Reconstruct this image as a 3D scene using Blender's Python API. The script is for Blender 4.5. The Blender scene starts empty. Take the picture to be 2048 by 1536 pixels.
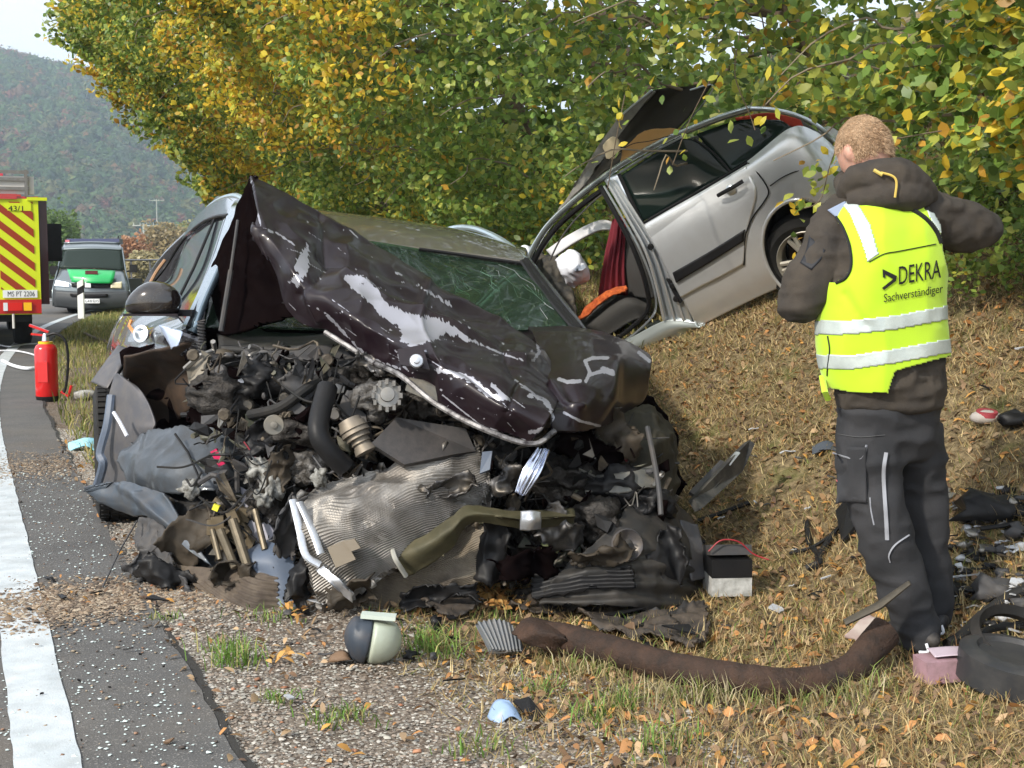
import bpy, math, random
import numpy as np
from mathutils import Vector, Matrix
from mathutils.bvhtree import BVHTree

rng = np.random.default_rng(7)
random.seed(7)
sc = bpy.context.scene
COL = sc.collection

# ------------------------------------------------------------------ camera, world, sun, exposure
F = 2600.0                       # focal length in photograph pixels (2048 wide)
EYE = 1.35
PITCH = math.atan(238.0 / F)
cam_d = bpy.data.cameras.new("camera")
cam_d.sensor_width = 36.0
cam_d.lens = 36.0 * F / 2048.0
cam_d.clip_start = 0.05
cam_d.clip_end = 6000.0
cam = bpy.data.objects.new("camera", cam_d)
COL.objects.link(cam)
cam.location = (0, 0, EYE)
cam.rotation_euler = (math.pi / 2 - PITCH, 0, 0)
sc.camera = cam

SUN_DIR = Vector((-0.60, -0.62, 0.58)).normalized()     # towards the sun
world = bpy.data.worlds.new("World")
sc.world = world
world.use_nodes = True
wn = world.node_tree
bg = wn.nodes["Background"]
sky = wn.nodes.new("ShaderNodeTexSky")
sky.sky_type = 'NISHITA'
sky.sun_disc = False
sky.sun_elevation = math.asin(SUN_DIR.z)
sky.sun_rotation = math.atan2(SUN_DIR.x, SUN_DIR.y)
sky.air_density = 1.0
sky.dust_density = 2.0
sky.ozone_density = 1.0
veil = wn.nodes.new("ShaderNodeMix"); veil.data_type = 'RGBA'        # thin white high cloud over the whole sky
veil.inputs[0].default_value = 0.72
wn.links.new(sky.outputs[0], veil.inputs[6]); veil.inputs[7].default_value = (7.6, 7.9, 8.3, 1)
wn.links.new(veil.outputs[2], bg.inputs[0])
bg.inputs[1].default_value = 0.13
sun_d = bpy.data.lights.new("sun", 'SUN')
sun_d.energy = 3.2
sun_d.angle = math.radians(3)
sun_d.color = (1.0, 0.93, 0.82)
sun = bpy.data.objects.new("sun", sun_d)
COL.objects.link(sun)
sun.rotation_euler = (-SUN_DIR).to_track_quat('-Z', 'Y').to_euler()
sun.location = (0, 0, 50)
vs = sc.view_settings
vs.view_transform = 'Standard'
vs.look = 'None'
vs.exposure = 0.78
vs.gamma = 1.0
vs.use_curve_mapping = False

# ------------------------------------------------------------------ maths helpers
cP, sP = math.cos(PITCH), math.sin(PITCH)
def ray(px, py):
    a = (px - 1024.0) / F
    b = (768.0 - py) / F
    d = np.array([a, cP + b * sP, -sP + b * cP])
    return d
def P(px, py, d):
    r = ray(px, py)
    return np.array([0, 0, EYE]) + r * (d / r[1])
def PS(*pts):
    return np.array([P(*p) for p in pts])
def proj(V):
    V = np.asarray(V, float).reshape(-1, 3)
    x = V[:, 0]; y = V[:, 1]; z = V[:, 2] - EYE
    fw = y * cP - z * sP
    up = y * sP + z * cP
    return np.stack([1024 + F * x / fw, 768 - F * up / fw], 1)

def h3(ix, iy, iz, seed=0):
    n = (ix.astype(np.int64) * 73856093) ^ (iy.astype(np.int64) * 19349663) ^ (iz.astype(np.int64) * 83492791) ^ (seed * 2654435761 & 0x7fffffff)
    n = (n ^ (n >> 13)) * 1274126177 & 0x7fffffff
    n = (n ^ (n >> 16)) * 668265263 & 0x7fffffff
    n = n ^ (n >> 15)
    return (n & 0xffff) / 32767.5 - 1.0
def vn(V, scale=1.0, seed=0):
    Q = np.asarray(V, float).reshape(-1, 3) * scale
    I = np.floor(Q).astype(np.int64); f = Q - I
    f = f * f * (3 - 2 * f)
    o = np.zeros(len(Q))
    for dx in (0, 1):
        wx = f[:, 0] if dx else 1 - f[:, 0]
        for dy in (0, 1):
            wy = f[:, 1] if dy else 1 - f[:, 1]
            for dz in (0, 1):
                wz = f[:, 2] if dz else 1 - f[:, 2]
                o += wx * wy * wz * h3(I[:, 0] + dx, I[:, 1] + dy, I[:, 2] + dz, seed)
    return o
def ridge(V, scale, seed=0):
    return 1.0 - 2.0 * np.abs(vn(V, scale, seed))

# road frame: s across (to the right of the road), t along it
CT, ST = math.cos(math.radians(22.9)), math.sin(math.radians(22.9))
def bend(t):
    t = np.asarray(t, float)
    a = np.clip(t - 10, 0, 50)
    return 0.0036 * a * a + np.clip(t - 60, 0, None) * 0.36
def st2xy(s, t):
    s = np.asarray(s, float) + bend(t)
    return s * CT - t * ST, s * ST + t * CT
def xy2st(x, y):
    t = -x * ST + y * CT
    s = x * CT + y * ST
    return s - bend(t), t
EDGE = 0.62
def zg(x, y):
    x = np.asarray(x, float); y = np.asarray(y, float)
    s, t = xy2st(x, y)
    fade = np.clip((48 - t) / 16, 0, 1)
    u = np.clip(s - 3.0, 0, None)
    ramp = 0.68 * u * u / (u + 0.35)
    ramp = np.where(ramp > 3.8, 3.8 + (ramp - 3.8) * 0.45, ramp)
    ramp = np.minimum(ramp, 14)
    near = np.clip((s - EDGE) / 0.5, 0, 1) * np.clip((60 - t) / 20, 0, 1)
    Q = np.stack([x, y, x * 0], -1).reshape(-1, 3)
    n = (0.05 * vn(Q, 0.7, 3) + 0.022 * vn(Q, 2.3, 4) + 0.01 * vn(Q, 6.0, 5)).reshape(x.shape)
    bank = np.clip((-s - 9.0) / 6, 0, 1) * -0.5
    verge = 0.10 * np.clip((t - 22) / 8, 0, 1) * np.clip((s - 1.0) / 1.5, 0, 1)
    hol = -0.06 * np.exp(-((x - 1.3) / .9) ** 2 - ((y - 8.75) / .7) ** 2)
    return ramp * fade + hol + n * near + 0.0 - 0.012 * np.clip((s - EDGE) / 0.1, 0, 1) + bank + verge * fade
def zg1(x, y): return float(zg(np.array([x]), np.array([y]))[0])
def GP(px, py, lift=0.0):
    r = ray(px, py); lo, hi = 1.0, 200.0
    ds = np.concatenate([np.linspace(2, 20, 900), np.linspace(20, 200, 900)])
    pts = np.array([0, 0, EYE])[None] + r[None] * (ds / r[1])[:, None]
    below = pts[:, 2] < zg(pts[:, 0], pts[:, 1]) + lift
    k = int(np.argmax(below)) if below.any() else len(ds) - 1
    return pts[k]

# ------------------------------------------------------------------ material helpers
def nodes(m): return m.node_tree.nodes, m.node_tree.links
def M(name, col, rough=0.6, metal=0.0, col2=None, ns=6.0, nd=4.0, lo=0.35, hi=0.65, bump=0.0, bs=40.0,
      coat=0.0, spec=0.32, attr=None, wearcol=None, wearrough=0.35, wearmetal=0.9, trans=0.0, emit=None, dust=0.0, dustcol=(0.30, 0.25, 0.18), rvar=0.0, dist=0.004, alpha=1.0):
    m = bpy.data.materials.new(name); m.use_nodes = True
    N, L = nodes(m); b = N["Principled BSDF"]
    b.inputs["Base Color"].default_value = (*col, 1)
    b.inputs["Roughness"].default_value = rough
    b.inputs["Metallic"].default_value = metal
    b.inputs["Coat Weight"].default_value = coat
    b.inputs["Coat Roughness"].default_value = 0.06
    b.inputs["Specular IOR Level"].default_value = spec
    b.inputs["Transmission Weight"].default_value = trans
    b.inputs["Alpha"].default_value = alpha
    if emit:
        b.inputs["Emission Color"].default_value = (*emit[0], 1); b.inputs["Emission Strength"].default_value = emit[1]
    tc = N.new("ShaderNodeTexCoord")
    cur = None
    def noise(scale, detail=4.0, rgh=0.6):
        n = N.new("ShaderNodeTexNoise"); n.inputs["Scale"].default_value = scale
        n.inputs["Detail"].default_value = detail; n.inputs["Roughness"].default_value = rgh
        L.new(tc.outputs["Object"], n.inputs["Vector"]); return n
    def ramp(src, a, c):
        r = N.new("ShaderNodeMapRange"); r.inputs[1].default_value = a; r.inputs[2].default_value = c
        L.new(src, r.inputs[0]); return r.outputs[0]
    def mix(fac, A, B):
        x = N.new("ShaderNodeMix"); x.data_type = 'RGBA'
        if isinstance(fac, float): x.inputs[0].default_value = fac
        else: L.new(fac, x.inputs[0])
        for s, v in ((6, A), (7, B)):
            if isinstance(v, tuple): x.inputs[s].default_value = (*v[:3], 1)
            else: L.new(v, x.inputs[s])
        return x.outputs[2]
    if col2:
        n = noise(ns, nd); cur = mix(ramp(n.outputs[0], lo, hi), tuple(col), tuple(col2))
    if attr:
        a = N.new("ShaderNodeAttribute"); a.attribute_name = attr
        cur = a.outputs["Color"] if cur is None else cur
        if col2:
            x = N.new("ShaderNodeMix"); x.data_type = 'RGBA'; x.blend_type = 'MULTIPLY'; x.inputs[0].default_value = 1
            L.new(a.outputs["Color"], x.inputs[6]); L.new(cur, x.inputs[7]); cur = x.outputs[2]
    if dust > 0:
        n = noise(9.0, 8.0, 0.7)
        f = N.new("ShaderNodeMath"); f.operation = 'MULTIPLY'; f.inputs[1].default_value = dust
        L.new(ramp(n.outputs[0], 0.42, 0.68), f.inputs[0])
        cur = mix(f.outputs[0], cur if cur is not None else tuple(col), tuple(dustcol))
    if wearcol:
        a = N.new("ShaderNodeAttribute"); a.attribute_name = "wear"
        n = noise(60.0, 3.0)
        s = N.new("ShaderNodeMath"); s.operation = 'ADD'; L.new(a.outputs["Fac"], s.inputs[0])
        q = N.new("ShaderNodeMath"); q.operation = 'MULTIPLY_ADD'; q.inputs[1].default_value = 0.9; q.inputs[2].default_value = -0.45
        L.new(n.outputs[0], q.inputs[0]); L.new(q.outputs[0], s.inputs[1])
        w = ramp(s.outputs[0], 0.47, 0.55)
        cur = mix(w, cur if cur is not None else tuple(col), tuple(wearcol))
        for nm, v0, v1 in (("Roughness", rough, wearrough), ("Metallic", metal, wearmetal), ("Coat Weight", coat, 0.0)):
            r = N.new("ShaderNodeMapRange"); r.inputs[3].default_value = v0; r.inputs[4].default_value = v1
            L.new(w, r.inputs[0]); L.new(r.outputs[0], b.inputs[nm])
    elif rvar > 0 or dust > 0:
        n = noise(ns * 2.1, 5.0)
        r = N.new("ShaderNodeMapRange"); r.inputs[1].default_value = 0.3; r.inputs[2].default_value = 0.7
        r.inputs[3].default_value = max(0.02, rough - rvar); r.inputs[4].default_value = min(1, rough + rvar + dust * 0.3)
        L.new(n.outputs[0], r.inputs[0]); L.new(r.outputs[0], b.inputs["Roughness"])
    if cur is not None: L.new(cur, b.inputs["Base Color"])
    if bump > 0:
        n = noise(bs, 5.0); bp = N.new("ShaderNodeBump"); bp.inputs["Strength"].default_value = bump
        bp.inputs["Distance"].default_value = dist
        L.new(n.outputs[0], bp.inputs["Height"]); L.new(bp.outputs[0], b.inputs["Normal"])
    m.diffuse_color = (*col, 1)
    return m
def leafmat(name, transl=0.35, rough=0.5, attr="Col"):
    m = bpy.data.materials.new(name); m.use_nodes = True
    N, L = nodes(m); b = N["Principled BSDF"]; out = N["Material Output"]
    a = N.new("ShaderNodeAttribute"); a.attribute_name = attr
    L.new(a.outputs["Color"], b.inputs["Base Color"]); b.inputs["Roughness"].default_value = rough
    b.inputs["Specular IOR Level"].default_value = 0.35
    if transl > 0:
        t = N.new("ShaderNodeBsdfTranslucent"); L.new(a.outputs["Color"], t.inputs[0])
        mx = N.new("ShaderNodeMixShader"); mx.inputs[0].default_value = transl
        L.new(b.outputs[0], mx.inputs[1]); L.new(t.outputs[0], mx.inputs[2]); L.new(mx.outputs[0], out.inputs[0])
    return m

# ------------------------------------------------------------------ object helpers
def tag(o, label=None, cat=None, group=None, kind=None):
    if label: o["label"] = label
    if cat: o["category"] = cat
    if group: o["group"] = group
    if kind: o["kind"] = kind
    return o
def empty(name, loc, label=None, cat=None, group=None):
    o = bpy.data.objects.new(name, None); COL.objects.link(o)
    o.location = tuple(float(v) for v in loc); o.empty_display_size = 0.2
    return tag(o, label, cat, group)
def origin_of(parent):
    L = np.zeros(3)
    while parent is not None:
        L = L + np.array(parent.location); parent = parent.parent
    return L
def mk(name, V, Fc, mat, parent=None, smooth=True, col=None, wear=None, mids=None, base=None, sharp=None):
    """V world coordinates -> one mesh object; a top-level mesh gets its origin at base"""
    V = np.asarray(V, np.float64).reshape(-1, 3)
    if parent is not None: off = origin_of(parent)
    else: off = np.array(base if base is not None else (0, 0, 0), float)
    me = bpy.data.meshes.new(name)
    if isinstance(Fc, np.ndarray):
        nf, k = Fc.shape
        me.vertices.add(len(V)); me.vertices.foreach_set("co", (V - off).astype(np.float32).ravel())
        me.loops.add(nf * k); me.loops.foreach_set("vertex_index", Fc.astype(np.int32).ravel())
        me.polygons.add(nf); me.polygons.foreach_set("loop_start", np.arange(0, nf * k, k, dtype=np.int32))
        me.update(calc_edges=True)
    else:
        me.from_pydata([tuple(v) for v in (V - off)], [], [tuple(f) for f in Fc])
        me.update()
    if smooth: me.polygons.foreach_set("use_smooth", np.ones(len(me.polygons), dtype=bool))
    for m_ in (mat if isinstance(mat, (list, tuple)) else [mat]): me.materials.append(m_)
    if mids is not None: me.polygons.foreach_set("material_index", np.asarray(mids, np.int32))
    if col is not None:
        a = me.color_attributes.new("Col", 'FLOAT_COLOR', 'POINT')
        c = np.ones((len(V), 4), np.float32); c[:, :3] = col
        a.data.foreach_set("color", c.ravel())
    if wear is not None:
        a = me.attributes.new("wear", 'FLOAT', 'POINT'); a.data.foreach_set("value", np.asarray(wear, np.float32))
    if smooth and sharp: me.set_sharp_from_angle(angle=math.radians(sharp))
    o = bpy.data.objects.new(name, me); COL.objects.link(o)
    o.parent = parent
    if parent is None: o.location = tuple(off)
    return o

class MB:
    """collects primitives for one mesh"""
    def __init__(self): self.V = []; self.F = []; self.m = []
    def add(self, V, Fc, mi=0):
        n = len(self.V); self.V += [tuple(map(float, v)) for v in V]
        self.F += [tuple(i + n for i in f) for f in Fc]; self.m += [mi] * len(Fc); return self
    def box(self, c, size, R=None, mi=0, taper=1.0):
        sx, sy, sz = [v / 2 for v in size]
        V = np.array([(x * (taper if z > 0 else 1), y * (taper if z > 0 else 1), z) for z in (-sz, sz) for x, y in ((-sx, -sy), (sx, -sy), (sx, sy), (-sx, sy))])
        if R is not None: V = V @ np.array(R).T
        return self.add(V + np.array(c), [(3, 2, 1, 0), (4, 5, 6, 7), (0, 1, 5, 4), (1, 2, 6, 5), (2, 3, 7, 6), (3, 0, 4, 7)], mi)
    def tube(self, pts, r, n=8, mi=0, cap=True, flat=1.0, upv=(0, 0, 1)):
        pts = np.asarray(pts, float); k = len(pts)
        r = np.full(k, r) if np.isscalar(r) else np.asarray(r, float)
        T = np.gradient(pts, axis=0); T /= np.linalg.norm(T, axis=1)[:, None] + 1e-9
        ref = np.array(upv, float)
        V = []
        a0 = np.cross(T[0], ref)
        if np.linalg.norm(a0) < 1e-3: a0 = np.cross(T[0], (1, 0.1, 0))
        a0 /= np.linalg.norm(a0)
        for i in range(k):
            a0 = a0 - T[i] * a0.dot(T[i]); a0 /= np.linalg.norm(a0) + 1e-9
            b0 = np.cross(T[i], a0)
            for j in range(n):
                th = 2 * math.pi * j / n
                V.append(pts[i] + r[i] * (math.cos(th) * a0 + flat * math.sin(th) * b0))
        Fc = [(i * n + j, i * n + (j + 1) % n, (i + 1) * n + (j + 1) % n, (i + 1) * n + j) for i in range(k - 1) for j in range(n)]
        if cap: Fc += [tuple(range(n))[::-1], tuple((k - 1) * n + j for j in range(n))]
        return self.add(V, Fc, mi)
    def cyl(self, a, b, r, n=16, mi=0, r2=None):
        return self.tube([a, b], [r, r if r2 is None else r2], n, mi)
    def lathe(self, c, axis, prof, n=24, mi=0, closed=False):
        axis = np.array(axis, float); axis /= np.linalg.norm(axis)
        u = np.cross(axis, (0, 0, 1)) if abs(axis[2]) < 0.9 else np.cross(axis, (1, 0, 0))
        u /= np.linalg.norm(u); w = np.cross(axis, u); V = []
        for (h, r) in prof:
            for j in range(n):
                th = 2 * math.pi * j / n
                V.append(np.array(c) + axis * h + r * (math.cos(th) * u + math.sin(th) * w))
        k = len(prof)
        Fc = [(i * n + j, i * n + (j + 1) % n, (i + 1) * n + (j + 1) % n, (i + 1) * n + j) for i in range(k - 1) for j in range(n)]
        if closed: Fc += [((k - 1) * n + j, (k - 1) * n + (j + 1) % n, (j + 1) % n, j) for j in range(n)]
        else: Fc += [tuple(range(n))[::-1], tuple((k - 1) * n + j for j in range(n))]
        return self.add(V, Fc, mi)
    def poly(self, pts, th=0.01, nrm=None, mi=0):
        pts = np.asarray(pts, float); n = len(pts)
        if nrm is None:
            c = pts.mean(0); nrm = sum(np.cross(pts[i] - c, pts[(i + 1) % n] - c) for i in range(n))
        nrm = np.array(nrm, float); nrm /= np.linalg.norm(nrm) + 1e-9
        V = list(pts + nrm * th / 2) + list(pts - nrm * th / 2)
        Fc = [tuple(range(n)), tuple(range(2 * n - 1, n - 1, -1))] + [(i, i + n, (i + 1) % n + n, (i + 1) % n) for i in range(n)]
        return self.add(V, Fc, mi)
    def build(self, name, mat, parent=None, smooth=False, sharp=35, base=None, **k):
        return mk(name, self.V, self.F, mat, parent, smooth, mids=self.m if isinstance(mat, (list, tuple)) else None, sharp=sharp if smooth else None, base=base, **k)

def cr(C, N):
    """Catmull-Rom resample of control rows C (m,...)"""
    C = np.asarray(C, float); m = len(C)
    if m == 2:
        u = np.linspace(0, 1, N)[(...,) + (None,) * (C.ndim - 1)]
        return C[0][None] * (1 - u) + C[1][None] * u
    E = np.concatenate([(2 * C[0] - C[1])[None], C, (2 * C[-1] - C[-2])[None]])
    u = np.linspace(0, m - 1 - 1e-9, N); i = np.floor(u).astype(int); f = (u - i)
    f = f[(...,) + (None,) * (C.ndim - 1)]
    p0, p1, p2, p3 = E[i], E[i + 1], E[i + 2], E[i + 3]
    return 0.5 * (2 * p1 + (p2 - p0) * f + (2 * p0 - 5 * p1 + 4 * p2 - p3) * f ** 2 + (3 * p1 - p0 - 3 * p2 + p3) * f ** 3)
def grid_normals(G):
    du = np.gradient(G, axis=0); dv = np.gradient(G, axis=1)
    n = np.cross(du, dv); return n / (np.linalg.norm(n, axis=2)[..., None] + 1e-12)
def grid_faces(m, n, off=0, flip=False):
    i, j = np.meshgrid(np.arange(m - 1), np.arange(n - 1), indexing='ij')
    a = (i * n + j).ravel() + off
    q = np.stack([a, a + 1, a + n + 1, a + n], 1)
    return q[:, ::-1] if flip else q
def patch(name, rows, mat, parent=None, res=(40, 40), th=0.008, crump=0.0, cs=4.0, seed=0, fold=0.0, fs=2.0, wear=None, pts=None, mod=None, cut=None, smooth=True, edge=0.0, back=True, base=None, col=None, sharp=None, raw=False):
    """bent sheet through a net of control points (px, py, distance), given real thickness"""
    if pts is None: C = np.array([[P(*p) for p in r] for r in rows])
    else: C = np.asarray(pts, float)
    G = cr(C, res[0]); G = np.swapaxes(cr(np.swapaxes(G, 0, 1), res[1]), 0, 1)
    m, n = G.shape[:2]
    nr = grid_normals(G)
    ctr = G.reshape(-1, 3).mean(0)
    if (nr.reshape(-1, 3).mean(0)).dot(np.array([0, 0, EYE]) - ctr) < 0: nr = -nr; fl = True
    else: fl = False
    V = G.reshape(-1, 3)
    d = np.zeros(len(V))
    if crump: d += crump * (ridge(V, cs, seed) + 0.5 * ridge(V, cs * 2.3, seed + 1) - 0.7)
    if fold: d += fold * vn(V, fs, seed + 5)
    if mod is not None: 
        uu, vv = np.meshgrid(np.linspace(0, 1, m), np.linspace(0, 1, n), indexing='ij')
        d += mod(uu.ravel(), vv.ravel(), V)
    G = G + nr * d.reshape(m, n)[..., None]
    if edge:
        for sl, dr in (((0, slice(None)), G[0] - G[1]), ((-1, slice(None)), G[-1] - G[-2]), ((slice(None), 0), G[:, 0] - G[:, 1]), ((slice(None), -1), G[:, -1] - G[:, -2])):
            q = dr / (np.linalg.norm(dr, axis=-1)[:, None] + 1e-9)
            G[sl] = G[sl] + q * (edge * vn(G[sl], 22, seed + 9) + edge * 0.8 * vn(G[sl], 60, seed + 8))[:, None]
    nr = grid_normals(G)
    if fl: nr = -nr
    V = G.reshape(-1, 3); B = (G - nr * th).reshape(-1, 3)
    Fq = grid_faces(m, n, 0, not fl)
    if cut is not None:
        keep = ~cut(V[Fq].mean(1)); Fq = Fq[keep]
    Fb = Fq[:, ::-1] + m * n
    # boundary edges
    E = np.concatenate([Fq[:, [k, (k + 1) % 4]] for k in range(4)])
    key = np.sort(E, axis=1); kk = key[:, 0] * (m * n) + key[:, 1]
    u_, inv, cnt = np.unique(kk, return_inverse=True, return_counts=True)
    be = E[cnt[inv] == 1]
    side = np.stack([be[:, 1], be[:, 0], be[:, 0] + m * n, be[:, 1] + m * n], 1)
    Fa = np.concatenate([Fq, Fb, side]); VV = np.concatenate([V, B])
    w = None
    if wear is not None:
        w = wear(V, d); w = np.concatenate([w, w])
    if raw: return G
    c = None
    if col is not None: c = col(VV)
    return mk(name, VV, Fa, mat, parent, smooth, wear=w, base=base, col=c, sharp=sharp)
def inpoly(q, poly):
    x, y = q[:, 0], q[:, 1]; r = np.zeros(len(q), bool); n = len(poly)
    for i in range(n):
        x1, y1 = poly[i]; x2, y2 = poly[(i + 1) % n]
        if y1 == y2: continue
        r ^= ((y1 > y) != (y2 > y)) & (x < (x2 - x1) * (y - y1) / (y2 - y1) + x1)
    return r
def lined(q, line):
    d = np.full(len(q), 1e9)
    for (a, b) in zip(line[:-1], line[1:]):
        a = np.array(a, float); b = np.array(b, float); ab = b - a
        t = np.clip(((q - a) @ ab) / (ab @ ab), 0, 1)
        d = np.minimum(d, np.linalg.norm(q - (a + t[:, None] * ab), axis=1))
    return d
def blobs(name, mat, parent, centers, r, n=6, stretch=None):
    mb = MB()
    for c in centers: mb.lathe(c, (0, 0, 1), [(-r, r * .3), (-r * .5, r * .9), (r * .5, r * .9), (r, r * .3)], n)
    return mb.build(name, mat, parent, True)
def textmesh(body, size=1.0):
    cu = bpy.data.curves.new("t", 'FONT'); cu.body = body; cu.size = size; cu.resolution_u = 3
    cu.align_x = 'CENTER'; cu.align_y = 'CENTER'
    o = bpy.data.objects.new("t", cu); COL.objects.link(o)
    dg = bpy.context.evaluated_depsgraph_get(); me = bpy.data.meshes.new_from_object(o.evaluated_get(dg))
    V = np.array([v.co[:] for v in me.vertices]); Fc = [tuple(p.vertices) for p in me.polygons]
    bpy.data.objects.remove(o); bpy.data.curves.remove(cu); bpy.data.meshes.remove(me)
    return V, Fc
def flat_text(name, body, origin, X, Y, h, width, mat, parent):
    V, Fc = textmesh(body)
    mn, mx = V.min(0), V.max(0)
    u = (V[:, 0] - (mn[0] + mx[0]) / 2) / (mx[0] - mn[0]) * width; v = (V[:, 1] - (mn[1] + mx[1]) / 2) / (mx[1] - mn[1]) * h
    W = np.array(origin)[None] + u[:, None] * np.array(X)[None] + v[:, None] * np.array(Y)[None]
    return mk(name, W, Fc, mat, parent, False)
# ------------------------------------------------------------------ terrain, road, verge
def axis_nodes():
    t = np.concatenate([np.arange(-6, 16, 0.12), np.arange(16, 40, 0.4), np.arange(40, 120, 3.0), np.arange(120, 3000, 90.0)])
    s = np.concatenate([-np.geomspace(3000, 12, 26), np.arange(-11, 0.5, 0.8), np.arange(0.5, 7.5, 0.07), np.arange(7.5, 14, 0.5), np.geomspace(14, 2500, 24)])
    return s, t
s_, t_ = axis_nodes()
S, T = np.meshgrid(s_, t_, indexing='ij')
X, Y = st2xy(S, T)
Z = zg(X, Y)
Z = np.where((S < EDGE - 0.03) & (S > -9), -0.02, Z)
# terrain material: gravel strip, dry grass, soil; masks come from the road-frame coordinates kept in Col
gm = bpy.data.materials.new("verge_ground"); gm.use_nodes = True
N, L = nodes(gm); b = N["Principled BSDF"]; b.inputs["Roughness"].default_value = 0.95; b.inputs["Specular IOR Level"].default_value = 0.2
att = N.new("ShaderNodeAttribute"); att.attribute_name = "Col"
tc = N.new("ShaderNodeTexCoord")
def nz(scale, det=6, rg=0.65):
    n = N.new("ShaderNodeTexNoise"); n.inputs["Scale"].default_value = scale; n.inputs["Detail"].default_value = det; n.inputs["Roughness"].default_value = rg
    L.new(tc.outputs["Object"], n.inputs["Vector"]); return n.outputs[0]
def mixn(a, c0, c1, lo=0.35, hi=0.65):
    r = N.new("ShaderNodeMapRange"); r.inputs[1].default_value = lo; r.inputs[2].default_value = hi; L.new(a, r.inputs[0])
    x = N.new("ShaderNodeMix"); x.data_type = 'RGBA'; L.new(r.outputs[0], x.inputs[0])
    for k, c in ((6, c0), (7, c1)):
        if isinstance(c, tuple): x.inputs[k].default_value = (*c, 1)
        else: L.new(c, x.inputs[k])
    return x.outputs[2]
grass_c = mixn(nz(1.6), (0.20, 0.148, 0.082), (0.30, 0.235, 0.135))
grass_c = mixn(nz(28), grass_c, (0.075, 0.055, 0.03), 0.40, 0.62)
grass_c = mixn(nz(3.1, 3), grass_c, (0.10, 0.11, 0.03), 0.55, 0.75)
vor = N.new("ShaderNodeTexVoronoi"); vor.inputs["Scale"].default_value = 70; L.new(tc.outputs["Object"], vor.inputs["Vector"])
grav_c = mixn(vor.outputs["Distance"], (0.30, 0.25, 0.20), (0.09, 0.07, 0.055), 0.15, 0.75)
grav_c = mixn(nz(4), grav_c, (0.16, 0.11, 0.07), 0.5, 0.75)
far_c = mixn(nz(0.15), (0.10, 0.12, 0.035), (0.17, 0.16, 0.06))
sep = N.new("ShaderNodeSeparateColor"); L.new(att.outputs["Color"], sep.inputs[0])
c = mixn(sep.outputs[0], grass_c, grav_c, 0.3, 0.7)
c = mixn(sep.outputs[1], c, far_c, 0.0, 1.0)
L.new(c, b.inputs["Base Color"])
bp = N.new("ShaderNodeBump"); bp.inputs["Strength"].default_value = 0.8; bp.inputs["Distance"].default_value = 0.02
L.new(nz(45), bp.inputs["Height"]); L.new(bp.outputs[0], b.inputs["Normal"])
gr = np.clip(1.15 - (S - EDGE) / (0.55 + 0.9 * np.clip((7 - T) / 3.5, 0, 1)) * 0.6, 0, 1) + 0.35 * vn(np.stack([X, Y, X * 0], -1), 2.0, 11).reshape(S.shape)
gr = np.where(S < EDGE - 1, 0, gr) * np.clip((30 - T) / 10, 0, 1)
farm = np.clip((T - 18) / 14, 0, 1) * np.clip(1 - np.abs(S - 0.9) / 40, 0.6, 1)
farm = np.where(S < -9, 1, farm)
cc = np.stack([np.clip(gr, 0, 1), farm, np.zeros_like(gr)], -1).reshape(-1, 3)
tag(mk("ground", np.stack([X, Y, Z], -1).reshape(-1, 3), grid_faces(*S.shape), gm, col=cc), "grassy verge and bank beside the road", kind="structure")

# asphalt
am = M("asphalt", (0.115, 0.112, 0.108), 0.85, col2=(0.085, 0.083, 0.081), ns=2.5, nd=8, bump=0.9, bs=160, dist=0.004, spec=0.3)
N, L = nodes(am); b = N["Principled BSDF"]; tc = [n for n in N if n.type == 'TEX_COORD'][0]
src = b.inputs["Base Color"].links[0].from_socket
v2 = N.new("ShaderNodeTexNoise"); v2.inputs["Scale"].default_value = 160; v2.inputs["Detail"].default_value = 2; L.new(tc.outputs["Object"], v2.inputs["Vector"])
c = mixn(v2.outputs[0], src, (0.30, 0.28, 0.26), 0.60, 0.72)
v3 = N.new("ShaderNodeTexNoise"); v3.inputs["Scale"].default_value = 0.7; v3.inputs["Detail"].default_value = 6; L.new(tc.outputs["Object"], v3.inputs["Vector"])
c = mixn(v3.outputs[0], c, (0.15, 0.125, 0.10), 0.52, 0.75)
L.new(c, b.inputs["Base Color"])
def ribbon(name, s0, s1, z0, mat, tt, kind="structure", label=None, ns=3, wob=0.0, wob2=0.0, depth=0.0):
    ss = np.linspace(s0, s1, ns)
    A, B = np.meshgrid(ss, tt, indexing='ij')
    A = A.copy()
    if wob:
        A[-1] += wob * vn(np.stack([tt, tt * 0, tt * 0], -1), 3.0, 21) + wob * .6 * vn(np.stack([tt, tt * 0, tt * 0], -1), 11.0, 22)
    if wob2:
        A[0] += wob2 * vn(np.stack([tt, tt * 0, tt * 0], -1), 9.0, 23); A[-1] += wob2 * vn(np.stack([tt, tt * 0, tt * 0], -1), 9.0, 24)
    x, y = st2xy(A, B)
    z = np.full_like(x, z0)
    if depth:
        z[-1] -= depth
    o = mk(name, np.stack([x, y, z], -1).reshape(-1, 3), grid_faces(*A.shape, flip=False), mat)
    return tag(o, label, kind=kind)
tt = np.concatenate([np.arange(-6, 16, 0.05), np.arange(16, 60, 0.5), np.arange(60, 400, 5)])
ribbon("road", -8.4, EDGE + 0.03, 0.004, am, tt, label="grey asphalt road surface", ns=4, wob=0.009, depth=0.0)
seal = M("edge_seal", (0.035, 0.033, 0.03), 0.9, bump=0.5, bs=90)
ribbon("road_edge", EDGE - 0.04, EDGE + 0.055, 0.001, seal, tt, label="dark broken edge of the asphalt", ns=2, wob=0.015)
wp = M("road_paint", (0.56, 0.60, 0.62), 0.55, col2=(0.42, 0.46, 0.48), ns=7, nd=8, bump=0.4, bs=150, dust=0.25, dustcol=(0.25, 0.23, 0.2))
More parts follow.
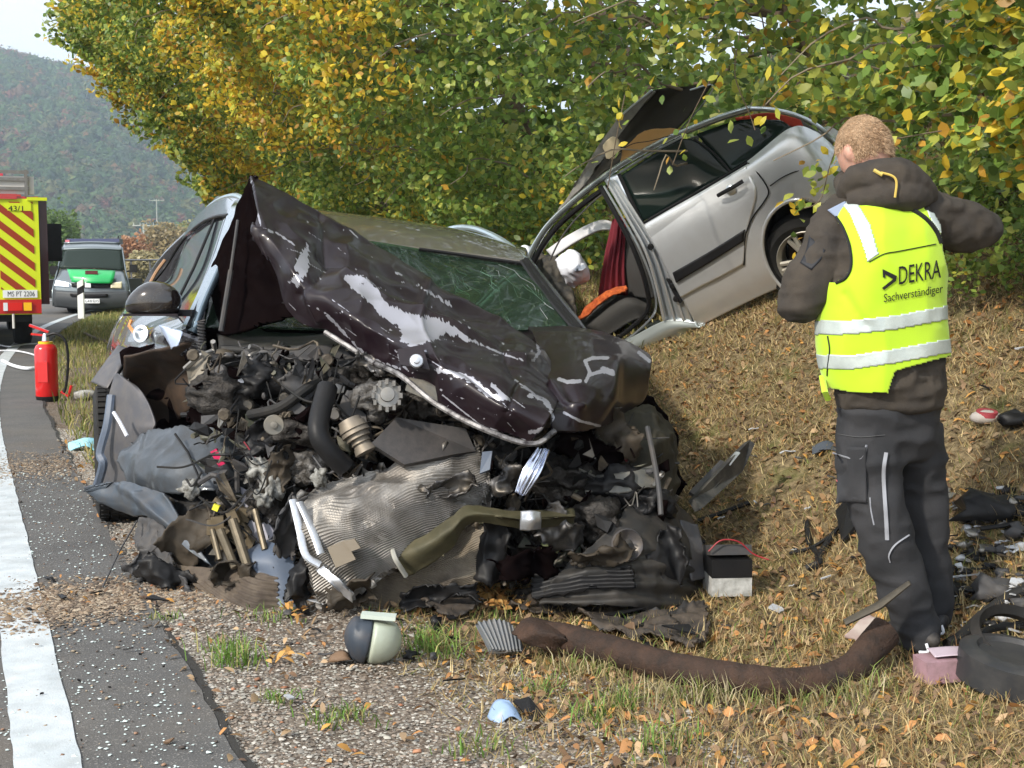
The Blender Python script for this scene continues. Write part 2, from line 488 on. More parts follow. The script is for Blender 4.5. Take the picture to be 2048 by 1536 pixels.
ribbon("road_marking", 0.085, 0.255, 0.0085, wp, tt, label="white edge line painted along the road", ns=2, wob2=0.004)
ribbon("centre_marking", -3.5, -3.36, 0.0085, wp, np.arange(-6, 100, 0.5), label="white line along the middle of the road", ns=2)

# ------------------------------------------------------------------ scattered ground cover (uncountable -> stuff)
def frames(n, tilt=1.0):
    a = rng.uniform(0, 2 * math.pi, n)
    return a
def scatter_tris(name, base, vecs_fn, n): pass
def rand_st(n, s0, s1, t0, t1, power=2.0):
    """denser close to the camera"""
    u = rng.random(n); t = t0 + (t1 - t0) * u ** power
    s = rng.uniform(s0, s1, n)
    return s, t
def pebbles(name, n, sfn, size, cols, mat, label, zoff=0.0, squash=0.6):
    s, t = sfn(n); x, y = st2xy(s, t); z = zg(x, y)
    z = np.where(s < EDGE, 0.006, z) + zoff
    r = size * rng.lognormal(0, 0.35, n)
    base = np.array([(1, 0, 0), (0, 1, 0), (-1, 0, 0), (0, -1, 0), (0.3, 0.2, 0.9), (-0.3, -0.1, -0.8)])
    V = base[None] * np.stack([rng.uniform(.7, 1.3, (n, 6)), rng.uniform(.7, 1.3, (n, 6)), rng.uniform(.6, 1.1, (n, 6)) * squash], -1)
    a = rng.uniform(0, 6.28, n); ca, sa = np.cos(a)[:, None], np.sin(a)[:, None]
    Vx = V[..., 0] * ca - V[..., 1] * sa; Vy = V[..., 0] * sa + V[..., 1] * ca
    V = np.stack([Vx * r[:, None] + x[:, None], Vy * r[:, None] + y[:, None], V[..., 2] * r[:, None] + z[:, None] + r[:, None] * .25], -1)
    Fb = np.array([(0, 1, 4), (1, 2, 4), (2, 3, 4), (3, 0, 4)] + ([(1, 0, 5), (2, 1, 5), (3, 2, 5), (0, 3, 5)] if n < 3000 else []))
    Fc = (Fb[None] + (np.arange(n) * 6)[:, None, None]).reshape(-1, 3)
    cols = np.array(cols); c = cols[rng.integers(0, len(cols), n)] * rng.uniform(.7, 1.25, (n, 1))
    return tag(mk(name, V.reshape(-1, 3), Fc, mat, smooth=False, col=np.repeat(c, 6, 0)), label, kind="stuff")
stone_m = leafmat("stone_chips", 0.0, 0.9)
def f_grav(n):
    t = 2.4 + 9 * rng.random(n) ** 1.8
    w = 0.25 + 1.15 * np.clip((6.5 - t) / 3.0, 0, 1)
    return EDGE + 0.02 + w * rng.random(n) ** 1.3, t
pebbles("gravel", 66000, f_grav, 0.0050, [(.36, .34, .29), (.27, .25, .22), (.46, .43, .38), (.20, .17, .14), (.31, .25, .20), (.15, .13, .11)], stone_m, "pale crushed gravel along the road edge")
pebbles("clay_lumps", 150, lambda n: (EDGE + 0.0 + 0.75 * rng.random(n) ** 1.6, 2.6 + 6 * rng.random(n) ** 1.3), 0.011, [(.30, .13, .07), (.34, .17, .10), (.27, .15, .09)], stone_m, "reddish clay lumps and dried leaves beside the asphalt edge", squash=.5)
def f_dirt(n):   # two dirt trails crossing the line
    k = rng.random(n) < 0.72
    s = rng.uniform(-0.55, EDGE + .5, n)
    t = np.where(k, 5.35 + 0.17 * rng.standard_normal(n) + 0.06 * s, 9.2 + 0.35 * rng.standard_normal(n))
    return s, t
pebbles("scattered_soil", 24000, f_dirt, 0.0062, [(.22, .16, .11), (.30, .23, .16), (.16, .12, .09), (.33, .27, .20), (.10, .075, .055)], stone_m, "brown soil and leaf crumbs spilled across the white line", squash=.6)
def f_road(n):
    return rng.uniform(-1.2, EDGE + .05, n), 2.4 + 7 * rng.random(n) ** 1.7
glass_m = M("glass_crumbs_mat", (0.62, 0.72, 0.70), 0.15, spec=0.9)
pebbles("glass_crumbs", 6500, f_road, 0.0042, [(.8, .9, .9)], glass_m, "crumbs of broken safety glass on the asphalt")
pebbles("road_grit", 2600, f_road, 0.0042, [(.1, .08, .07), (.25, .15, .1), (.35, .28, .2)], stone_m, "dark grit scattered over the asphalt")

blade_m = leafmat("grass_blades", 0.25, 0.7)
def blades(name, s, t, h, w, cols, label, lean=0.5, seg=2, wt=None, zoff=0.0):
    n = len(s); x, y = st2xy(s, t); z = zg(x, y) + zoff
    a = rng.uniform(0, 6.28, n); ln = rng.uniform(0.15, 1.0, n) * lean
    dx, dy = np.cos(a), np.sin(a); b_ = rng.uniform(0, 6.28, n); wx, wy = np.cos(b_) * w, np.sin(b_) * w
    base = np.stack([x, y, z], -1); W = np.stack([wx, wy, 0 * wx], -1)
    mid = base + np.stack([dx * h * ln * .35, dy * h * ln * .35, h * .6 * (1 - .3 * ln)], -1)
    tip = base + np.stack([dx * h * ln * 1.1, dy * h * ln * 1.1, h * (1 - .5 * ln)], -1)
    if seg == 2:
        V = np.stack([base - W, base + W, mid - W * .8, mid + W * .8, tip], 1).reshape(-1, 3)
        Fb = np.array([(0, 1, 3), (0, 3, 2), (2, 3, 4)]); k = 5
    else:
        V = np.stack([base - W, base + W, tip], 1).reshape(-1, 3); Fb = np.array([(0, 1, 2)]); k = 3
    Fc = (Fb[None] + (np.arange(n) * k)[:, None, None]).reshape(-1, 3)
    cols = np.array(cols); ci = rng.integers(0, len(cols), n) if wt is None else rng.choice(len(cols), n, p=wt)
    c = cols[ci] * rng.uniform(.65, 1.3, (n, 1))
    return tag(mk(name, V, Fc, blade_m, smooth=False, col=np.repeat(c, k, 0)), label, kind="stuff")
straw = [(.46, .35, .17), (.38, .27, .12), (.56, .45, .24), (.24, .21, .08), (.28, .16, .07), (.17, .19, .05)]
n = 270000
s = 1.3 + 5.7 * rng.random(n) ** .8; t = 2.3 + 12.5 * rng.random(n) ** 1.35
keep = (s > 1.15 + 0.7 * np.clip((6.5 - t) / 3.5, 0, 1) * rng.random(n)); s, t = s[keep], t[keep]
xx, yy = st2xy(s, t); cl = vn(np.stack([xx, yy, 0 * xx], -1), 3.0, 31) + 0.4 * rng.standard_normal(len(s))
keep = cl > -0.55; s, t = s[keep], t[keep]
hh = 0.035 + 0.04 * rng.random(len(s))
blades("dry_grass", s, t, hh, 0.0016 + 0.0003 * t, straw, "dry straw coloured grass on the bank", lean=1.4, seg=1, wt=[.26, .24, .16, .1, .14, .1])
# taller foreground grass at lower right and tufts
n = 5200
s = 1.7 + 3.4 * rng.random(n); t = 2.2 + 1.9 * rng.random(n) ** .8
xx, yy = st2xy(s, t); k = (vn(np.stack([xx, yy, 0 * xx], -1), 2.5, 33) + .5 * (s - 2.1) > rng.uniform(-.6, .6, n)); s, t = s[k], t[k]
blades("tall_grass", s, t, 0.05 + 0.07 * rng.random(len(s)) ** 2, 0.0020, straw + [(.16, .24, .05)], "longer straw and green grass in the foreground", lean=.8, wt=[.25, .2, .2, .08, .06, .08, .13])
n = 26000
s = 0.75 + 5 * rng.random(n) ** 1.1; t = 8 + 36 * rng.random(n) ** 1.3
blades("verge_grass", s, t, 0.08 + 0.10 * rng.random(n), 0.0055, [(.20, .22, .06), (.30, .27, .09), (.14, .18, .04), (.38, .32, .13)], "olive grass on the verge behind the wreck", lean=.9)
tufts = [(870, 1310, .13, 150, .10), (470, 1330, .10, 110, .08), (640, 1450, .06, 50, .06), (250, 870, .06, 70, .10), (1190, 1440, .1, 70, .08), (1240, 1420, .09, 60, .06), (960, 1500, .07, 70, .09),
         (700, 1440, .06, 60, .07), (450, 1300, .06, 70, .08), (330, 1240, .05, 30, .05), (560, 1400, .05, 50, .06), (1090, 1390, .07, 50, .06), (1330, 1500, .1, 70, .1), (540, 1240, .06, 60, .1), (1270, 1250, .07, 60, .12), (1000, 1240, .06, 40, .1), (780, 1240, .05, 40, .08)]
ss, t2, hh = [], [], []
for (px, py, h, k, r) in tufts:
    g = GP(px, py); q, w = xy2st(g[0], g[1])
    ss += list(q + r * rng.standard_normal(k) * .6); t2 += list(w + r * rng.standard_normal(k) * .6); hh += list(h * rng.uniform(.4, 1.2, k))
blades("grass_tufts", np.array(ss), np.array(t2), np.array(hh), 0.0026, [(.13, .25, .04), (.20, .30, .07), (.36, .33, .13), (.10, .18, .03)], "green grass tufts growing through the gravel", lean=.9)

# fallen leaves
lf_m = leafmat("fallen_leaf_mat", 0.15, 0.7)
def leaves_on_ground(name, s, t, size, cols, label, zoff=0.012, tilt=.45):
    n = len(s); x, y = st2xy(s, t); z = zg(x, y); z = np.where(s < EDGE, 0.01, z) + zoff
    a = rng.uniform(0, 6.28, n); r = size * rng.uniform(.6, 1.3, n); w = rng.uniform(.3, .5, n)
    ux = np.stack([np.cos(a), np.sin(a), rng.normal(0, tilt, n)], -1); uy = np.stack([-np.sin(a), np.cos(a), rng.normal(0, tilt, n)], -1)
    c0 = np.stack([x, y, z], -1); R = r[:, None]
    up = np.array([0, 0, 1.])[None]
    pts = [c0 - ux * R, c0 - ux * R * .3 + uy * R * w[:, None] + up * R * .3, c0 + ux * R * .4 + uy * R * w[:, None] * .9 + up * R * .25, c0 + ux * R, c0 + ux * R * .4 - uy * R * w[:, None] * .9 + up * R * .2, c0 - ux * R * .3 - uy * R * w[:, None] + up * R * .3]
    V = np.stack(pts, 1).reshape(-1, 3)
    Fb = np.array([(0, 1, 5), (1, 2, 4), (1, 4, 5), (2, 3, 4)])
    Fc = (Fb[None] + (np.arange(n) * 6)[:, None, None]).reshape(-1, 3)
    cols = np.array(cols); c = cols[rng.integers(0, len(cols), n)] * rng.uniform(.6, 1.3, (n, 1))
    return tag(mk(name, V, Fc, lf_m, smooth=False, col=np.repeat(c, 6, 0)), label, kind="stuff")
browns = [(.22, .13, .07), (.30, .19, .10), (.16, .095, .055), (.36, .25, .15), (.25, .15, .07), (.52, .27, .07), (.40, .20, .08), (.12, .075, .05), (.26, .17, .10), (.44, .30, .17), (.46, .22, .08)]
n = 30000; s = 1.5 + 6 * rng.random(n); t = 2.6 + 12 * rng.random(n) ** 1.2
leaves_on_ground("fallen_leaves", s, t, 0.021, browns, "brown fallen leaves strewn over the bank")
n = 1500; leaves_on_ground("verge_leaves", EDGE + 2.0 * rng.random(n) ** 1.2, 2.6 + 8 * rng.random(n), 0.018, browns, "small brown leaves on the gravel verge")
n = 420; s, t = f_dirt(n); leaves_on_ground("leaf_crumbs", s, t + .05 * rng.standard_normal(n), 0.011, browns, "leaf crumbs in the soil trails across the road")
# ------------------------------------------------------------------ roadside trees with turning leaves
bark = M("bark", (0.10, 0.075, 0.05), 0.9, col2=(0.17, 0.13, 0.09), ns=14, bump=0.8, bs=30, dist=.01)
leaf_m = leafmat("autumn_leaf", 0.45, 0.38)
GREENS = np.array([(.17, .28, .05), (.25, .36, .07), (.34, .41, .08), (.12, .20, .045), (.42, .45, .09), (.21, .32, .08)])
YELLOWS = np.array([(.64, .54, .06), (.72, .56, .06), (.52, .54, .08), (.70, .48, .05), (.58, .32, .05)])
def s_front(z):
    return np.interp(z, [-1, 1.2, 1.8, 2.3, 2.9, 4.0, 4.6, 7.5], [5.2, 4.7, 4.1, 3.7, 3.05, 1.95, 1.4, 1.2])
def leaf_geo(C, size, nrm_bias=None, hang=0.6):
    """returns V (n,6,3): pointed oval leaf folded along the midrib"""
    n = len(C)
    d = rng.standard_normal((n, 3)); d[:, 2] = d[:, 2] * .5 - hang; d /= np.linalg.norm(d, axis=1)[:, None]
    nn = rng.standard_normal((n, 3)) * .62 + (np.array([-.6, -.75, .55]) if nrm_bias is None else nrm_bias)
    side = np.cross(d, nn); side /= np.linalg.norm(side, axis=1)[:, None] + 1e-9
    up = np.cross(side, d)
    r = size[:, None]; w = rng.uniform(.52, .72, (n, 1)) * r
    cv = rng.uniform(-.05, .25, (n, 1)) * r
    pts = [C - d * r, C - d * r * .45 + side * w * .8 + up * cv * .5, C + d * r * .25 + side * w + up * cv * .6, C + d * r * 1.05 - up * cv,
           C + d * r * .25 - side * w + up * cv * .6, C - d * r * .45 - side * w * .8 + up * cv * .5]
    return np.stack(pts, 1)
LF = np.array([(0, 1, 5), (1, 2, 5), (2, 4, 5), (2, 3, 4)])
def leaf_colors(C, n, green_bias=0.0, seed=0):
    q = vn(C, 0.7, 41) * .95 + vn(C, 1.9, 42) * .55 + .30 * rng.standard_normal(n) + green_bias
    yel = q > 0.36
    c = np.where(yel[:, None], YELLOWS[rng.integers(0, len(YELLOWS), n)], GREENS[rng.integers(0, len(GREENS), n)])
    mix_ = np.clip((q - .0) / .42, 0, 1)[:, None] * .5
    c = np.where(yel[:, None], c, c * (1 - mix_) + np.array([.30, .27, .045]) * mix_)
    return c * rng.uniform(.5, 1.25, (n, 1))
def mesh_leaves(name, C, size, parent, gb=0.0, kind="stuff", hang=.6, mul=1.0):
    n = len(C); V = leaf_geo(C, size, hang=hang).reshape(-1, 3)
    Fc = (LF[None] + (np.arange(n) * 6)[:, None, None]).reshape(-1, 3)
    c = leaf_colors(C, n, gb) * mul
    o = mk(name, V, Fc, leaf_m, parent, smooth=False, col=np.repeat(c, 6, 0)); o["kind"] = kind
    return o
def clumpy(n, t0, t1, zlo, zhi, depth=1.1, back=0.0):
    """leaf positions in the leafy outer wall of the tree row"""
    k = int(n * 2.6)
    t = t0 + (t1 - t0) * rng.random(k); z = rng.uniform(zlo, zhi, k)
    s = s_front(z) + depth * np.abs(rng.random(k)) ** 1.3 + back
    x, y = st2xy(s, t)
    Q = np.stack([x, y, z * 1.3], -1)
    bulge = (vn(Q, .8, 51) * .45 + vn(Q, 2.2, 52) * .22) * np.clip(t / 9, .8, 1.45)
    s = s + bulge
    f = 1.3 * vn(Q, 1.6, 53) + .7 * vn(Q, 3.6, 54) + .25 * rng.standard_normal(k)
    keep = f > -.16
    s, t, z = s[keep][:n], t[keep][:n], z[keep][:n]
    x, y = st2xy(s, t)
    g = zg(x, y)
    z = np.where(z < g + .1, g + .1 + .2 * rng.random(len(z)), z)
    C = np.stack([x, y, z], -1)
    # the row's layered sprays: flatten to loose tiers
    C[:, 2] += -0.05 * np.sin(C[:, 2] * 14 + vn(C, 1.0, 55) * 5)
    return C
trees = []
specs = [(3.2, 5.4), (6.2, 5.9), (9.0, 6.0), (12.0, 5.9), (15.0, 5.8), (18.2, 5.6), (21.4, 5.4), (25.5, 5.8), (31.0, 6.0), (38.0, 6.2)]
LAB = ["hazel tree with large green and orange leaves overhanging the man", "dense leafy tree behind the silver car's roof", "green tree with hanging yellow sprays left of the raised roof panel",
       "dark green tree behind the dark wreck's roof", "green and yellow tree above the raised bonnet tip", "yellow flecked tree behind the crumpled bonnet",
       "leaning tree reaching over the road at top left", "farther tree at the left end of the leafy row", "bushy tree standing beyond the row, partly hidden", "last roadside tree before the valley, mostly hidden"]
def grow(parent, base, top, r0, nbr, lean, spread):
    mb = MB(); pts = []
    for i in range(9):
        f = i / 8
        pts.append(base + (top - base) * f + np.array([.12 * math.sin(3 * f + base[0]), .1 * math.sin(4 * f + base[1]), 0]) * (1 if i else 0))
    pts = np.array(pts); mb.tube(pts, np.linspace(r0, r0 * .25, 9), 9)
    mb.build("trunk", bark, parent, True)
    br = MB()
    for i in range(nbr):
        f = rng.uniform(.12, .95); p0 = base + (top - base) * f
        dr = lean + rng.standard_normal(3) * spread; dr[2] = abs(dr[2]) * .35 + .15; dr /= np.linalg.norm(dr)
        L_ = rng.uniform(1.2, 3.0) * (1.1 - .4 * f)
        q = [p0 + dr * L_ * u + np.array([0, 0, -.28 * L_ * u * u]) + .05 * rng.standard_normal(3) for u in np.linspace(0, 1, 6)]
        br.tube(q, np.linspace(r0 * .3, .004, 6), 5, cap=False)
        for j in range(4):
            u = rng.uniform(.3, .95); a0 = np.array(q[int(u * 5)]); d2 = dr + rng.standard_normal(3) * .6; d2[2] -= .2; l2 = rng.uniform(.4, .9)
            br.tube([a0, a0 + d2 * l2 * .5, a0 + d2 * l2 + np.array([0, 0, -.1])], [.008, .005, .002], 4, cap=False)
    br.build("limb", bark, parent, True)
for i, (tt0, sb) in enumerate(specs):
    bx, by = st2xy(sb + 1.0, tt0); base = np.array([bx, by, zg1(bx, by) - .1])
    tr = empty("roadside_tree", base, LAB[i], "tree", "trees along the top of the bank")
    tx, ty = st2xy(3.9, tt0 + .4); top = np.array([tx, ty, 7.5])
    lean = np.array([-CT, -ST, 0.1])
    grow(tr, base, top, .11 + .03 * rng.random(), 26 if i < 7 else 10, lean, .55)
    if tt0 < 16:
        br = MB()
        for q_ in range(16):
            z0 = rng.uniform(1.9, 4.4); ta = tt0 + rng.uniform(-1.5, 1.5); dt = rng.uniform(-.9, .9); pts = []
            for u in np.linspace(0, 1, 7):
                zz = z0 + .35 * u - .5 * u * u; xx, yy = st2xy(float(s_front(zz)) + .9 - 1.15 * u, ta + dt * u); pts.append(np.array([xx, yy, zz]) + .03 * rng.standard_normal(3))
            if pts[-1][1] > 5.2: br.tube(cr(pts, 16), np.linspace(.011, .003, 16), 5, cap=False)
        if br.V: br.build("bough", M("pale_twig", (.22, .18, .13), .8), tr, True)["kind"] = "stuff"
    trees.append((tt0, tr))
cuts = [1.0] + [(specs[i][0] + specs[i + 1][0]) / 2 for i in range(len(specs) - 1)] + [46]
near_leafs = None
for i, (tt0, tr) in enumerate(trees):
    a, b_ = cuts[i], cuts[i + 1]
    far = tt0 > 23
    zhi = 3.6 if i == 0 else (4.6 if tt0 < 10 else (6.2 if tt0 < 23 else 8.5))
    zlo = 1.35 if tt0 < 10 else .7
    dens = (6200 if tt0 < 8 else 6600) if not far else 900
    n = int(dens * (b_ - a) * (zhi - zlo) / 4)
    C = clumpy(n, a, b_, zlo, zhi, 1.25 if not far else 2.5)
    if i == 0 or i == 1:
        # keep the space in front of the man and the camera clear
        px = proj(C); C = C[C[:, 1] > 4.6]
    if far:   # behind the row: crown stays back from the road so the valley stays open
        s, t = xy2st(C[:, 0], C[:, 1]); x, y = st2xy(s + 2.2, t); C[:, 0] = x; C[:, 1] = y
    # the silver car lies in a gap it broke through the leaves
    pr_ = proj(C)
    gap = (inpoly(pr_, [(1060, 520), (1120, 400), (1220, 235), (1290, 170), (1430, 160), (1440, 205), (1560, 195), (1660, 240), (1720, 320), (1790, 600), (1540, 620), (1300, 720), (1150, 760)]) & (C[:, 1] < 9.6)) | (inpoly(pr_, [(1050, 530), (1200, 360), (1300, 600), (1150, 620)]) & (C[:, 1] < 10.2))
    C = C[~gap]
    sz = rng.uniform(.022, .036, len(C)) * (1.28 if i == 0 else 1.1 if tt0 < 10 else 1.15 if tt0 < 20 else 1.7)
    gb = [.08, .02, .08, .06, .24, .30, .04, .0, 0, 0][i]
    if i == 0:
        pr = proj(C); d = C[:, 1]
        vis = (pr[:, 0] > 1300) & (pr[:, 0] < 2060) & (pr[:, 1] > -10) & (pr[:, 1] < 420)
        order = np.argsort(np.where(vis, -sz / d, 1)); big = order[:230]
        m_ = np.ones(len(C), bool); m_[big] = False
        mesh_leaves("foliage", C[m_], sz[m_], tr, gb)
        base_leafs = []
        for kk in range(8):
            Vl = leaf_geo(np.zeros((1, 3)), np.array([.042]), hang=.9)[0]
            base_leafs.append(Vl)
        variants = {}
        for q_i, ci in enumerate(big):
            kv = (q_i % 8, int(rng.integers(0, 3)))
            if kv not in variants:
                c = (GREENS[[1, 2, 4]][rng.integers(0, 3)], YELLOWS[[0, 3, 1]][rng.integers(0, 3)], GREENS[[0, 4, 5]][rng.integers(0, 3)])[kv[1]]
                o = mk("leaf", base_leafs[kv[0]] + origin_of(tr), LF.tolist(), leaf_m, tr, smooth=False, col=np.tile(c * 1.1, (6, 1)))
                variants[kv] = o; used = o
            else:
                used = variants[kv].copy(); COL.objects.link(used); used.parent = tr
            used.location = tuple(C[ci] - np.array(tr.location)); used.rotation_euler = (rng.uniform(-.3, .3), rng.uniform(-.3, .3), rng.uniform(-1.2, 1.2))
    else:
        mesh_leaves("foliage", C, sz, tr, gb)
# the deeper wood behind the row: dark mass of bushes up the bank
n = 40000
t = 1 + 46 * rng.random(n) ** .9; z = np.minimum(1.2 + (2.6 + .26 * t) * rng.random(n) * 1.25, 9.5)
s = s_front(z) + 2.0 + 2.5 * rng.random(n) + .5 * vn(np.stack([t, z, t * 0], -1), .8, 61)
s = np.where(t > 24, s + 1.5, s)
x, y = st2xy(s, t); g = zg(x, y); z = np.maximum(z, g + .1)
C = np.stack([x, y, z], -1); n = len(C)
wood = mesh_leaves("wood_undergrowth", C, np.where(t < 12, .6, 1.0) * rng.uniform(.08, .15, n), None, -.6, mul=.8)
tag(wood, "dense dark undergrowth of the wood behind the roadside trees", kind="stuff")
# low bushes and ivy on the bank right of the man's head
def bush(px, py, rad, h, n, label, gb, lsz=.022, cat="bush", mul=1.0):
    g = GP(px, py); b0 = np.array([g[0], g[1], zg1(g[0], g[1])])
    e = empty("bank_bush", b0, label, cat, "low bushes on the bank")
    q = rng.standard_normal((n, 3)); q /= np.linalg.norm(q, axis=1)[:, None]; q *= rng.random((n, 1)) ** .4
    C = b0 + q * np.array([rad, rad * .8, h]); C[:, 2] += h * .45
    C += .1 * np.stack([vn(C, 5, 71), vn(C, 5, 72), vn(C, 5, 73)], -1)
    C[:, 2] = np.maximum(C[:, 2], zg(C[:, 0], C[:, 1]) + .02)
    mesh_leaves("foliage", C, lsz * rng.uniform(.7, 1.2, n), e, gb, hang=.2, mul=mul)
    mb = MB()
    for k in range(7):
        a = rng.uniform(0, 6.28); mb.tube([b0, b0 + np.array([math.cos(a) * rad * .4, math.sin(a) * rad * .4, h * .6]), b0 + np.array([math.cos(a) * rad * .8, math.sin(a) * rad * .8, h * .9])], [.008, .005, .002], 4, cap=False)
    mb.build("stem", bark, e, True)
bush(1930, 470, .55, .32, 2600, "low green bush on the bank right of the man's hood", -.5, .02)
bush(2040, 430, .6, .4, 2400, "ivy bush at the right edge of the photo", -.5, .02)
bush(1840, 420, .5, .35, 1800, "small green bush behind the man's right shoulder", -.4, .02)
bush(2060, 560, .5, .2, 1200, "sparse bramble low on the bank at the right edge", -.2, .018)
def spray(pts, n, label, sz=.026, spread=.09):
    w = [P(*q) for q in pts]; e = empty("leafy_twig", w[0], label, "twig", "leafy twigs hanging before the silver car")
    MB().tube(cr(w, 14), .003, 5, cap=False).build("twig", bark, e, True)
    k = cr(np.array(w), 60)[rng.integers(0, 60, n)] + spread * rng.standard_normal((n, 3)) * np.array([1, .6, 1])
    for i in range(n):
        c = (GREENS if rng.random() < .55 else YELLOWS)[rng.integers(0, 5)]
        mk("leaf", leaf_geo(k[i:i + 1], np.array([sz * rng.uniform(.8, 1.2)]), hang=1.0)[0], LF.tolist(), leaf_m, e, smooth=False, col=np.tile(c, (6, 1)))
spray([(1690, 250, 7.2), (1660, 330, 7.1), (1640, 400, 7.0), (1600, 420, 7.0)], 60, "yellow green leaf spray in front of the silver car's rear wheel", .030, .10)
spray([(1480, 60, 6.6), (1470, 150, 6.7), (1500, 230, 6.8), (1510, 260, 6.8)], 26, "leaf spray dangling over the silver car's tail", .03, .08)
spray([(1420, 160, 7.0), (1380, 240, 7.1), (1345, 330, 7.2)], 16, "thin twig with few leaves before the rear door window", .026, .07)
spray([(1250, 190, 6.8), (1230, 290, 6.9), (1215, 380, 7.0)], 14, "twig with orange leaves beside the door pillar", .026, .06)
spray([(1700, 120, 6.0), (1780, 140, 5.9), (1880, 120, 5.8), (1990, 90, 5.7)], 50, "orange leaved branch above the man's head", .034, .12)
spray([(1780, 280, 5.6), (1880, 262, 5.6), (1960, 250, 5.6), (2060, 230, 5.6)], 40, "twig of hanging yellow leaves right of the man's head", .034, .09)
bush(980, 470, .8, .5, 2200, "green bush behind the dark wreck's roof rail", -.1, .024)
bush(1150, 440, .7, .6, 2600, "bush seen through the silver car's open door frame", -.25, .026)
bush(760, 440, .9, .5, 2400, "yellow leaved bush behind the dark wreck's roof", .25, .024)

# ------------------------------------------------------------------ far hillside and valley
hm = M("hill_soil", (0.07, 0.085, 0.04), 0.95, col2=(0.11, 0.09, 0.05), ns=.02, nd=6)
az = np.radians(np.linspace(-40, 22, 70)); dist = np.linspace(420, 1500, 50)
A, D = np.meshgrid(az, dist, indexing='ij')
def hillz(a, d):
    top = np.interp(np.degrees(a), [-40, -24, -20.5, -17.5, -14, -8, 0, 22], [158, 152, 146, 138, 95, 80, 75, 75])
    f = np.clip((d - 430) / 620, 0, 1); f = f * f * (3 - 2 * f)
    x = d * np.sin(a); y = d * np.cos(a); Q = np.stack([x, y, x * 0], -1).reshape(-1, 3)
    return (top * f - 1 + f * 14 * vn(Q, .006, 81).reshape(x.shape) * (1 - .6 * f) + f * 4 * vn(Q, .02, 82).reshape(x.shape))
HX, HY, HZ = D * np.sin(A), D * np.cos(A), hillz(A, D)
tag(mk("hill", np.stack([HX, HY, HZ], -1).reshape(-1, 3), grid_faces(*A.shape), hm), "wooded hillside beyond the valley", kind="structure")
# crowns
ico = None
def icosphere(sub):
    import bmesh
    bm = bmesh.new(); bmesh.ops.create_icosphere(bm, subdivisions=sub, radius=1.0)
    V = np.array([v.co[:] for v in bm.verts]); Fc = np.array([[v.index for v in f.verts] for f in bm.faces]); bm.free(); return V, Fc
IV, IF = icosphere(3)
IV2, IF2 = icosphere(2)
IV4, IF4 = icosphere(4)
def crowns(name, cen, rad, cols, label, kind="stuff", parent=None, seed=5, IVx=None, IFx=None, amp=.6):
    IVx = IV2 if IVx is None else IVx; IFx = IF2 if IFx is None else IFx
    n = len(cen); nv = len(IVx)
    V = IVx[None] * rad[:, None, :] * (1 + amp * vn((IVx[None] * 2.6 + np.arange(n)[:, None, None] * 7.3).reshape(-1, 3), 1.0, seed).reshape(n, nv)[..., None]
                                       + amp * .5 * vn((IVx[None] * 6.5 + np.arange(n)[:, None, None] * 3.1).reshape(-1, 3), 1.0, seed + 1).reshape(n, nv)[..., None]) + cen[:, None]
    Fc = (IFx[None] + (np.arange(n) * nv)[:, None, None]).reshape(-1, 3)
    c = np.repeat(cols, nv, 0) * (1 + .35 * rng.uniform(-1, 1, (n * nv, 1)))
    o = mk(name, V.reshape(-1, 3), Fc, far_m, parent, smooth=False, col=c)
    if parent is None: tag(o, label, kind=kind)
    return o
far_m = leafmat("far_crown", 0.0, 0.9)
n = 4300
a = np.radians(rng.uniform(-25, -12, n)); d = 440 + 720 * rng.random(n) ** .9
z = hillz(a, d); cen = np.stack([d * np.sin(a), d * np.cos(a), z + 3.2], -1)
rr = rng.uniform(1.8, 4.6, n); rad = np.stack([rr, rr, rr * rng.uniform(1.0, 1.5, n)], -1)
FC = np.array([(.045, .085, .028), (.060, .10, .030), (.032, .062, .026), (.095, .10, .032), (.13, .075, .035), (.08, .08, .04), (.13, .05, .035), (.048, .070, .034)])
ci = rng.choice(len(FC), n, p=[.24, .22, .16, .1, .06, .1, .04, .08]); q = vn(cen, .02, 91)
cc = FC[ci]; cc = cc * 1.0; cc = np.where((q > .55)[:, None] & (rng.random(n) < .6)[:, None], FC[4], cc)
IVh, IFh = icosphere(1)
crowns("hillside_forest", cen, rad * .85, cc * .8, "autumn forest covering the distant hillside", IVx=IVh, IFx=IFh, amp=.35)
k = 38; qd = rng.standard_normal((n, k, 3)); qd[..., 2] = np.abs(qd[..., 2]) * .9 - .15; qd[..., 1] -= .5; qd /= np.linalg.norm(qd, axis=2)[..., None]
cp = (cen[:, None] + qd * rad[:, None] * (.8 + .35 * rng.random((n, k, 1)))).reshape(-1, 3)
sz_ = rng.uniform(.5, 1.25, len(cp))
t3 = rng.standard_normal((len(cp), 3, 3)) * sz_[:, None, None] * np.array([1, .5, .8])
tag(mk("hillside_leafage", (cp[:, None] + t3).reshape(-1, 3), np.arange(len(cp) * 3).reshape(-1, 3), far_m, smooth=False, col=np.repeat(np.repeat(cc, k, 0) * rng.uniform(.55, 1.7, (len(cp), 1)), 3, 0)), "leafy masses of the distant hillside forest", kind="stuff")
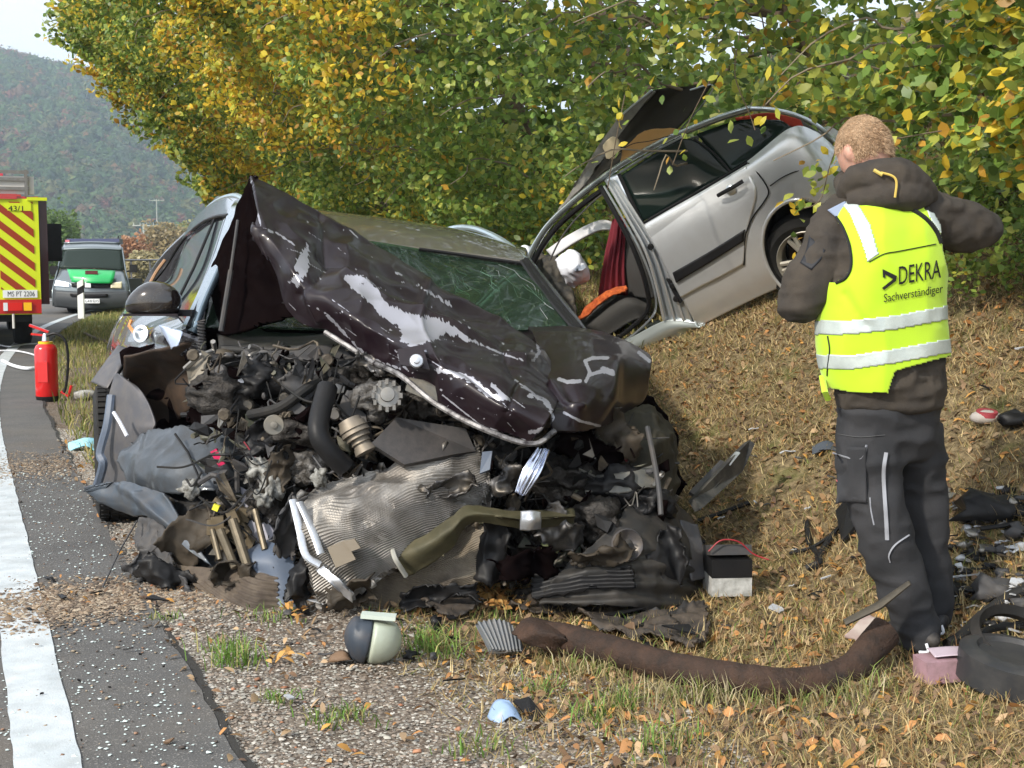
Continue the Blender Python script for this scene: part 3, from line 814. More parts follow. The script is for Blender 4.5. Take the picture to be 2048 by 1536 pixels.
# valley trees near the van
VT = [(262, 520, 95, 3.6, 2.6, (.24, .13, .07), "pinkish brown round tree behind the police van's right mirror"),
      (325, 520, 120, 5.2, 4.6, (.19, .15, .08), "pale bare tree beside the power pole"),
      (170, 505, 110, 3.0, 4, (.20, .14, .08), "low brown tree behind the police van's light bar"),
      (285, 522, 90, 2.2, 2.4, (.22, .19, .10), "small pale shrub at the foot of the power pole"),
      (350, 515, 140, 5.5, 5, (.17, .14, .07), "faded tree right of the power pole, near the wreck's window"),
      (132, 520, 95, 5.0, 2.4, (.08, .12, .03), "dark green tree between the fire engine and the van"),
      (108, 520, 90, 5.6, 3.2, (.07, .11, .03), "tall green tree behind the fire engine's mirror"),
      (400, 515, 150, 6.5, 6, (.15, .15, .06), "distant olive tree seen past the wreck's windows")]
for (px, py, d, h, r, c, lab) in VT:
    p = P(px, py, d); p[2] = 0
    e = empty("valley_tree", p, lab, "tree", "trees in the valley")
    MB().tube([p, p + np.array([0, 0, h * .7])], [.25, .1], 6).build("trunk", bark, e, True)
    n = 3200; q = rng.standard_normal((n, 3)); q /= np.linalg.norm(q, axis=1)[:, None]; q *= (rng.random((n, 1)) ** .35)
    q *= (1 + .4 * vn(q * 2.5 + px, 1, 95))[:, None]
    C = p + q * np.array([r * .55, r * .55, h * .5]) + np.array([0, 0, h * .5]); C[:, 2] = np.maximum(C[:, 2], .1)
    V = leaf_geo(C, rng.uniform(.10, .2, n) * (d / 100), hang=0).reshape(-1, 3)
    o = mk("crown", V, (LF[None] + (np.arange(n) * 6)[:, None, None]).reshape(-1, 3), leaf_m, e, smooth=False, col=np.repeat(np.array(c) * 1.7 * rng.uniform(.6, 1.4, (n, 1)), 6, 0)); o["kind"] = "stuff"
# power poles
pm = M("pole_concrete", (0.38, 0.40, 0.38), .8)
def pole(px, py_top, d, label, arms):
    p = P(px, 525, d); p[2] = 0; zt = P(px, py_top, d)[2]
    e = empty("power_pole", p, label, "power pole", None)
    MB().tube([p, p + np.array([0, 0, zt])], [.16, .09], 8).build("pole", pm, e, True)
    for (k, w) in arms:
        MB().box(p + np.array([0, 0, zt - k]), (w, .1, .1)).build("cross_arm", pm, e)
        mb = MB()
        for u in (-.45, -.15, .15, .45): mb.cyl(p + np.array([u * w, 0, zt - k]), p + np.array([u * w, 0, zt - k + .3]), .05, 6)
        mb.build("insulators", pm, e, True)["kind"] = "stuff"
pole(289, 447, 130, "concrete power pole with two cross arms in the valley", [(.2, 2.2), (1.1, 1.6)])
pole(316, 398, 260, "farther pale power pole high against the wooded hill", [(.3, 3.0)])
# guard rail beyond the bend
rail_m = M("guard_rail_steel", (.10, .10, .105), .6, .3)
gx = [P(px, 523, d) for px, d in ((230, 62), (262, 58), (300, 56), (345, 54), (400, 52))]
e = empty("guard_rail", (gx[0][0], gx[0][1], 0), "grey steel guard rail along the far side of the bend", "guard rail")
pts = np.array([(g[0], g[1], .62 + .95) for g in gx]); pts[:, 2] = 1.35 + (530 - 520) / F * pts[:, 1]
MB().tube(pts, .15, 6, flat=.3).build("beam", rail_m, e, True)
for k, g in enumerate(pts): MB().box((g[0], g[1], g[2] / 2), (.06, .06, g[2])).build("post", rail_m, e)

# autumn air between here and the hill
hz = bpy.data.materials.new("haze_air"); hz.use_nodes = True
N, L = nodes(hz); N.remove(N["Principled BSDF"])
pv = N.new("ShaderNodeVolumePrincipled"); pv.inputs["Color"].default_value = (.70, .85, 1.0, 1); pv.inputs["Density"].default_value = 0.00056
pv.inputs["Anisotropy"].default_value = 0.3
L.new(pv.outputs[0], N["Material Output"].inputs["Volume"])
hb = MB().box((0, 1300, 118), (9000, 3600, 244)).build("haze", hz, None, base=(0, 1300, 118))
tag(hb, "pale autumn haze filling the valley", kind="stuff")
# ------------------------------------------------------------------ materials for vehicles and things
dark_paint = M("dark_brown_metallic_paint", (0.008, 0.003, 0.006), 0.38, 0.0, coat=.28, spec=.25, wearcol=(0.36, 0.36, 0.40), wearrough=0.4, wearmetal=0.55, dust=0.25, dustcol=(.030, .022, .020))
side_paint = M("dusty_dark_paint", (0.06, 0.06, 0.07), 0.25, 0.5, coat=1.0, dust=0.10, dustcol=(.16, .15, .14))
grey_sheet = M("grey_inner_sheet", (0.10, 0.10, 0.11), 0.5, 0.4, dust=.4, dustcol=(.2, .17, .14), bump=.3, bs=20)
black_plastic = M("black_plastic", (0.010, 0.010, 0.011), 0.45, spec=.22, dust=0.2, dustcol=(.035, .03, .025), bump=.25, bs=60)
grey_plastic = M("grey_plastic", (0.05, 0.05, 0.053), 0.55, dust=.4, dustcol=(.12, .10, .08))
bluegrey_plastic = M("blue_grey_plastic", (0.085, 0.11, 0.155), 0.45, dust=.2, dustcol=(.2, .19, .18))
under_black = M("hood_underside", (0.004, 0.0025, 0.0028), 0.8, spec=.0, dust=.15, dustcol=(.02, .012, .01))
alu = M("dull_aluminium", (0.30, 0.29, 0.28), 0.42, .85, col2=(.25, .24, .22), ns=12, dust=.35, dustcol=(.2, .16, .11))
bright_alu = M("bright_metal", (0.70, 0.72, 0.76), 0.3, .8, dust=.5, dustcol=(.12, .11, .10))
fin_m = M("radiator_fins", (0.33, 0.315, 0.295), 0.42, .6, col2=(.17, .155, .14), ns=7, dust=.4, dustcol=(.14, .12, .09), bump=.5, bs=120)
olive_m = M("olive_beam", (0.065, 0.06, 0.032), 0.55, .2, col2=(.05, .045, .025), ns=8, dust=.3, dustcol=(.2, .17, .1))
brown_block = M("brown_ribbed_block", (0.09, 0.07, 0.055), 0.7, col2=(.055, .042, .032), ns=10, dust=.3, dustcol=(.26, .21, .15))
rubber = M("rubber", (0.012, 0.012, 0.012), 0.7, dust=.35, dustcol=(.05, .042, .034), bump=.3, bs=50)
rust = M("rusty_steel", (0.055, 0.033, 0.024), 0.75, .2, col2=(.025, .019, .016), ns=16, nd=8, dust=.35, dustcol=(.12, .065, .04), bump=1.0, bs=90, dist=.006, spec=.3)
glass_dark = M("tinted_window", (0.008, 0.014, 0.012), 0.05, spec=.16)
glass_side = M("side_window", (0.06, 0.075, 0.10), 0.03, spec=1.0, coat=1.0)
white_m = M("white_fabric", (0.78, 0.80, 0.86), 0.8)
silver = M("silver_paint", (0.60, 0.61, 0.62), 0.32, 0.6, coat=.8, dust=.08, dustcol=(.25, .22, .18))
chrome = M("bare_steel_edge", (0.62, 0.66, 0.70), 0.28, .8)
roof_trim = M("roof_trim", (0.50, 0.60, 0.66), 0.3, .7)
amber = M("amber_lens", (0.75, 0.25, 0.02), 0.2, coat=.8)
redlens = M("red_lens", (0.65, 0.02, 0.015), 0.2, coat=.8)
lens = M("clear_lens", (0.75, 0.78, 0.80), 0.12, coat=1.0, spec=.8)
pale_oil = M("pale_oil_plastic", (0.36, 0.36, 0.33), .5, dust=.5)
black_ink = M("black_print", (0.01, 0.01, 0.01), 0.6)
seat_m = M("seat_fabric", (0.05, 0.048, 0.045), 0.9, bump=.4, bs=80)
# windscreen: laminated glass, cracked, greenish, real transparency
ws = bpy.data.materials.new("cracked_windscreen"); ws.use_nodes = True
N, L = nodes(ws); b = N["Principled BSDF"]; out = N["Material Output"]
b.inputs["Base Color"].default_value = (.045, .072, .052, 1); b.inputs["Roughness"].default_value = .10; b.inputs["Coat Weight"].default_value = 1; b.inputs["Coat Roughness"].default_value = .02
tr = N.new("ShaderNodeBsdfTransparent"); tr.inputs[0].default_value = (.55, .75, .6, 1)
mx = N.new("ShaderNodeMixShader"); L.new(tr.outputs[0], mx.inputs[1]); L.new(b.outputs[0], mx.inputs[2])
tc = N.new("ShaderNodeTexCoord"); vo = N.new("ShaderNodeTexVoronoi"); vo.feature = 'DISTANCE_TO_EDGE'; vo.inputs["Scale"].default_value = 7
ns_ = N.new("ShaderNodeTexNoise"); ns_.inputs["Scale"].default_value = 3; L.new(tc.outputs["Object"], ns_.inputs["Vector"])
ad = N.new("ShaderNodeVectorMath"); ad.operation = 'ADD'; L.new(tc.outputs["Object"], ad.inputs[0]); L.new(ns_.outputs["Color"], ad.inputs[1]); L.new(ad.outputs[0], vo.inputs["Vector"])
mr = N.new("ShaderNodeMapRange"); mr.inputs[1].default_value = .0; mr.inputs[2].default_value = .018; mr.inputs[3].default_value = 1.0; mr.inputs[4].default_value = .25
L.new(vo.outputs["Distance"], mr.inputs[0]); L.new(mr.outputs[0], mx.inputs[0]); L.new(mx.outputs[0], out.inputs[0])
# ------------------------------------------------------------------ the wrecked dark estate car in the foreground
suv = empty("wrecked_car", P(900, 1150, 6.6) * np.array([1, 1, 0]), "dark brown estate car with its whole front torn open and bonnet folded up", "wrecked car")
C18, S18 = math.cos(math.radians(18)), math.sin(math.radians(18))
# --- bonnet
wl_poly = [[(617, 486), (619, 525), (606, 560), (596, 572), (575, 562), (600, 545), (585, 535), (600, 510)],
           [(685, 552), (730, 553), (752, 575), (770, 605), (830, 628), (895, 645), (960, 688), (930, 680), (890, 665), (885, 674), (840, 690), (832, 702), (800, 680), (805, 665), (760, 628), (735, 600), (700, 575)],
           [(765, 470), (790, 478), (834, 505), (828, 522), (798, 506)],
           [(825, 567), (842, 571), (910, 612), (898, 610)]]
wl_line = [([(650, 626), (690, 668), (735, 715), (800, 738)], 3.0), ([(524, 455), (560, 470), (590, 490)], 2.6), ([(505, 360), (514, 420), (522, 452)], 1.6),
           ([(880, 742), (930, 752), (985, 790), (1010, 800)], 7.0), ([(985, 770), (1015, 800)], 5), ([(1060, 790), (1090, 800), (1108, 830), (1095, 856), (1060, 866)], 5), ([(1075, 690), (1078, 705), (1066, 722)], 3.5),
           ([(960, 688), (1010, 710), (1050, 722)], 2.2), ([(885, 790), (960, 850), (1050, 880)], 1.6), ([(790, 700), (815, 742)], 3), ([(1030, 760), (1080, 795)], 2), ([(700, 460), (715, 475)], 1.6), ([(790, 545), (805, 550)], 2.2), ([(862, 588), (875, 594)], 2), ([(665, 600), (700, 625)], 1.0)]
sc_lines = []
for _ in range(46):
    a_ = rng.uniform([560, 430], [1080, 850]); sc_lines.append([tuple(a_), tuple(a_ + rng.uniform(8, 42) * np.array([math.cos(.55), math.sin(.55)]) + rng.normal(0, 6, 2))])
dots = rng.uniform([540, 420], [1100, 860], (170, 2))
def hood_wear(V, d):
    q = proj(V); w = np.zeros(len(V))
    for pl in wl_poly: w = np.maximum(w, inpoly(q + np.stack([5 * vn(V, 45, 301) + 3 * vn(V, 120, 302), 5 * vn(V, 45, 303) + 3 * vn(V, 120, 304)], 1), pl) * 1.2)
    for ln, wd in wl_line:
        w = np.maximum(w, np.clip(1.15 - lined(q, ln) / wd * .68, 0, 1))
    for ln in sc_lines: w = np.maximum(w, np.clip(1.05 - lined(q, ln) / 1.4, 0, 1))
    for k_, dd in enumerate(dots): w = np.maximum(w, (np.linalg.norm((q - dd) * [1, 1 + k_ % 3], axis=1) < 1.0 + (k_ % 5) * .45) * 1.0)
    w = w - .12 + .5 * (w > .3) * vn(V, 55, 201) + .35 * (w > .3) * vn(V, 140, 202)
    return w
hood_rows = [
    [(500, 352, 6.05), (508, 385, 5.92), (516, 430, 5.80), (524, 470, 5.75)],
    [(590, 397, 6.10), (582, 450, 5.85), (565, 530, 5.62), (584, 628, 5.60)],
    [(700, 458, 6.15), (690, 520, 5.75), (668, 600, 5.38), (655, 660, 5.48)],
    [(800, 518, 6.10), (790, 585, 5.60), (765, 660, 5.22), (735, 716, 5.32)],
    [(900, 582, 6.00), (888, 650, 5.40), (850, 695, 5.05), (800, 745, 5.12)],
    [(1000, 636, 5.90), (980, 700, 5.30), (930, 745, 4.95), (868, 800, 5.03)],
    [(1072, 684, 5.75), (1055, 745, 5.20), (1015, 800, 4.85), (960, 850, 4.92)],
    [(1125, 745, 5.50), (1115, 800, 5.10), (1095, 840, 4.85), (1062, 884, 4.90)]]
def hood_mod(u, v, V):
    q = proj(V)
    o = 0.050 * np.exp(-(lined(q, [(690, 540), (770, 600), (900, 655), (1050, 720)]) / 15))
    o -= 0.05 * np.exp(-(lined(q, [(640, 500), (760, 560), (870, 600), (1010, 670)]) / 20))
    o += 0.03 * np.exp(-(lined(q, [(520, 460), (600, 560), (640, 640)]) / 14)) - .02 * np.exp(-lined(q, [(640, 430), (660, 520), (600, 590)]) / 10) + .02 * np.exp(-lined(q, [(860, 560), (840, 640), (880, 720)]) / 8)
    o -= 0.03 * np.exp(-(lined(q, [(820, 700), (920, 730), (1000, 790)]) / 14)) + .02 * np.exp(-lined(q, [(1000, 690), (1040, 760), (1010, 830)]) / 8)
    return o
bonnet = patch("bonnet", hood_rows, dark_paint, suv, (230, 140), th=.014, crump=.017, cs=3.8, fold=.016, fs=2.6, wear=hood_wear, mod=hood_mod, edge=.006, seed=3)
# folded-under lip of the bonnet
lip = [P(*p) for p in [(650, 664, 5.42), (700, 695, 5.36), (740, 722, 5.28), (800, 750, 5.08), (868, 805, 4.99), (960, 855, 4.88), (1062, 888, 4.86), (1110, 862, 4.92)]]
MB().tube(cr(lip, 40), .011, 6).build("bonnet_lip", M("scraped_edge", (.32, .31, .31), .5, .3, col2=(.02, .015, .016), ns=26, nd=6), bonnet, True)
hinge = MB().lathe(P(833, 722, 4.98), (.1, -1, .25), [(-.03, .024), (.0, .028), (.01, .024), (.012, .014), (.03, .013), (.032, .006)], 18)
hinge.build("bonnet_catch", bright_alu, bonnet, True)
MB().poly([P(795, 700, 5.06), P(845, 690, 5.06), P(860, 740, 5.0), P(800, 730, 5.02)], .008).build("catch_plate", dark_paint, bonnet)
# underside flap on the left
flap = patch("bonnet_underside", [[(499, 354, 6.08), (450, 470, 6.35), (412, 560, 6.4), (408, 662, 6.3)], [(510, 400, 5.95), (480, 500, 6.1), (460, 590, 6.1), (455, 668, 6.05)], [(522, 470, 5.82), (530, 540, 5.85), (530, 610, 5.85), (525, 650, 5.85)], [(535, 510, 5.78), (560, 560, 5.72), (580, 600, 5.68), (588, 630, 5.66)]],
             under_black, suv, (60, 60), th=.02, crump=.01, cs=5, edge=.006, seed=11)
st = MB(); st.tube([P(476, 440, 5.98), P(462, 540, 5.95), P(442, 662, 5.92)], .008, 8); st.tube([P(462, 540, 5.95), P(442, 662, 5.92)], .013, 8)
st.build("gas_strut", grey_plastic, flap, True)
# --- right wing, glossy, pushed over
def wing_wear(V, d):
    q = proj(V); w = np.zeros(len(V))
    for ln, wd in [([(1118, 758), (1135, 764), (1160, 762)], 4), ([(1172, 762), (1180, 745), (1170, 722), (1185, 716), (1215, 716)], 3.6), ([(1178, 750), (1205, 742), (1226, 748)], 4), ([(1128, 825), (1160, 842), (1200, 852)], 2.6),
                   ([(1278, 705), (1299, 722)], 4), ([(1060, 790), (1092, 800), (1106, 835), (1090, 858)], 4), ([(1205, 738), (1225, 744)], 5)]:
        w = np.maximum(w, np.clip(1.15 - lined(q, ln) / wd * .68, 0, 1))
    return w
def wing_mod(u, v, V):
    q = proj(V)
    return -0.05 * np.exp(-((q[:, 0] - 1135) / 40) ** 2 - ((q[:, 1] - 790) / 22) ** 2) + .03 * np.exp(-(lined(q, [(1105, 770), (1140, 800), (1165, 810)]) / 8) ** 2) + .02 * np.exp(-(lined(q, [(1230, 730), (1225, 800), (1200, 840)]) / 14) ** 2)
wing = patch("wing", [
    [(1055, 652, 6.35), (1150, 655, 6.35), (1228, 676, 6.25), (1298, 716, 6.10)],
    [(1075, 690, 5.95), (1150, 684, 5.92), (1226, 698, 5.90), (1299, 728, 5.98)],
    [(1092, 745, 5.45), (1155, 738, 5.40), (1222, 735, 5.55), (1296, 752, 5.86)],
    [(1098, 800, 5.10), (1165, 792, 5.12), (1222, 790, 5.35), (1290, 795, 5.76)],
    [(1105, 862, 4.98), (1165, 862, 5.05), (1222, 848, 5.30), (1258, 824, 5.66)]], dark_paint, suv, (120, 120), th=.014, crump=.006, cs=3, fold=.02, wear=wing_wear, mod=wing_mod, edge=.004, seed=21)
patch("scuttle_panel", [[(820, 600, 6.9), (960, 640, 6.8), (1060, 650, 6.6), (1160, 655, 6.5)], [(820, 690, 6.0), (960, 690, 6.1), (1070, 690, 6.1), (1150, 680, 6.2)]], dark_paint, suv, (30, 30), wear=lambda V, d: np.zeros(len(V)))
# --- windscreen + frame
patch("windscreen", [[(470, 440, 6.75), (840, 497, 7.05), (1046, 530, 7.05)], [(430, 560, 6.4), (830, 590, 6.65), (1100, 592, 6.72)], [(405, 655, 6.15), (820, 665, 6.3), (1148, 657, 6.45)]], ws, suv, (40, 60), th=.006, fold=.015, fs=2.5)
cr_mb = MB()
for k in range(26):
    c0 = np.array([rng.uniform(900, 1090), rng.uniform(520, 600)]); a = rng.uniform(.5, 1.3); l_ = rng.uniform(30, 110)
    pl = []
    for u in np.linspace(0, 1, 6):
        qx, qy = c0[0] + l_ * u * math.cos(a) + 6 * rng.standard_normal(), c0[1] + l_ * u * math.sin(a) + 3 * rng.standard_normal()
        if qx > 1046 + (qy - 530) * .8 or qy < 512 + (qx - 900) * .13 or qy > 648: break
        dd = 7.03 - (qy - 525) / 130 * .6 - .02
        pl.append(P(qx, qy, dd))
    if len(pl) > 2: cr_mb.tube(pl, .0010, 3, cap=False)
cr_mb.build("windscreen_crack", bright_alu, suv, False)["kind"] = "stuff"
fr = MB()
fr.tube(cr([P(1046, 522, 7.03), P(1075, 565, 6.85), (P(1112, 612, 6.62)), P(1152, 660, 6.42)], 16), .020, 8, flat=.6)
fr.tube(cr([P(1052, 518, 7.06), P(1083, 560, 6.88), (P(1121, 609, 6.65)), P(1160, 657, 6.45)], 16), .016, 8, flat=.6)
fr.build("windscreen_pillar", black_plastic, suv, True)
MB().tube(cr([P(838, 498, 7.03), P(940, 512, 7.05), P(1046, 527, 7.04)], 16), .010, 6).build("windscreen_seal", black_plastic, suv, True)
# --- roof, rails, pillars, side
roof_rows = [[(470, 432, 6.8), (650, 470, 6.95), (838, 494, 7.06), (950, 510, 7.08), (1048, 524, 7.08)],
             [(468, 408, 7.1), (650, 440, 7.3), (830, 462, 7.4), (950, 484, 7.4), (1055, 512, 7.3)],
             [(452, 394, 7.6), (660, 424, 7.8), (830, 446, 7.9), (940, 466, 7.9), (1052, 500, 7.7)],
             [(430, 396, 8.6), (660, 430, 8.8), (830, 448, 8.9), (930, 466, 8.9), (1040, 496, 8.7)],
             [(400, 440, 9.8), (620, 450, 9.9), (780, 455, 10.0), (880, 470, 10.0), (960, 495, 9.9)]]
roof = patch("roof", roof_rows, M("roof_reflection_tone", (.13, .12, .10), .38, .4, coat=.9, dust=.12), suv, (50, 60), th=.02, fold=.008)  # reflected light painted into the dark roof as a lighter tan-grey base
def rail(pts, name="roof_rail", r=.017, mat=roof_trim):
    return MB().tube(cr([P(*p) for p in pts], 30), r, 8).build(name, mat, suv, True)
rail([(488, 398, 6.95), (470, 392, 7.3), (446, 397, 7.8), (424, 410, 8.5), (410, 424, 9.2)])
rail([(886, 462, 9.0), (918, 455, 8.8), (955, 459, 8.4), (995, 476, 8.0), (1025, 497, 7.6), (1050, 520, 7.2)], r=.020)
# left (image) side: glass, pillars, door
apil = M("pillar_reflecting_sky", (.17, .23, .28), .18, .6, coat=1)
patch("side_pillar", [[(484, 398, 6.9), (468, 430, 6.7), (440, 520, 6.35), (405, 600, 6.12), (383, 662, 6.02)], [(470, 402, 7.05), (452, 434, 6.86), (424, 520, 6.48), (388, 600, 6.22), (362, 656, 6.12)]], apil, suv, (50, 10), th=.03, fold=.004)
MB().tube(cr([P(463, 438, 6.83), P(436, 520, 6.47), P(403, 596, 6.2), P(376, 655, 6.05)], 20), .011, 8).build("door_seal", black_plastic, suv, True)
glass = patch("side_window", [[(450, 436, 6.9), (430, 440, 7.5), (404, 452, 8.2), (375, 476, 8.9)], [(418, 535, 6.5), (392, 540, 7.2), (362, 548, 8.0), (338, 555, 8.8)], [(372, 650, 6.12), (345, 620, 6.9), (318, 600, 7.8), (300, 572, 8.9)]], glass_side, suv, (30, 30), th=.006)
wf = MB()
wf.tube(cr([P(456, 430, 6.88), P(430, 434, 7.5), P(400, 448, 8.2), P(366, 480, 9.0), P(330, 535, 9.2), P(298, 575, 9.0)], 30), .010, 6)
wf.tube([P(428, 440, 7.42), P(388, 535, 7.1), P(345, 622, 6.85)], .009, 6)
wf.build("window_frame", black_plastic, suv, True)
patch("roof_side", [[(484, 397, 6.95), (450, 396, 7.6), (415, 412, 8.5), (380, 446, 9.4)], [(462, 428, 6.88), (432, 432, 7.5), (400, 446, 8.2), (364, 478, 9.0)]], M("roof_side_sky_tone", (.20, .20, .27), .2, .6, coat=1), suv, (30, 10), th=.02)  # sky reflection put into the bluish base colour of the roof side
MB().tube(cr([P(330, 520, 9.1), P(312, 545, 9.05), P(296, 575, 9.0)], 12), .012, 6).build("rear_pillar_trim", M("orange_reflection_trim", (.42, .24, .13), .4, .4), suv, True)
# body side / door
door = patch("front_door", [[(376, 652, 6.08), (350, 628, 6.9), (322, 600, 7.8), (300, 566, 9.0)], [(352, 672, 5.98), (300, 655, 6.75), (265, 628, 7.7), (262, 600, 9.1)], [(398, 690, 5.98), (310, 694, 6.5), (245, 668, 7.4), (232, 640, 9.1)], [(400, 702, 5.95), (300, 708, 6.45), (235, 715, 7.2), (212, 700, 9.1)], [(395, 730, 6.2), (300, 745, 6.6), (240, 760, 7.3), (205, 780, 9.2)]],
             side_paint, suv, (60, 60), th=.03, crump=.004, cs=3, fold=.01, edge=.006, cut=lambda c: (proj(c)[:, 1] > 700 + 6 * vn(c, 18, 2)) & (proj(c)[:, 0] > 246))
patch("door_scrape", [[(320, 652, 5.93), (362, 662, 5.90), (366, 668, 5.9)], [(330, 672, 5.92), (358, 676, 5.88), (360, 682, 5.88)], [(342, 698, 5.9), (352, 694, 5.88), (360, 690, 5.88)]], M("bare_door_metal", (.42, .50, .66), .35, .4, dust=.3), door, (16, 12), th=.004, edge=.008)
hd = MB().lathe(P(283, 668, 6.6), (-.35, -1, .2), [(-.02, .035), (.01, .045), (.012, .03), (-.005, .02)], 16); hd.build("door_lock", chrome, door, True)
MB().tube([P(262, 642, 7.0), P(258, 652, 6.95), P(270, 668, 6.8)], .01, 6).build("indicator_lens", amber, door, True)
# mirror
mc = P(308, 603, 6.05)
mb = MB(); prof = []
V = IV * np.array([.130, .075, .095]); V[:, 2] = np.where(V[:, 2] < -.052, -.052 + (V[:, 2] + .052) * .15, V[:, 2]); V[:, 0] *= 1 - .25 * np.clip(V[:, 2] / .08, -1, 1) * (V[:, 0] < 0)
mir = mk("door_mirror", V + mc, IF, M("gloss_black", (.012, .009, .009), .12, coat=1, dust=.1), suv, True)
MB().box(mc + np.array([.11, .05, -.055]), (.12, .06, .03)).build("mirror_foot", black_plastic, mir)
MB().box(mc + np.array([0, -.02, -.06]), (.25, .09, .010)).build("mirror_trim", dark_paint, mir, smooth=False)
# wipers / scuttle bits between pillar and flap
sp = MB(); pts = []
for u in np.linspace(0, 1, 90):
    a = u * 2 * math.pi * 10; b0 = P(402 + 2 * u, 640 + 62 * u, 5.85); pts.append(b0 + np.array([.016 * math.cos(a), .016 * math.sin(a), 0]))
sp.tube(pts, .0035, 5); sp.build("coil_spring", grey_plastic, suv, True)
# --- bulkhead and dark backing volume
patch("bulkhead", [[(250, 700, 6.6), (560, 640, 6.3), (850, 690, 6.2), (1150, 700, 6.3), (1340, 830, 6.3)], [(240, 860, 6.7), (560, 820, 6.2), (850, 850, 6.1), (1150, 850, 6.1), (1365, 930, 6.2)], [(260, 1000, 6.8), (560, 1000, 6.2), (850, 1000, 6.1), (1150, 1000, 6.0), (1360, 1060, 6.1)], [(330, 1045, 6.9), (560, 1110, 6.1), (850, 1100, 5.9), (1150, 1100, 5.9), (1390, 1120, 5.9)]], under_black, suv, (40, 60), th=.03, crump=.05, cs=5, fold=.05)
patch("dashboard_top", [[(430, 640, 6.5), (700, 650, 6.5), (1140, 665, 6.6)], [(440, 690, 5.9), (720, 690, 5.9), (1090, 720, 6.1)]], M("dash_cowl", (.03, .029, .027), .5, dust=.5, dustcol=(.06, .052, .045)), suv, (20, 50), th=.03, crump=.01, fold=.03)
patch("cowl_tray", [[(500, 705, 5.75), (640, 690, 5.72), (800, 730, 5.6)], [(500, 720, 5.65), (640, 722, 5.6), (800, 760, 5.5)]], grey_plastic, suv, (10, 40), th=.02, crump=.01)
# far side / rear so that the shell is closed
patch("right_side", [[(1050, 520, 7.2), (980, 500, 8.5), (950, 500, 10)], [(1160, 660, 6.5), (1100, 640, 8.2), (1040, 600, 10)], [(1250, 800, 6.2), (1150, 760, 8.0), (1060, 700, 10)]], side_paint, suv, (20, 20), th=.03)
patch("tailgate", [[(400, 440, 9.8), (640, 450, 9.9), (955, 495, 9.9)], [(290, 560, 10.2), (640, 580, 10.3), (1040, 600, 10.1)], [(220, 760, 10.2), (640, 760, 10.3), (1060, 720, 10.1)]], side_paint, suv, (14, 14), th=.03)
patch("floor_pan", [[(300, 900, 6.9), (800, 900, 6.4), (1300, 950, 6.3)], [(260, 720, 10.1), (640, 740, 10.2), (1050, 740, 10)]], under_black, suv, (10, 10), th=.04)
def wheel(name, c, axis, R, w, parent, rim_mat=None, spokes=5, tread=True):
    axis = np.array(axis, float); axis /= np.linalg.norm(axis); h = w / 2
    t_ = MB().lathe(c, axis, [(-h * .8, R * .66), (-h, R * .80), (-h * .85, R * .96), (-h * .4, R), (h * .4, R), (h * .85, R * .96), (h, R * .80), (h * .8, R * .66)], 44, closed=True)
    wh = t_.build(name, rubber, parent, True)
    if tread:
        u = np.cross(axis, (0, 0, 1)); u /= np.linalg.norm(u); v = np.cross(axis, u); tb = MB()
        for j in range(60):
            th = 2 * math.pi * j / 60; rd = math.cos(th) * u + math.sin(th) * v; tg = -math.sin(th) * u + math.cos(th) * v
            for q in (-.62, -.2, .2, .62):
                tb.box(np.array(c) + rd * R * 1.0 + axis * h * q, (.018, w * .17, R * .075), np.stack([rd, axis, tg], 1))
        tb.build("tread_blocks", rubber, wh)["kind"] = "stuff"
    rm = rim_mat or alu
    r_ = MB().lathe(c, axis, [(-h * .8, R * .67), (h * .55, R * .62), (h * .8, R * .68), (h * .86, R * .66), (h * .5, R * .58), (-h * .6, R * .58)], 36, closed=True)
    u = np.cross(axis, (0, 0, 1)); u /= np.linalg.norm(u); v = np.cross(axis, u)
    for j in range(spokes):
        for dth in (-.13, .13):
            th = 2 * math.pi * j / spokes + dth + .3; rd = math.cos(th) * u + math.sin(th) * v
            r_.tube([np.array(c) + axis * h * .62 + rd * R * .10, np.array(c) + axis * h * .60 + rd * R * .62], [.020, .016], 6)
    r_.lathe(c, axis, [(h * .3, R * .17), (h * .74, R * .15), (h * .8, R * .08)], 18)
    r_.build("rim", rm, wh, True)
    MB().lathe(c, axis, [(-h * .5, R * .5), (-h * .45, R * .5), (-h * .45, .05), (-h * .5, .05)], 24, closed=True).build("brake_disc", rust, wh, True)
    return wh
fz = P(232, 1040, 6.95)[2]
wheel("wheel", P(238, 1038, 6.95) + np.array([0, 0, .37]), (-C18, -S18, 0), .37, .235, suv)
wheel("wheel", P(238, 1038, 6.95) + np.array([-.42, 2.65, .36]), (-C18, -S18, 0), .37, .235, suv, tread=False)
wheel("wheel", P(1180, 1000, 6.9) + np.array([0, 2.4, .12]), (C18, S18, 0), .37, .235, suv, tread=False)
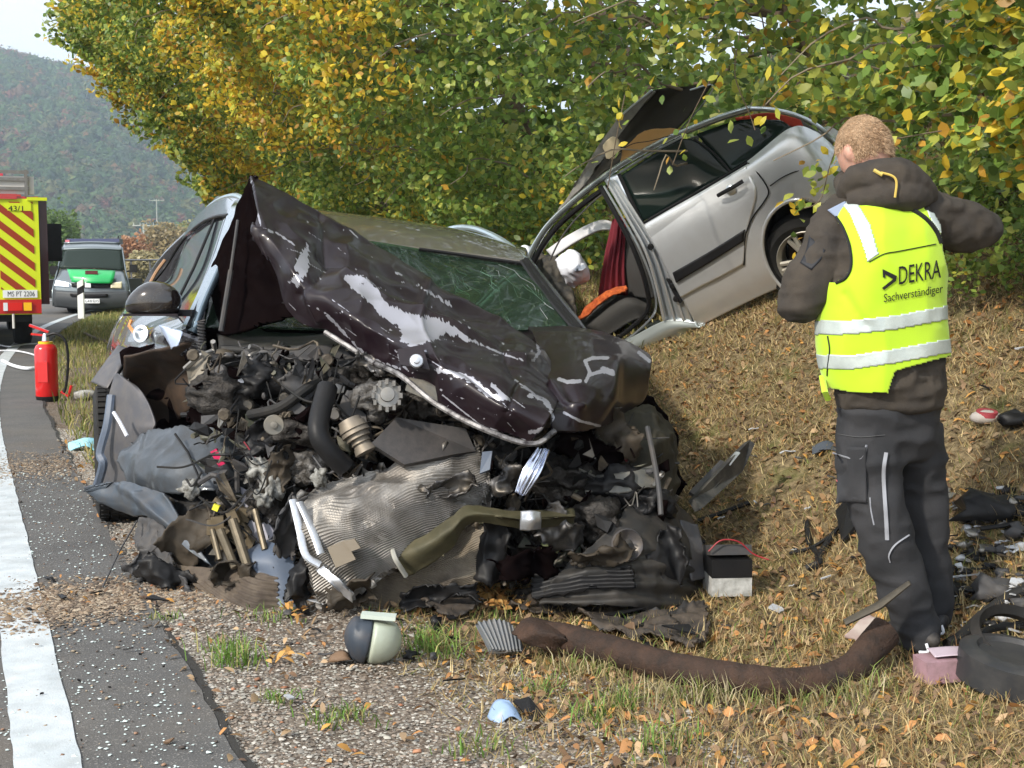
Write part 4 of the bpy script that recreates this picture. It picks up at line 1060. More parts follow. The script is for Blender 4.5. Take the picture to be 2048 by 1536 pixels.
# --- left front: curled strip, grey panels, bumper skin
patch("sill_curl", [[(236, 686, 7.0), (262, 700, 6.9), (256, 716, 6.9)], [(212, 720, 6.8), (240, 730, 6.6), (246, 738, 6.65)], [(182, 762, 6.7), (212, 776, 6.55), (220, 778, 6.6)]], grey_sheet, suv, (30, 16), th=.012, fold=.01, edge=.004)
arch = patch("arch_liner", [[(250, 708, 6.3), (300, 702, 6.2), (340, 698, 6.1), (400, 694, 6.0)], [(252, 760, 6.5), (310, 752, 6.5), (340, 750, 6.4), (392, 740, 6.3)], [(300, 850, 6.6), (330, 850, 6.6), (370, 830, 6.4), (400, 800, 6.2)]], M("brown_liner", (.03, .02, .014), .6, dust=.5, dustcol=(.10, .06, .035)), suv, (30, 30), th=.01, crump=.012, fold=.03)
gp = patch("grey_panel", [[(232, 746, 6.55), (236, 748, 6.5), (242, 752, 6.5)], [(216, 790, 6.5), (262, 780, 6.35), (284, 784, 6.3)], [(202, 850, 6.5), (262, 840, 6.3), (310, 842, 6.2)], [(196, 900, 6.5), (260, 880, 6.3), (305, 868, 6.2)], [(186, 985, 6.6), (240, 980, 6.4), (290, 975, 6.3)]], grey_sheet, suv, (60, 40), th=.010, fold=.015, edge=.003, crump=.002)
MB().tube([P(227, 824, 6.22), P(240, 845, 6.2), P(254, 872, 6.16)], .009, 6).build("white_strip", white_m, gp, True)
sm = MB(); sm.tube(cr([P(222, 790, 6.45), P(214, 850, 6.4), P(200, 905, 6.4), P(206, 930, 6.38), P(190, 985, 6.45)], 30), .022, 6, flat=.5); sm.build("panel_edge", bluegrey_plastic, gp, True)
bump_skin = patch("bumper_skin", [[(272, 866, 6.15), (330, 860, 5.95), (400, 850, 5.8), (450, 815, 5.75)], [(232, 905, 6.1), (320, 900, 5.85), (420, 885, 5.7), (480, 870, 5.7)], [(238, 945, 6.0), (320, 940, 5.72), (420, 930, 5.6), (500, 920, 5.65)], [(255, 975, 5.95), (340, 985, 5.65), (420, 980, 5.55), (480, 965, 5.6)]],
                 M("scuffed_bumper_skin", (.055, .065, .078), .4, .2, coat=.35, dust=.7, dustcol=(.035, .032, .028), bump=.4, bs=18), suv, (70, 80), th=.010, crump=.014, cs=5, fold=.04, edge=.014, seed=31)
MB().tube([P(350, 868, 5.72), P(376, 905, 5.64), P(400, 960, 5.5)], .006, 6).build("skin_rib", black_plastic, bump_skin, True)
MB().box(P(436, 915, 5.55), (.03, .02, .075), Matrix.Rotation(-.5, 3, 'Y')).build("red_tag", M("pink_tag", (.65, .03, .12), .4), bump_skin)
patch("lower_skin", [[(172, 972, 6.0), (232, 968, 5.95), (262, 968, 5.85), (330, 985, 5.6)], [(182, 984, 6.0), (240, 980, 5.9), (290, 1010, 5.6), (370, 1060, 5.45)], [(260, 1030, 5.9), (300, 1035, 5.65), (350, 1080, 5.45), (420, 1130, 5.35)]], M("blue_edge_skin", (.055, .07, .09), .4, .3, coat=.3, dust=.7, dustcol=(.09, .08, .07)), suv, (40, 50), th=.01, crump=.01, fold=.03, edge=.01)
patch("under_shield", [[(280, 985, 5.9), (360, 975, 5.75), (470, 965, 5.7), (520, 980, 5.7)], [(330, 1060, 5.7), (390, 1060, 5.55), (460, 1060, 5.5), (520, 1060, 5.5)], [(380, 1130, 5.5), (420, 1140, 5.4), (470, 1145, 5.3), (520, 1150, 5.3)]], black_plastic, suv, (40, 40), th=.015, crump=.012, fold=.04, edge=.008)
sc1 = patch("hanging_bumper_piece", [[(268, 1040, 5.75), (300, 1030, 5.65), (335, 1060, 5.5)], [(275, 1090, 5.65), (310, 1105, 5.5), (340, 1120, 5.4)], [(310, 1140, 5.5), (335, 1150, 5.4), (365, 1165, 5.3)], [(330, 1215, 5.3), (360, 1215, 5.25), (372, 1190, 5.25)]], grey_plastic, suv, (50, 24), th=.012, crump=.02, cs=9, fold=.03, edge=.015)
MB().tube([P(274, 1042, 5.7), P(240, 1100, 5.5), P(205, 1175, 5.32)], .0045, 6).build("dangling_wire", grey_plastic, suv, True)
patch("brown_corner_tray", [[(350, 1130, 5.45), (440, 1135, 5.3), (495, 1133, 5.2), (552, 1134, 5.15)], [(380, 1180, 5.35), (430, 1180, 5.2), (495, 1170, 5.1), (556, 1160, 5.12)], [(410, 1228, 5.15), (450, 1235, 5.05), (500, 1232, 5.0), (556, 1225, 5.05)]], brown_block, suv, (60, 60), th=.02, fold=.01,
      mod=lambda u, v, V: .006 * np.sin(V[:, 2] * 330 + V[:, 0] * 60) * (u > .3), edge=.004)
patch("blue_grey_cover", [[(520, 1078, 5.3), (560, 1072, 5.25), (592, 1095, 5.2)], [(478, 1110, 5.2), (540, 1115, 5.15), (590, 1130, 5.15)], [(510, 1140, 5.15), (560, 1180, 5.1), (600, 1195, 5.1)], [(560, 1228, 5.05), (590, 1235, 5.03), (622, 1228, 5.05)]], bluegrey_plastic, suv, (40, 30), th=.012, crump=.004, fold=.02, edge=.004)
patch("pale_bracket", [[(470, 970, 5.45), (500, 985, 5.4), (525, 1010, 5.35)], [(478, 1020, 5.4), (510, 1040, 5.35), (545, 1060, 5.3)], [(500, 1090, 5.35), (530, 1085, 5.3), (550, 1070, 5.28)]], M("pale_grey_cast", (.30, .30, .35), .5, .2, dust=.5), suv, (24, 24), th=.015, crump=.01, edge=.01)
# oily cast block with rods left of the radiator
blk = MB()
for (a, b_, r) in [((440, 1060, 5.25), (470, 1135, 5.18), .018), ((465, 1040, 5.25), (495, 1132, 5.16), .02), ((425, 1060, 5.28), (440, 1120, 5.2), .012), ((510, 1020, 5.3), (530, 1100, 5.2), .014)]: blk.cyl(P(*a), P(*b_), r, 10)
blk.build("steel_rod", M("oily_rod", (.12, .10, .07), .4, .6, dust=.5), suv, True)
bb = MB()
for k in range(16):
    bb.box(P(rng.uniform(430, 500), rng.uniform(1000, 1090), 5.3 + .1 * rng.random()), rng.uniform(.02, .07, 3), Matrix.Rotation(rng.uniform(-1, 1), 3, 'Y'))
bb.build("torn_bracket", M("yellowed_cast", (.13, .10, .06), .5, .4, dust=.5), suv)
MB().box(P(432, 1015, 5.3), (.025, .02, .025), Matrix.Rotation(.4, 3, 'Y')).build("yellow_clip", M("yellow_clip_mat", (.7, .65, .05), .5), suv)
MB().box(P(440, 905, 5.4), (.01, .01, .01)).build("small_bolt", alu, suv)
# --- radiators
def fins(freq, amp, slope=0.0, wob=4.0):
    def f(u, v, V):
        w = vn(V, 5.0, 63) * .22 + vn(V, 14.0, 64) * .06
        return amp * np.sin((u + slope * v + w * .35) * freq * 2 * math.pi) * (.6 + .4 * vn(V, 9, 65)) + .045 * vn(V, 3.2, 66) + .022 * ridge(V, 5, 67) + .008 * ridge(V, 14, 68)
    return f
rad = patch("radiator", [[(590, 1008, 5.12), (660, 955, 5.2), (790, 928, 5.2), (870, 912, 5.2), (955, 900, 5.25)], [(598, 1060, 4.98), (700, 1030, 4.98), (800, 1000, 5.0), (880, 985, 5.05), (970, 970, 5.15)], [(615, 1130, 4.95), (700, 1100, 4.92), (800, 1070, 4.95), (870, 1050, 5.0), (950, 1015, 5.1)], [(640, 1215, 5.0), (700, 1190, 4.95), (760, 1150, 4.95), (830, 1110, 5.0), (930, 1040, 5.08)]], fin_m, suv, (340, 90), th=.03, mod=fins(44, .0075, .12), edge=.008)
rad2 = patch("condenser", [[(790, 1130, 5.12), (880, 1080, 5.12), (950, 1045, 5.14), (1010, 1042, 5.16)], [(740, 1180, 5.08), (860, 1150, 5.08), (950, 1110, 5.1), (1012, 1100, 5.12)], [(720, 1225, 5.06), (850, 1195, 5.06), (930, 1170, 5.08), (1012, 1160, 5.1)]], M("condenser_fins", (.22, .19, .15), .6, .5, col2=(.09, .075, .06), ns=10, dust=.5), suv, (150, 100), th=.03, mod=fins(30, .003, 0), edge=.006)
tub = MB()
for q in [[(586, 1000, 5.02), (600, 1060, 4.94), (612, 1110, 4.9), (640, 1130, 4.9)], [(600, 1005, 5.0), (625, 1060, 4.92), (642, 1108, 4.88)]]: tub.tube(cr([P(*p) for p in q], 14), .016, 8, flat=.5)
tub.build("radiator_end_tank", bright_alu, rad, True)
brk = MB(); brk.poly([P(655, 1095, 4.86), P(690, 1080, 4.86), P(712, 1118, 4.86), P(672, 1135, 4.86)], .012); brk.poly([P(688, 1082, 4.85), P(710, 1078, 4.85), P(722, 1095, 4.85), P(702, 1102, 4.85)], .02)
brk.build("mounting_bracket", M("buff_bracket", (.26, .22, .17), .5, .2, dust=.4), rad)
lowcap = patch("lower_rail", [[(630, 1140, 4.88), (660, 1165, 4.85), (705, 1205, 4.88)], [(645, 1130, 4.88), (680, 1160, 4.84), (708, 1185, 4.87)]], bright_alu, rad, (20, 12), th=.012, crump=.01, edge=.006)
beam = patch("bumper_beam", [[(785, 1100, 5.0), (850, 1070, 4.96), (900, 1035, 4.95), (940, 1008, 4.98), (1040, 1015, 5.0), (1150, 1012, 5.08)], [(790, 1125, 4.97), (850, 1095, 4.92), (905, 1060, 4.9), (945, 1030, 4.94), (1040, 1035, 4.94), (1150, 1030, 5.03)], [(810, 1152, 5.0), (860, 1128, 4.96), (910, 1095, 4.95), (945, 1050, 4.98), (1040, 1062, 4.98), (1148, 1052, 5.06)]], olive_m, suv, (30, 90), th=.012, crump=.006, fold=.02, edge=.005)
patch("beam_highlight", [[(1040, 1022, 4.93), (1062, 1020, 4.91), (1082, 1024, 4.93)], [(1040, 1042, 4.92), (1062, 1040, 4.89), (1082, 1042, 4.92)], [(1040, 1060, 4.94), (1062, 1060, 4.92), (1082, 1058, 4.95)]], bright_alu, beam, (14, 14), th=.006, crump=.008)  # silver highlight on the beam, laid on as a bright metal patch
MB().tube(cr([P(785, 1100, 4.94), P(792, 1120, 4.9), P(812, 1152, 4.94)], 10), .010, 6).build("beam_end", pale_oil, beam, True)
# --- engine bay: recognisable pieces
MB().poly([P(792, 838, 5.2), P(930, 860, 5.22), P(950, 905, 5.2), P(905, 912, 5.14), P(808, 932, 5.1), P(742, 890, 5.12)], .03).build("intake_cover", M("satin_cover", (.04, .038, .038), .42, dust=.4, dustcol=(.13, .11, .1)), suv)
MB().poly([P(690, 790, 5.3), P(735, 830, 5.25), P(742, 885, 5.22), P(715, 872, 5.25), P(680, 820, 5.3)], .03).build("airbox_wall", grey_plastic, suv)
pl = MB().poly([P(820, 755, 5.08), P(845, 760, 5.06), P(935, 800, 5.0), P(930, 828, 5.0), P(905, 820, 5.02), P(812, 780, 5.08)], .02); pl.build("grey_cover_plate", M("mid_grey_plate", (.10, .098, .09), .5, dust=.5), suv)
alt = MB().lathe(P(775, 790, 5.12), (.1, -1, .2), [(-.06, .055), (0, .062), (.02, .05), (.022, .03), (.04, .028), (.042, .01)], 20)
for k in range(12):
    a = k / 12 * 6.28; alt.box(P(775, 790, 5.1) + np.array([.055 * math.cos(a), -.005, .055 * math.sin(a)]), (.012, .03, .02))
alt.build("alternator", alu, suv, True)
pul = MB().lathe(P(548, 850, 5.1), (.15, -1, .1), [(-.03, .030), (0, .041), (.006, .038), (.006, .015), (.02, .014), (.022, .005)], 24); pul.build("fan_pulley", M("worn_pulley", (.18, .17, .15), .5, .6, dust=.5), suv, True)
gear = MB()
for k in range(7): gear.lathe(P(700 + 5 * k, 845 + 9 * k, 5.12), (.45, -.2, -.85), [(-.012, .045 + .012 * math.sin(k)), (.012, .05 + .012 * math.sin(k))], 14)
gear.build("belt_stack", M("buff_stack", (.22, .19, .155), .5, .5, dust=.5), suv, True)
hose = MB(); hose.tube(cr([P(655, 775, 5.2), P(640, 830, 5.1), P(638, 870, 5.05), P(660, 905, 5.05), P(690, 935, 5.08)], 30), .042, 14); hose.build("intake_hose", black_plastic, suv, True)
h2 = MB(); h2.tube(cr([P(500, 830, 5.4), P(560, 815, 5.3), P(610, 780, 5.3), P(650, 750, 5.4)], 24), .022, 10); h2.build("radiator_hose", rubber, suv, True)
hl = patch("headlamp_fragment", [[(1075, 895, 5.0), (1090, 897, 4.98), (1098, 900, 4.98)], [(1045, 940, 4.97), (1065, 945, 4.93), (1082, 948, 4.95)], [(1030, 985, 4.96), (1042, 990, 4.94), (1050, 990, 4.95)]], M("lamp_reflector", (.6, .65, .8), .15, .9), suv, (24, 30), th=.01, mod=lambda u, v, V: .006 * np.sin(v * 30), edge=.004)
MB().poly([P(965, 905, 5.05), P(985, 903, 5.05), P(980, 940, 5.02), P(960, 948, 5.02)], .02).build("chrome_scrap", bluegrey_plastic, suv)
MB().box(P(483, 758, 5.5), (.024, .03, .03)).build("white_relay", white_m, suv)
arm = MB(); arm.poly([P(398, 718, 5.7), P(420, 712, 5.65), P(405, 768, 5.6), P(380, 770, 5.62), P(375, 740, 5.65)], .02); arm.poly([P(402, 700, 5.6), P(422, 710, 5.6), P(408, 722, 5.6)], .01)
arm.build("bracket_arm", M("buff_arm", (.15, .135, .11), .5, .2, dust=.3), suv)
tur = MB().lathe(P(445, 735, 5.75), (.2, -1, .1), [(-.1, .07), (0, .085), (.03, .07), (.05, .03)], 20); tur.build("brake_servo", M("dark_servo", (.06, .05, .035), .45, .2, dust=.6, dustcol=(.16, .12, .08)), suv, True)
# milky crushed pieces
mlk = M("milky_plastic", (.34, .34, .32), .5, col2=(.05, .045, .035), ns=35, nd=6, bump=.8, bs=50)
for (px, py, d, r) in [(520, 935, 5.3, .045), (545, 965, 5.28, .05), (530, 990, 5.27, .035), (640, 955, 5.15, .03), (380, 978, 5.45, .035)]:
    V_ = IV * np.array([r, r * .5, r * 1.1]) * (1 + .75 * vn(IV * 2.6 + px, 1, 5) + .35 * vn(IV * 7 + px, 1, 6))[:, None]
    mk("crushed_bottle", V_ + P(px, py, d), IF, mlk, suv, False)
# right-hand wheel well, bumper corner, liners
patch("right_arch_liner", [[(1200, 862, 5.35), (1262, 815, 5.6), (1305, 812, 5.7), (1345, 850, 5.8)], [(1210, 930, 5.3), (1275, 900, 5.4), (1330, 890, 5.5), (1362, 910, 5.7)], [(1220, 1010, 5.3), (1280, 990, 5.35), (1335, 990, 5.45), (1358, 1000, 5.6)]], M("muddy_liner", (.022, .02, .014), .7, dust=.5, dustcol=(.07, .06, .035)), suv, (60, 50), th=.012, crump=.02, cs=6, fold=.04, edge=.01)
patch("bumper_corner", [[(1290, 960, 5.35), (1340, 985, 5.4), (1372, 1010, 5.5), (1390, 1040, 5.6)], [(1230, 1050, 5.1), (1310, 1050, 5.15), (1380, 1080, 5.3), (1415, 1110, 5.5)], [(1110, 1150, 5.0), (1250, 1140, 5.0), (1360, 1150, 5.15), (1418, 1180, 5.4)], [(1080, 1205, 4.95), (1250, 1215, 4.92), (1360, 1230, 5.05), (1420, 1240, 5.3)]], M("dusty_bumper", (.022, .021, .020), .5, dust=.6, dustcol=(.075, .064, .052), bump=.3, bs=25), suv, (80, 90), th=.014, crump=.012, cs=5, fold=.05, edge=.01,
      mod=lambda u, v, V: .012 * np.sin(u * 40 + v * 4) * (u > .5))
patch("number_plate_panel", [[(1360, 1040, 5.35), (1395, 1050, 5.4)], [(1385, 1160, 5.2), (1428, 1155, 5.3)]], grey_sheet, suv, (20, 12), th=.008, crump=.004, edge=.004)
patch("torn_lower_lip", [[(1250, 1225, 4.95), (1330, 1215, 5.0), (1418, 1205, 5.2)], [(1260, 1290, 4.75), (1340, 1300, 4.75), (1400, 1270, 4.95)]], grey_plastic, suv, (24, 40), th=.01, crump=.02, cs=8, edge=.02)
patch("strut_tower", [[(1010, 880, 5.5), (1100, 860, 5.5), (1200, 870, 5.6)], [(1020, 960, 5.4), (1100, 960, 5.4), (1200, 960, 5.45)]], under_black, suv, (30, 30), th=.02, crump=.04, cs=7)
patch("subframe_plate", [[(1150, 950, 5.35), (1240, 945, 5.25), (1310, 930, 5.3)], [(1170, 980, 5.25), (1240, 985, 5.2), (1310, 975, 5.25)]], M("dim_steel", (.12, .125, .12), .45, .5, dust=.5), suv, (16, 24), th=.015, crump=.01, edge=.006)
MB().tube(cr([P(1295, 855, 5.35), P(1308, 920, 5.2), P(1318, 980, 5.1), P(1322, 1030, 5.05)], 16), .011, 8).build("brake_hose", grey_plastic, suv, True)
MB().lathe(P(1100, 1095, 5.1), (.1, -1, .1), [(-.03, .03), (0, .04), (.01, .035), (.02, .015)], 18).build("oily_pulley", M("greenish_pulley", (.16, .19, .08), .4, .5, dust=.5), suv, True)
MB().lathe(P(1255, 1090, 5.05), (.2, -1, .3), [(-.06, .05), (0, .066), (.012, .06), (-.01, .045), (-.03, .01)], 20).build("lamp_bowl", M("lamp_bowl_mat", (.12, .12, .14), .35, .6, dust=.6), suv, True)
patch("skid_slats", [[(1070, 1150, 5.1), (1160, 1135, 5.05), (1260, 1130, 5.0)], [(1060, 1190, 4.98), (1160, 1175, 4.95), (1270, 1170, 4.92)]], black_plastic, suv, (30, 50), th=.02, mod=lambda u, v, V: .01 * np.sin(u * 30), crump=.01, edge=.01)
# --- torn sheets hanging across the front
torn_m = [under_black, black_plastic, grey_plastic, M("mud_sheet", (.035, .028, .02), .6, dust=.6, dustcol=(.08, .06, .04)), M("torn_steel", (.10, .10, .105), .4, .6, col2=(.02, .018, .017), ns=14, dust=.3)]
for k, (px, py, d, w_, h_, mi, an) in enumerate([(430, 830, 5.5, 110, 60, 0, .3), (380, 1080, 5.4, 90, 110, 3, .8), (330, 1150, 5.35, 120, 50, 1, .5), (470, 1150, 5.15, 90, 40, 3, -.2), (575, 1050, 5.1, 46, 130, 2, .3), (600, 1170, 5.0, 60, 90, 1, .4),
         (980, 1090, 5.05, 60, 150, 1, .1), (1050, 1130, 5.0, 120, 50, 0, -.3), (1120, 1060, 5.05, 90, 60, 4, .5), (1180, 900, 5.3, 130, 50, 0, .3), (1240, 870, 5.35, 90, 70, 3, .6), (1010, 960, 5.1, 70, 46, 4, -.6), (900, 975, 5.05, 110, 26, 4, -.2),
         (1200, 1110, 4.98, 120, 40, 3, -.2), (1330, 1120, 5.1, 60, 120, 1, -.1), (700, 1190, 4.9, 90, 36, 3, -.3), (880, 1190, 4.95, 150, 34, 1, -.15), (520, 880, 5.35, 50, 90, 1, .7), (590, 770, 5.35, 70, 60, 2, .9), (1080, 850, 5.1, 100, 22, 3, -.5), (300, 1120, 5.5, 50, 90, 2, .7), (750, 730, 5.3, 80, 26, 4, .4), (560, 940, 5.25, 44, 90, 3, .2), (470, 720, 5.6, 110, 26, 4, .1)]):
    ca, sa = math.cos(an), math.sin(an); rows = []
    for v_ in (-.5, 0, .5):
        rows.append([(px + ca * u_ * w_ - sa * v_ * h_ + rng.normal(0, 4), py + sa * u_ * w_ + ca * v_ * h_ + rng.normal(0, 4), d + rng.normal(0, .035)) for u_ in (-.5, -.15, .2, .5)])
    patch("torn_sheet", rows, torn_m[mi], suv, res=(20, 30), th=.006, crump=.018, cs=10, fold=.02, fs=7, edge=.022, seed=40 + k)
# --- loose wreckage filling the engine bay
zones = [((380, 700), (700, 830), 5.45, 5.9, 170), ((400, 820), (760, 960), 5.25, 5.8, 200), ((560, 720), (900, 900), 5.25, 5.8, 220), ((860, 820), (1080, 1000), 5.2, 5.7, 170), ((1010, 880), (1330, 1060), 5.2, 5.75, 230),
         ((1000, 1040), (1300, 1180), 5.1, 5.7, 220), ((430, 950), (620, 1120), 5.3, 5.8, 160), ((330, 1000), (460, 1180), 5.5, 5.9, 25)]
wm = [black_plastic, under_black, grey_plastic, M("dirty_steel", (.06, .057, .053), .4, .5, dust=.5), M("brownish_scrap", (.035, .027, .02), .6, dust=.5), M("greenish_scrap", (.035, .042, .03), .5, dust=.4), alu]
scrap = MB()
IV1, IF1 = icosphere(1); IF1 = [tuple(int(i) for i in f) for f in IF1]
mass_m = [M("oily_casting", (.05, .046, .043), .4, .6, col2=(.02, .018, .016), ns=25, nd=8, dust=.4, dustcol=(.03, .024, .02), bump=1, bs=45, dist=.01), M("pale_casting", (.16, .155, .15), .45, .6, col2=(.04, .035, .03), ns=30, nd=8, dust=.5, dustcol=(.05, .04, .03), bump=1, bs=45, dist=.01), black_plastic]
for k, (px, py, d, rx, rz, mi) in enumerate([(600, 860, 5.35, .09, .07, 0), (450, 790, 5.55, .11, .08, 0), (760, 800, 5.25, .08, .06, 1), (690, 770, 5.45, .10, .06, 0), (850, 800, 5.3, .09, .07, 0), (900, 870, 5.4, .10, .08, 2), (1000, 900, 5.35, .08, .08, 2), (1130, 960, 5.35, .11, .08, 0), (1200, 1040, 5.2, .10, .07, 0),
         (1060, 1080, 5.3, .09, .08, 0), (1240, 970, 5.3, .10, .06, 2), (560, 1010, 5.4, .10, .09, 0), (480, 1000, 5.5, .08, .08, 2), (520, 760, 5.55, .10, .06, 2), (620, 930, 5.35, .08, .06, 1), (1300, 1010, 5.3, .08, .06, 2)]):
    Vm = IV4 * np.array([rx, .07, rz]); Vm = Vm * (1 + .55 * ridge(IV4 * 1.6 + k * 5.1, 1, 6) * .8 + .22 * ridge(IV4 * 5 + k, 1, 7) + .08 * vn(IV4 * 14 + k, 1, 8))[:, None]
    mk("crushed_casting", Vm + P(px, py, d), IF4, mass_m[mi], suv, False)
for (lo, hi, d0, d1, n) in zones:
    for k in range(n):
        px, py = rng.uniform(lo[0], hi[0]), rng.uniform(lo[1], hi[1]); c0 = P(px, py, rng.uniform(d0, d1))
        mi = int(rng.choice(7, p=[.32, .2, .16, .08, .11, .08, .05])); ty = rng.random()
        R = np.array(Matrix.Rotation(rng.uniform(0, 6.28), 3, 'Y') @ Matrix.Rotation(rng.uniform(-.8, .8), 3, 'X'))
        if ty < .35:
            nn = rng.integers(4, 7); a = np.sort(rng.uniform(0, 6.28, nn)); rr = rng.uniform(.015, .075, nn); pts = np.stack([rr * np.cos(a), rng.normal(0, .008, nn), rr * np.sin(a) * .6], 1) @ R.T + c0
            scrap.poly(pts, rng.uniform(.004, .012), nrm=R[:, 1], mi=mi)
        elif ty < .75:
            dr = R @ np.array([1, 0, 0]); l_ = rng.uniform(.05, .22); s2 = R @ np.array([0, 1, 0]) * rng.normal(0, .04)
            s3 = R @ np.array([0, 0, 1]) * rng.normal(0, .04)
            scrap.tube(cr([c0 - dr * l_ / 2, c0 + s2, c0 + s3 + dr * l_ * .3, c0 + dr * l_ / 2 + s2], 9), rng.choice([.003, .004, .006, .012]), 6, mi=mi)
        elif ty < .9:
            r_ = rng.uniform(.012, .045); Vc = IV1 * r_ * (1 + .55 * vn(IV1 * 2.1 + k * 3.7, 1, 9))[:, None]; scrap.add((Vc * [1.3, .8, .8]) @ R.T + c0, IF1, mi)
        else: scrap.lathe(c0, R[:, 1], [(-.012, .02), (0, .028), (.01, .02), (.015, .008)], 10, mi=mi)
scrap.build("engine_wreckage", wm, suv, False)["kind"] = "stuff"
cab = MB()
for k in range(130):
    a = P(rng.uniform(400, 1300), rng.uniform(740, 1100), rng.uniform(5.2, 5.5)); b_ = a + np.array([rng.uniform(-.3, .3), rng.uniform(-.1, .1), rng.uniform(-.15, .1)])
    m_ = (a + b_) / 2 + np.array([0, -.03, -rng.uniform(.02, .12)]); cab.tube(cr([a, m_, b_], 12), rng.choice([.0025, .0035, .005]), 5, mi=int(rng.choice(4, p=[.6, .2, .15, .05])))
cab.build("cables", [rubber, grey_plastic, wm[4], M("red_cable", (.2, .02, .03), .5)], suv, True)["kind"] = "stuff"
# ------------------------------------------------------------------ silver hatchback thrown up onto the bank
W0 = P(1612, 508, 8.4)
Eb = np.array([.733, -.542, .417]); Eb /= np.linalg.norm(Eb)
Eu = np.array([-.567, -.142, .811]); Eu -= Eb * Eu.dot(Eb); Eu /= np.linalg.norm(Eu)
Eo = np.cross(Eb, Eu)
if Eo[1] > 0: Eo = -Eo
def SP(px, py, c=0.0):
    """point of the car's side plane, c metres inboard, seen at this place of the photograph"""
    r = ray(px, py); o = np.array([0, 0, EYE]); p0 = W0 - Eo * c
    k = (p0 - o).dot(Eo) / r.dot(Eo); return o + r * k
def SPs(L_): return [SP(*p) for p in L_]
scar = empty("silver_car", W0 + np.array([0, 0, -.5]), "silver estate car with doors cut off, stranded nose down on the bank", "wrecked car")
def spatch(name, rows, mat, parent=scar, **k): return patch(name, None, mat, parent, pts=[[SP(*p) for p in r] for r in rows], **k)
ac = np.array([1618, 502])
def archcut(c):
    q = proj(c); dx, dy = q[:, 0] - ac[0], q[:, 1] - ac[1]
    u = dx * .87 - dy * .49; v = dx * .49 + dy * .87
    return (u / 88) ** 2 + ((v) / 108) ** 2 < 1
body = spatch("body_side", [
    [(1283, 447, .06), (1345, 411, .06), (1400, 378, .06), (1494, 322, .06), (1580, 256, .10), (1630, 262, .2), (1668, 292, .3)],
    [(1288, 460, .02), (1350, 424, .02), (1408, 392, .02), (1503, 336, .02), (1590, 282, .04), (1640, 290, .10), (1684, 320, .2)],
    [(1312, 500, -.01), (1372, 462, -.01), (1432, 430, -.01), (1528, 372, -.01), (1615, 330, .0), (1668, 340, .06), (1702, 362, .15)],
    [(1345, 560, -.03), (1405, 525, -.03), (1470, 488, -.03), (1555, 440, -.03), (1640, 392, -.02), (1690, 396, .04), (1730, 410, .12)],
    [(1376, 618, -.02), (1436, 585, -.02), (1500, 553, -.02), (1570, 515, -.02), (1660, 460, -.02), (1705, 455, .04), (1745, 462, .12)],
    [(1394, 655, .02), (1455, 624, .02), (1515, 595, .02), (1570, 570, .03), (1675, 515, .03), (1718, 500, .06), (1760, 500, .14)]], silver, res=(90, 140), th=.02, cut=archcut, fold=.003)
lipm = spatch("rear_door_skin", [
    [(1286, 455, .035), (1345, 420, .03), (1400, 387, .03), (1492, 332, .03)], [(1312, 500, -.022), (1372, 462, -.022), (1432, 430, -.022), (1512, 384, -.022)],
    [(1335, 545, -.038), (1390, 513, -.038), (1440, 486, -.038), (1496, 455, -.036)], [(1362, 596, -.04), (1400, 575, -.04), (1440, 555, -.04), (1486, 530, -.036)]], silver, res=(40, 50), th=.01)
sm = MB()
sm.tube(cr(SPs([(1497, 326, .045), (1520, 352, -.0), (1537, 382, -.025), (1527, 405, -.028), (1508, 430, -.03), (1496, 455, -.035), (1490, 480, -.035), (1488, 530, -.03)]), 40), .005, 5)
sm.build("door_gap", black_plastic, scar, True)
MB().tube(cr(SPs([(1540, 372, -.025), (1570, 352, -.02), (1605, 340, -.0), (1640, 344, .03), (1668, 358, .08)]), 24), .004, 5).build("panel_gap", black_plastic, scar, True)
MB().tube(cr(SPs([(1384, 632, .0), (1450, 598, -.0), (1545, 548, .0)]), 16), .005, 5).build("sill_gap", black_plastic, scar, True)
arc = []
for a in np.linspace(math.radians(120), math.radians(400), 50):
    u, v = 88 * math.cos(a), 108 * math.sin(a); arc.append(SP(ac[0] + u * .87 + v * .49, ac[1] - u * .49 + v * .87, -.025 if u < 40 else .03))
MB().tube(arc, .012, 8).build("wheel_arch_lip", silver, scar, True)
inner = []
for c_, k_ in ((.0, 1.0), (.30, 1.0)):
    inner.append([SP(ac[0], ac[1], 0) + (np.array(p) - SP(ac[0], ac[1], 0)) * .99 - Eo * c_ for p in arc])
patch("wheel_housing", None, black_plastic, scar, pts=inner, res=(6, 50), th=.01)
patch("wheel_housing_back", None, black_plastic, scar, pts=[[SP(1520, 400, .32), SP(1700, 330, .32)], [SP(1540, 640, .32), SP(1740, 560, .32)]], res=(6, 6), th=.01)
wheel("wheel", SP(1622, 512, .11), Eo, .31, .195, scar, rim_mat=M("wheel_silver", (.45, .43, .38), .35, .6, dust=.3), spokes=5, tread=False)
wheel("wheel", SP(1622, 512, 1.45), Eo, .31, .195, scar, spokes=5, tread=False)
wheel("wheel", SP(1622, 512, .13) - Eb * 2.6 + Eu * .02, Eo, .31, .195, scar, spokes=5, tread=False)
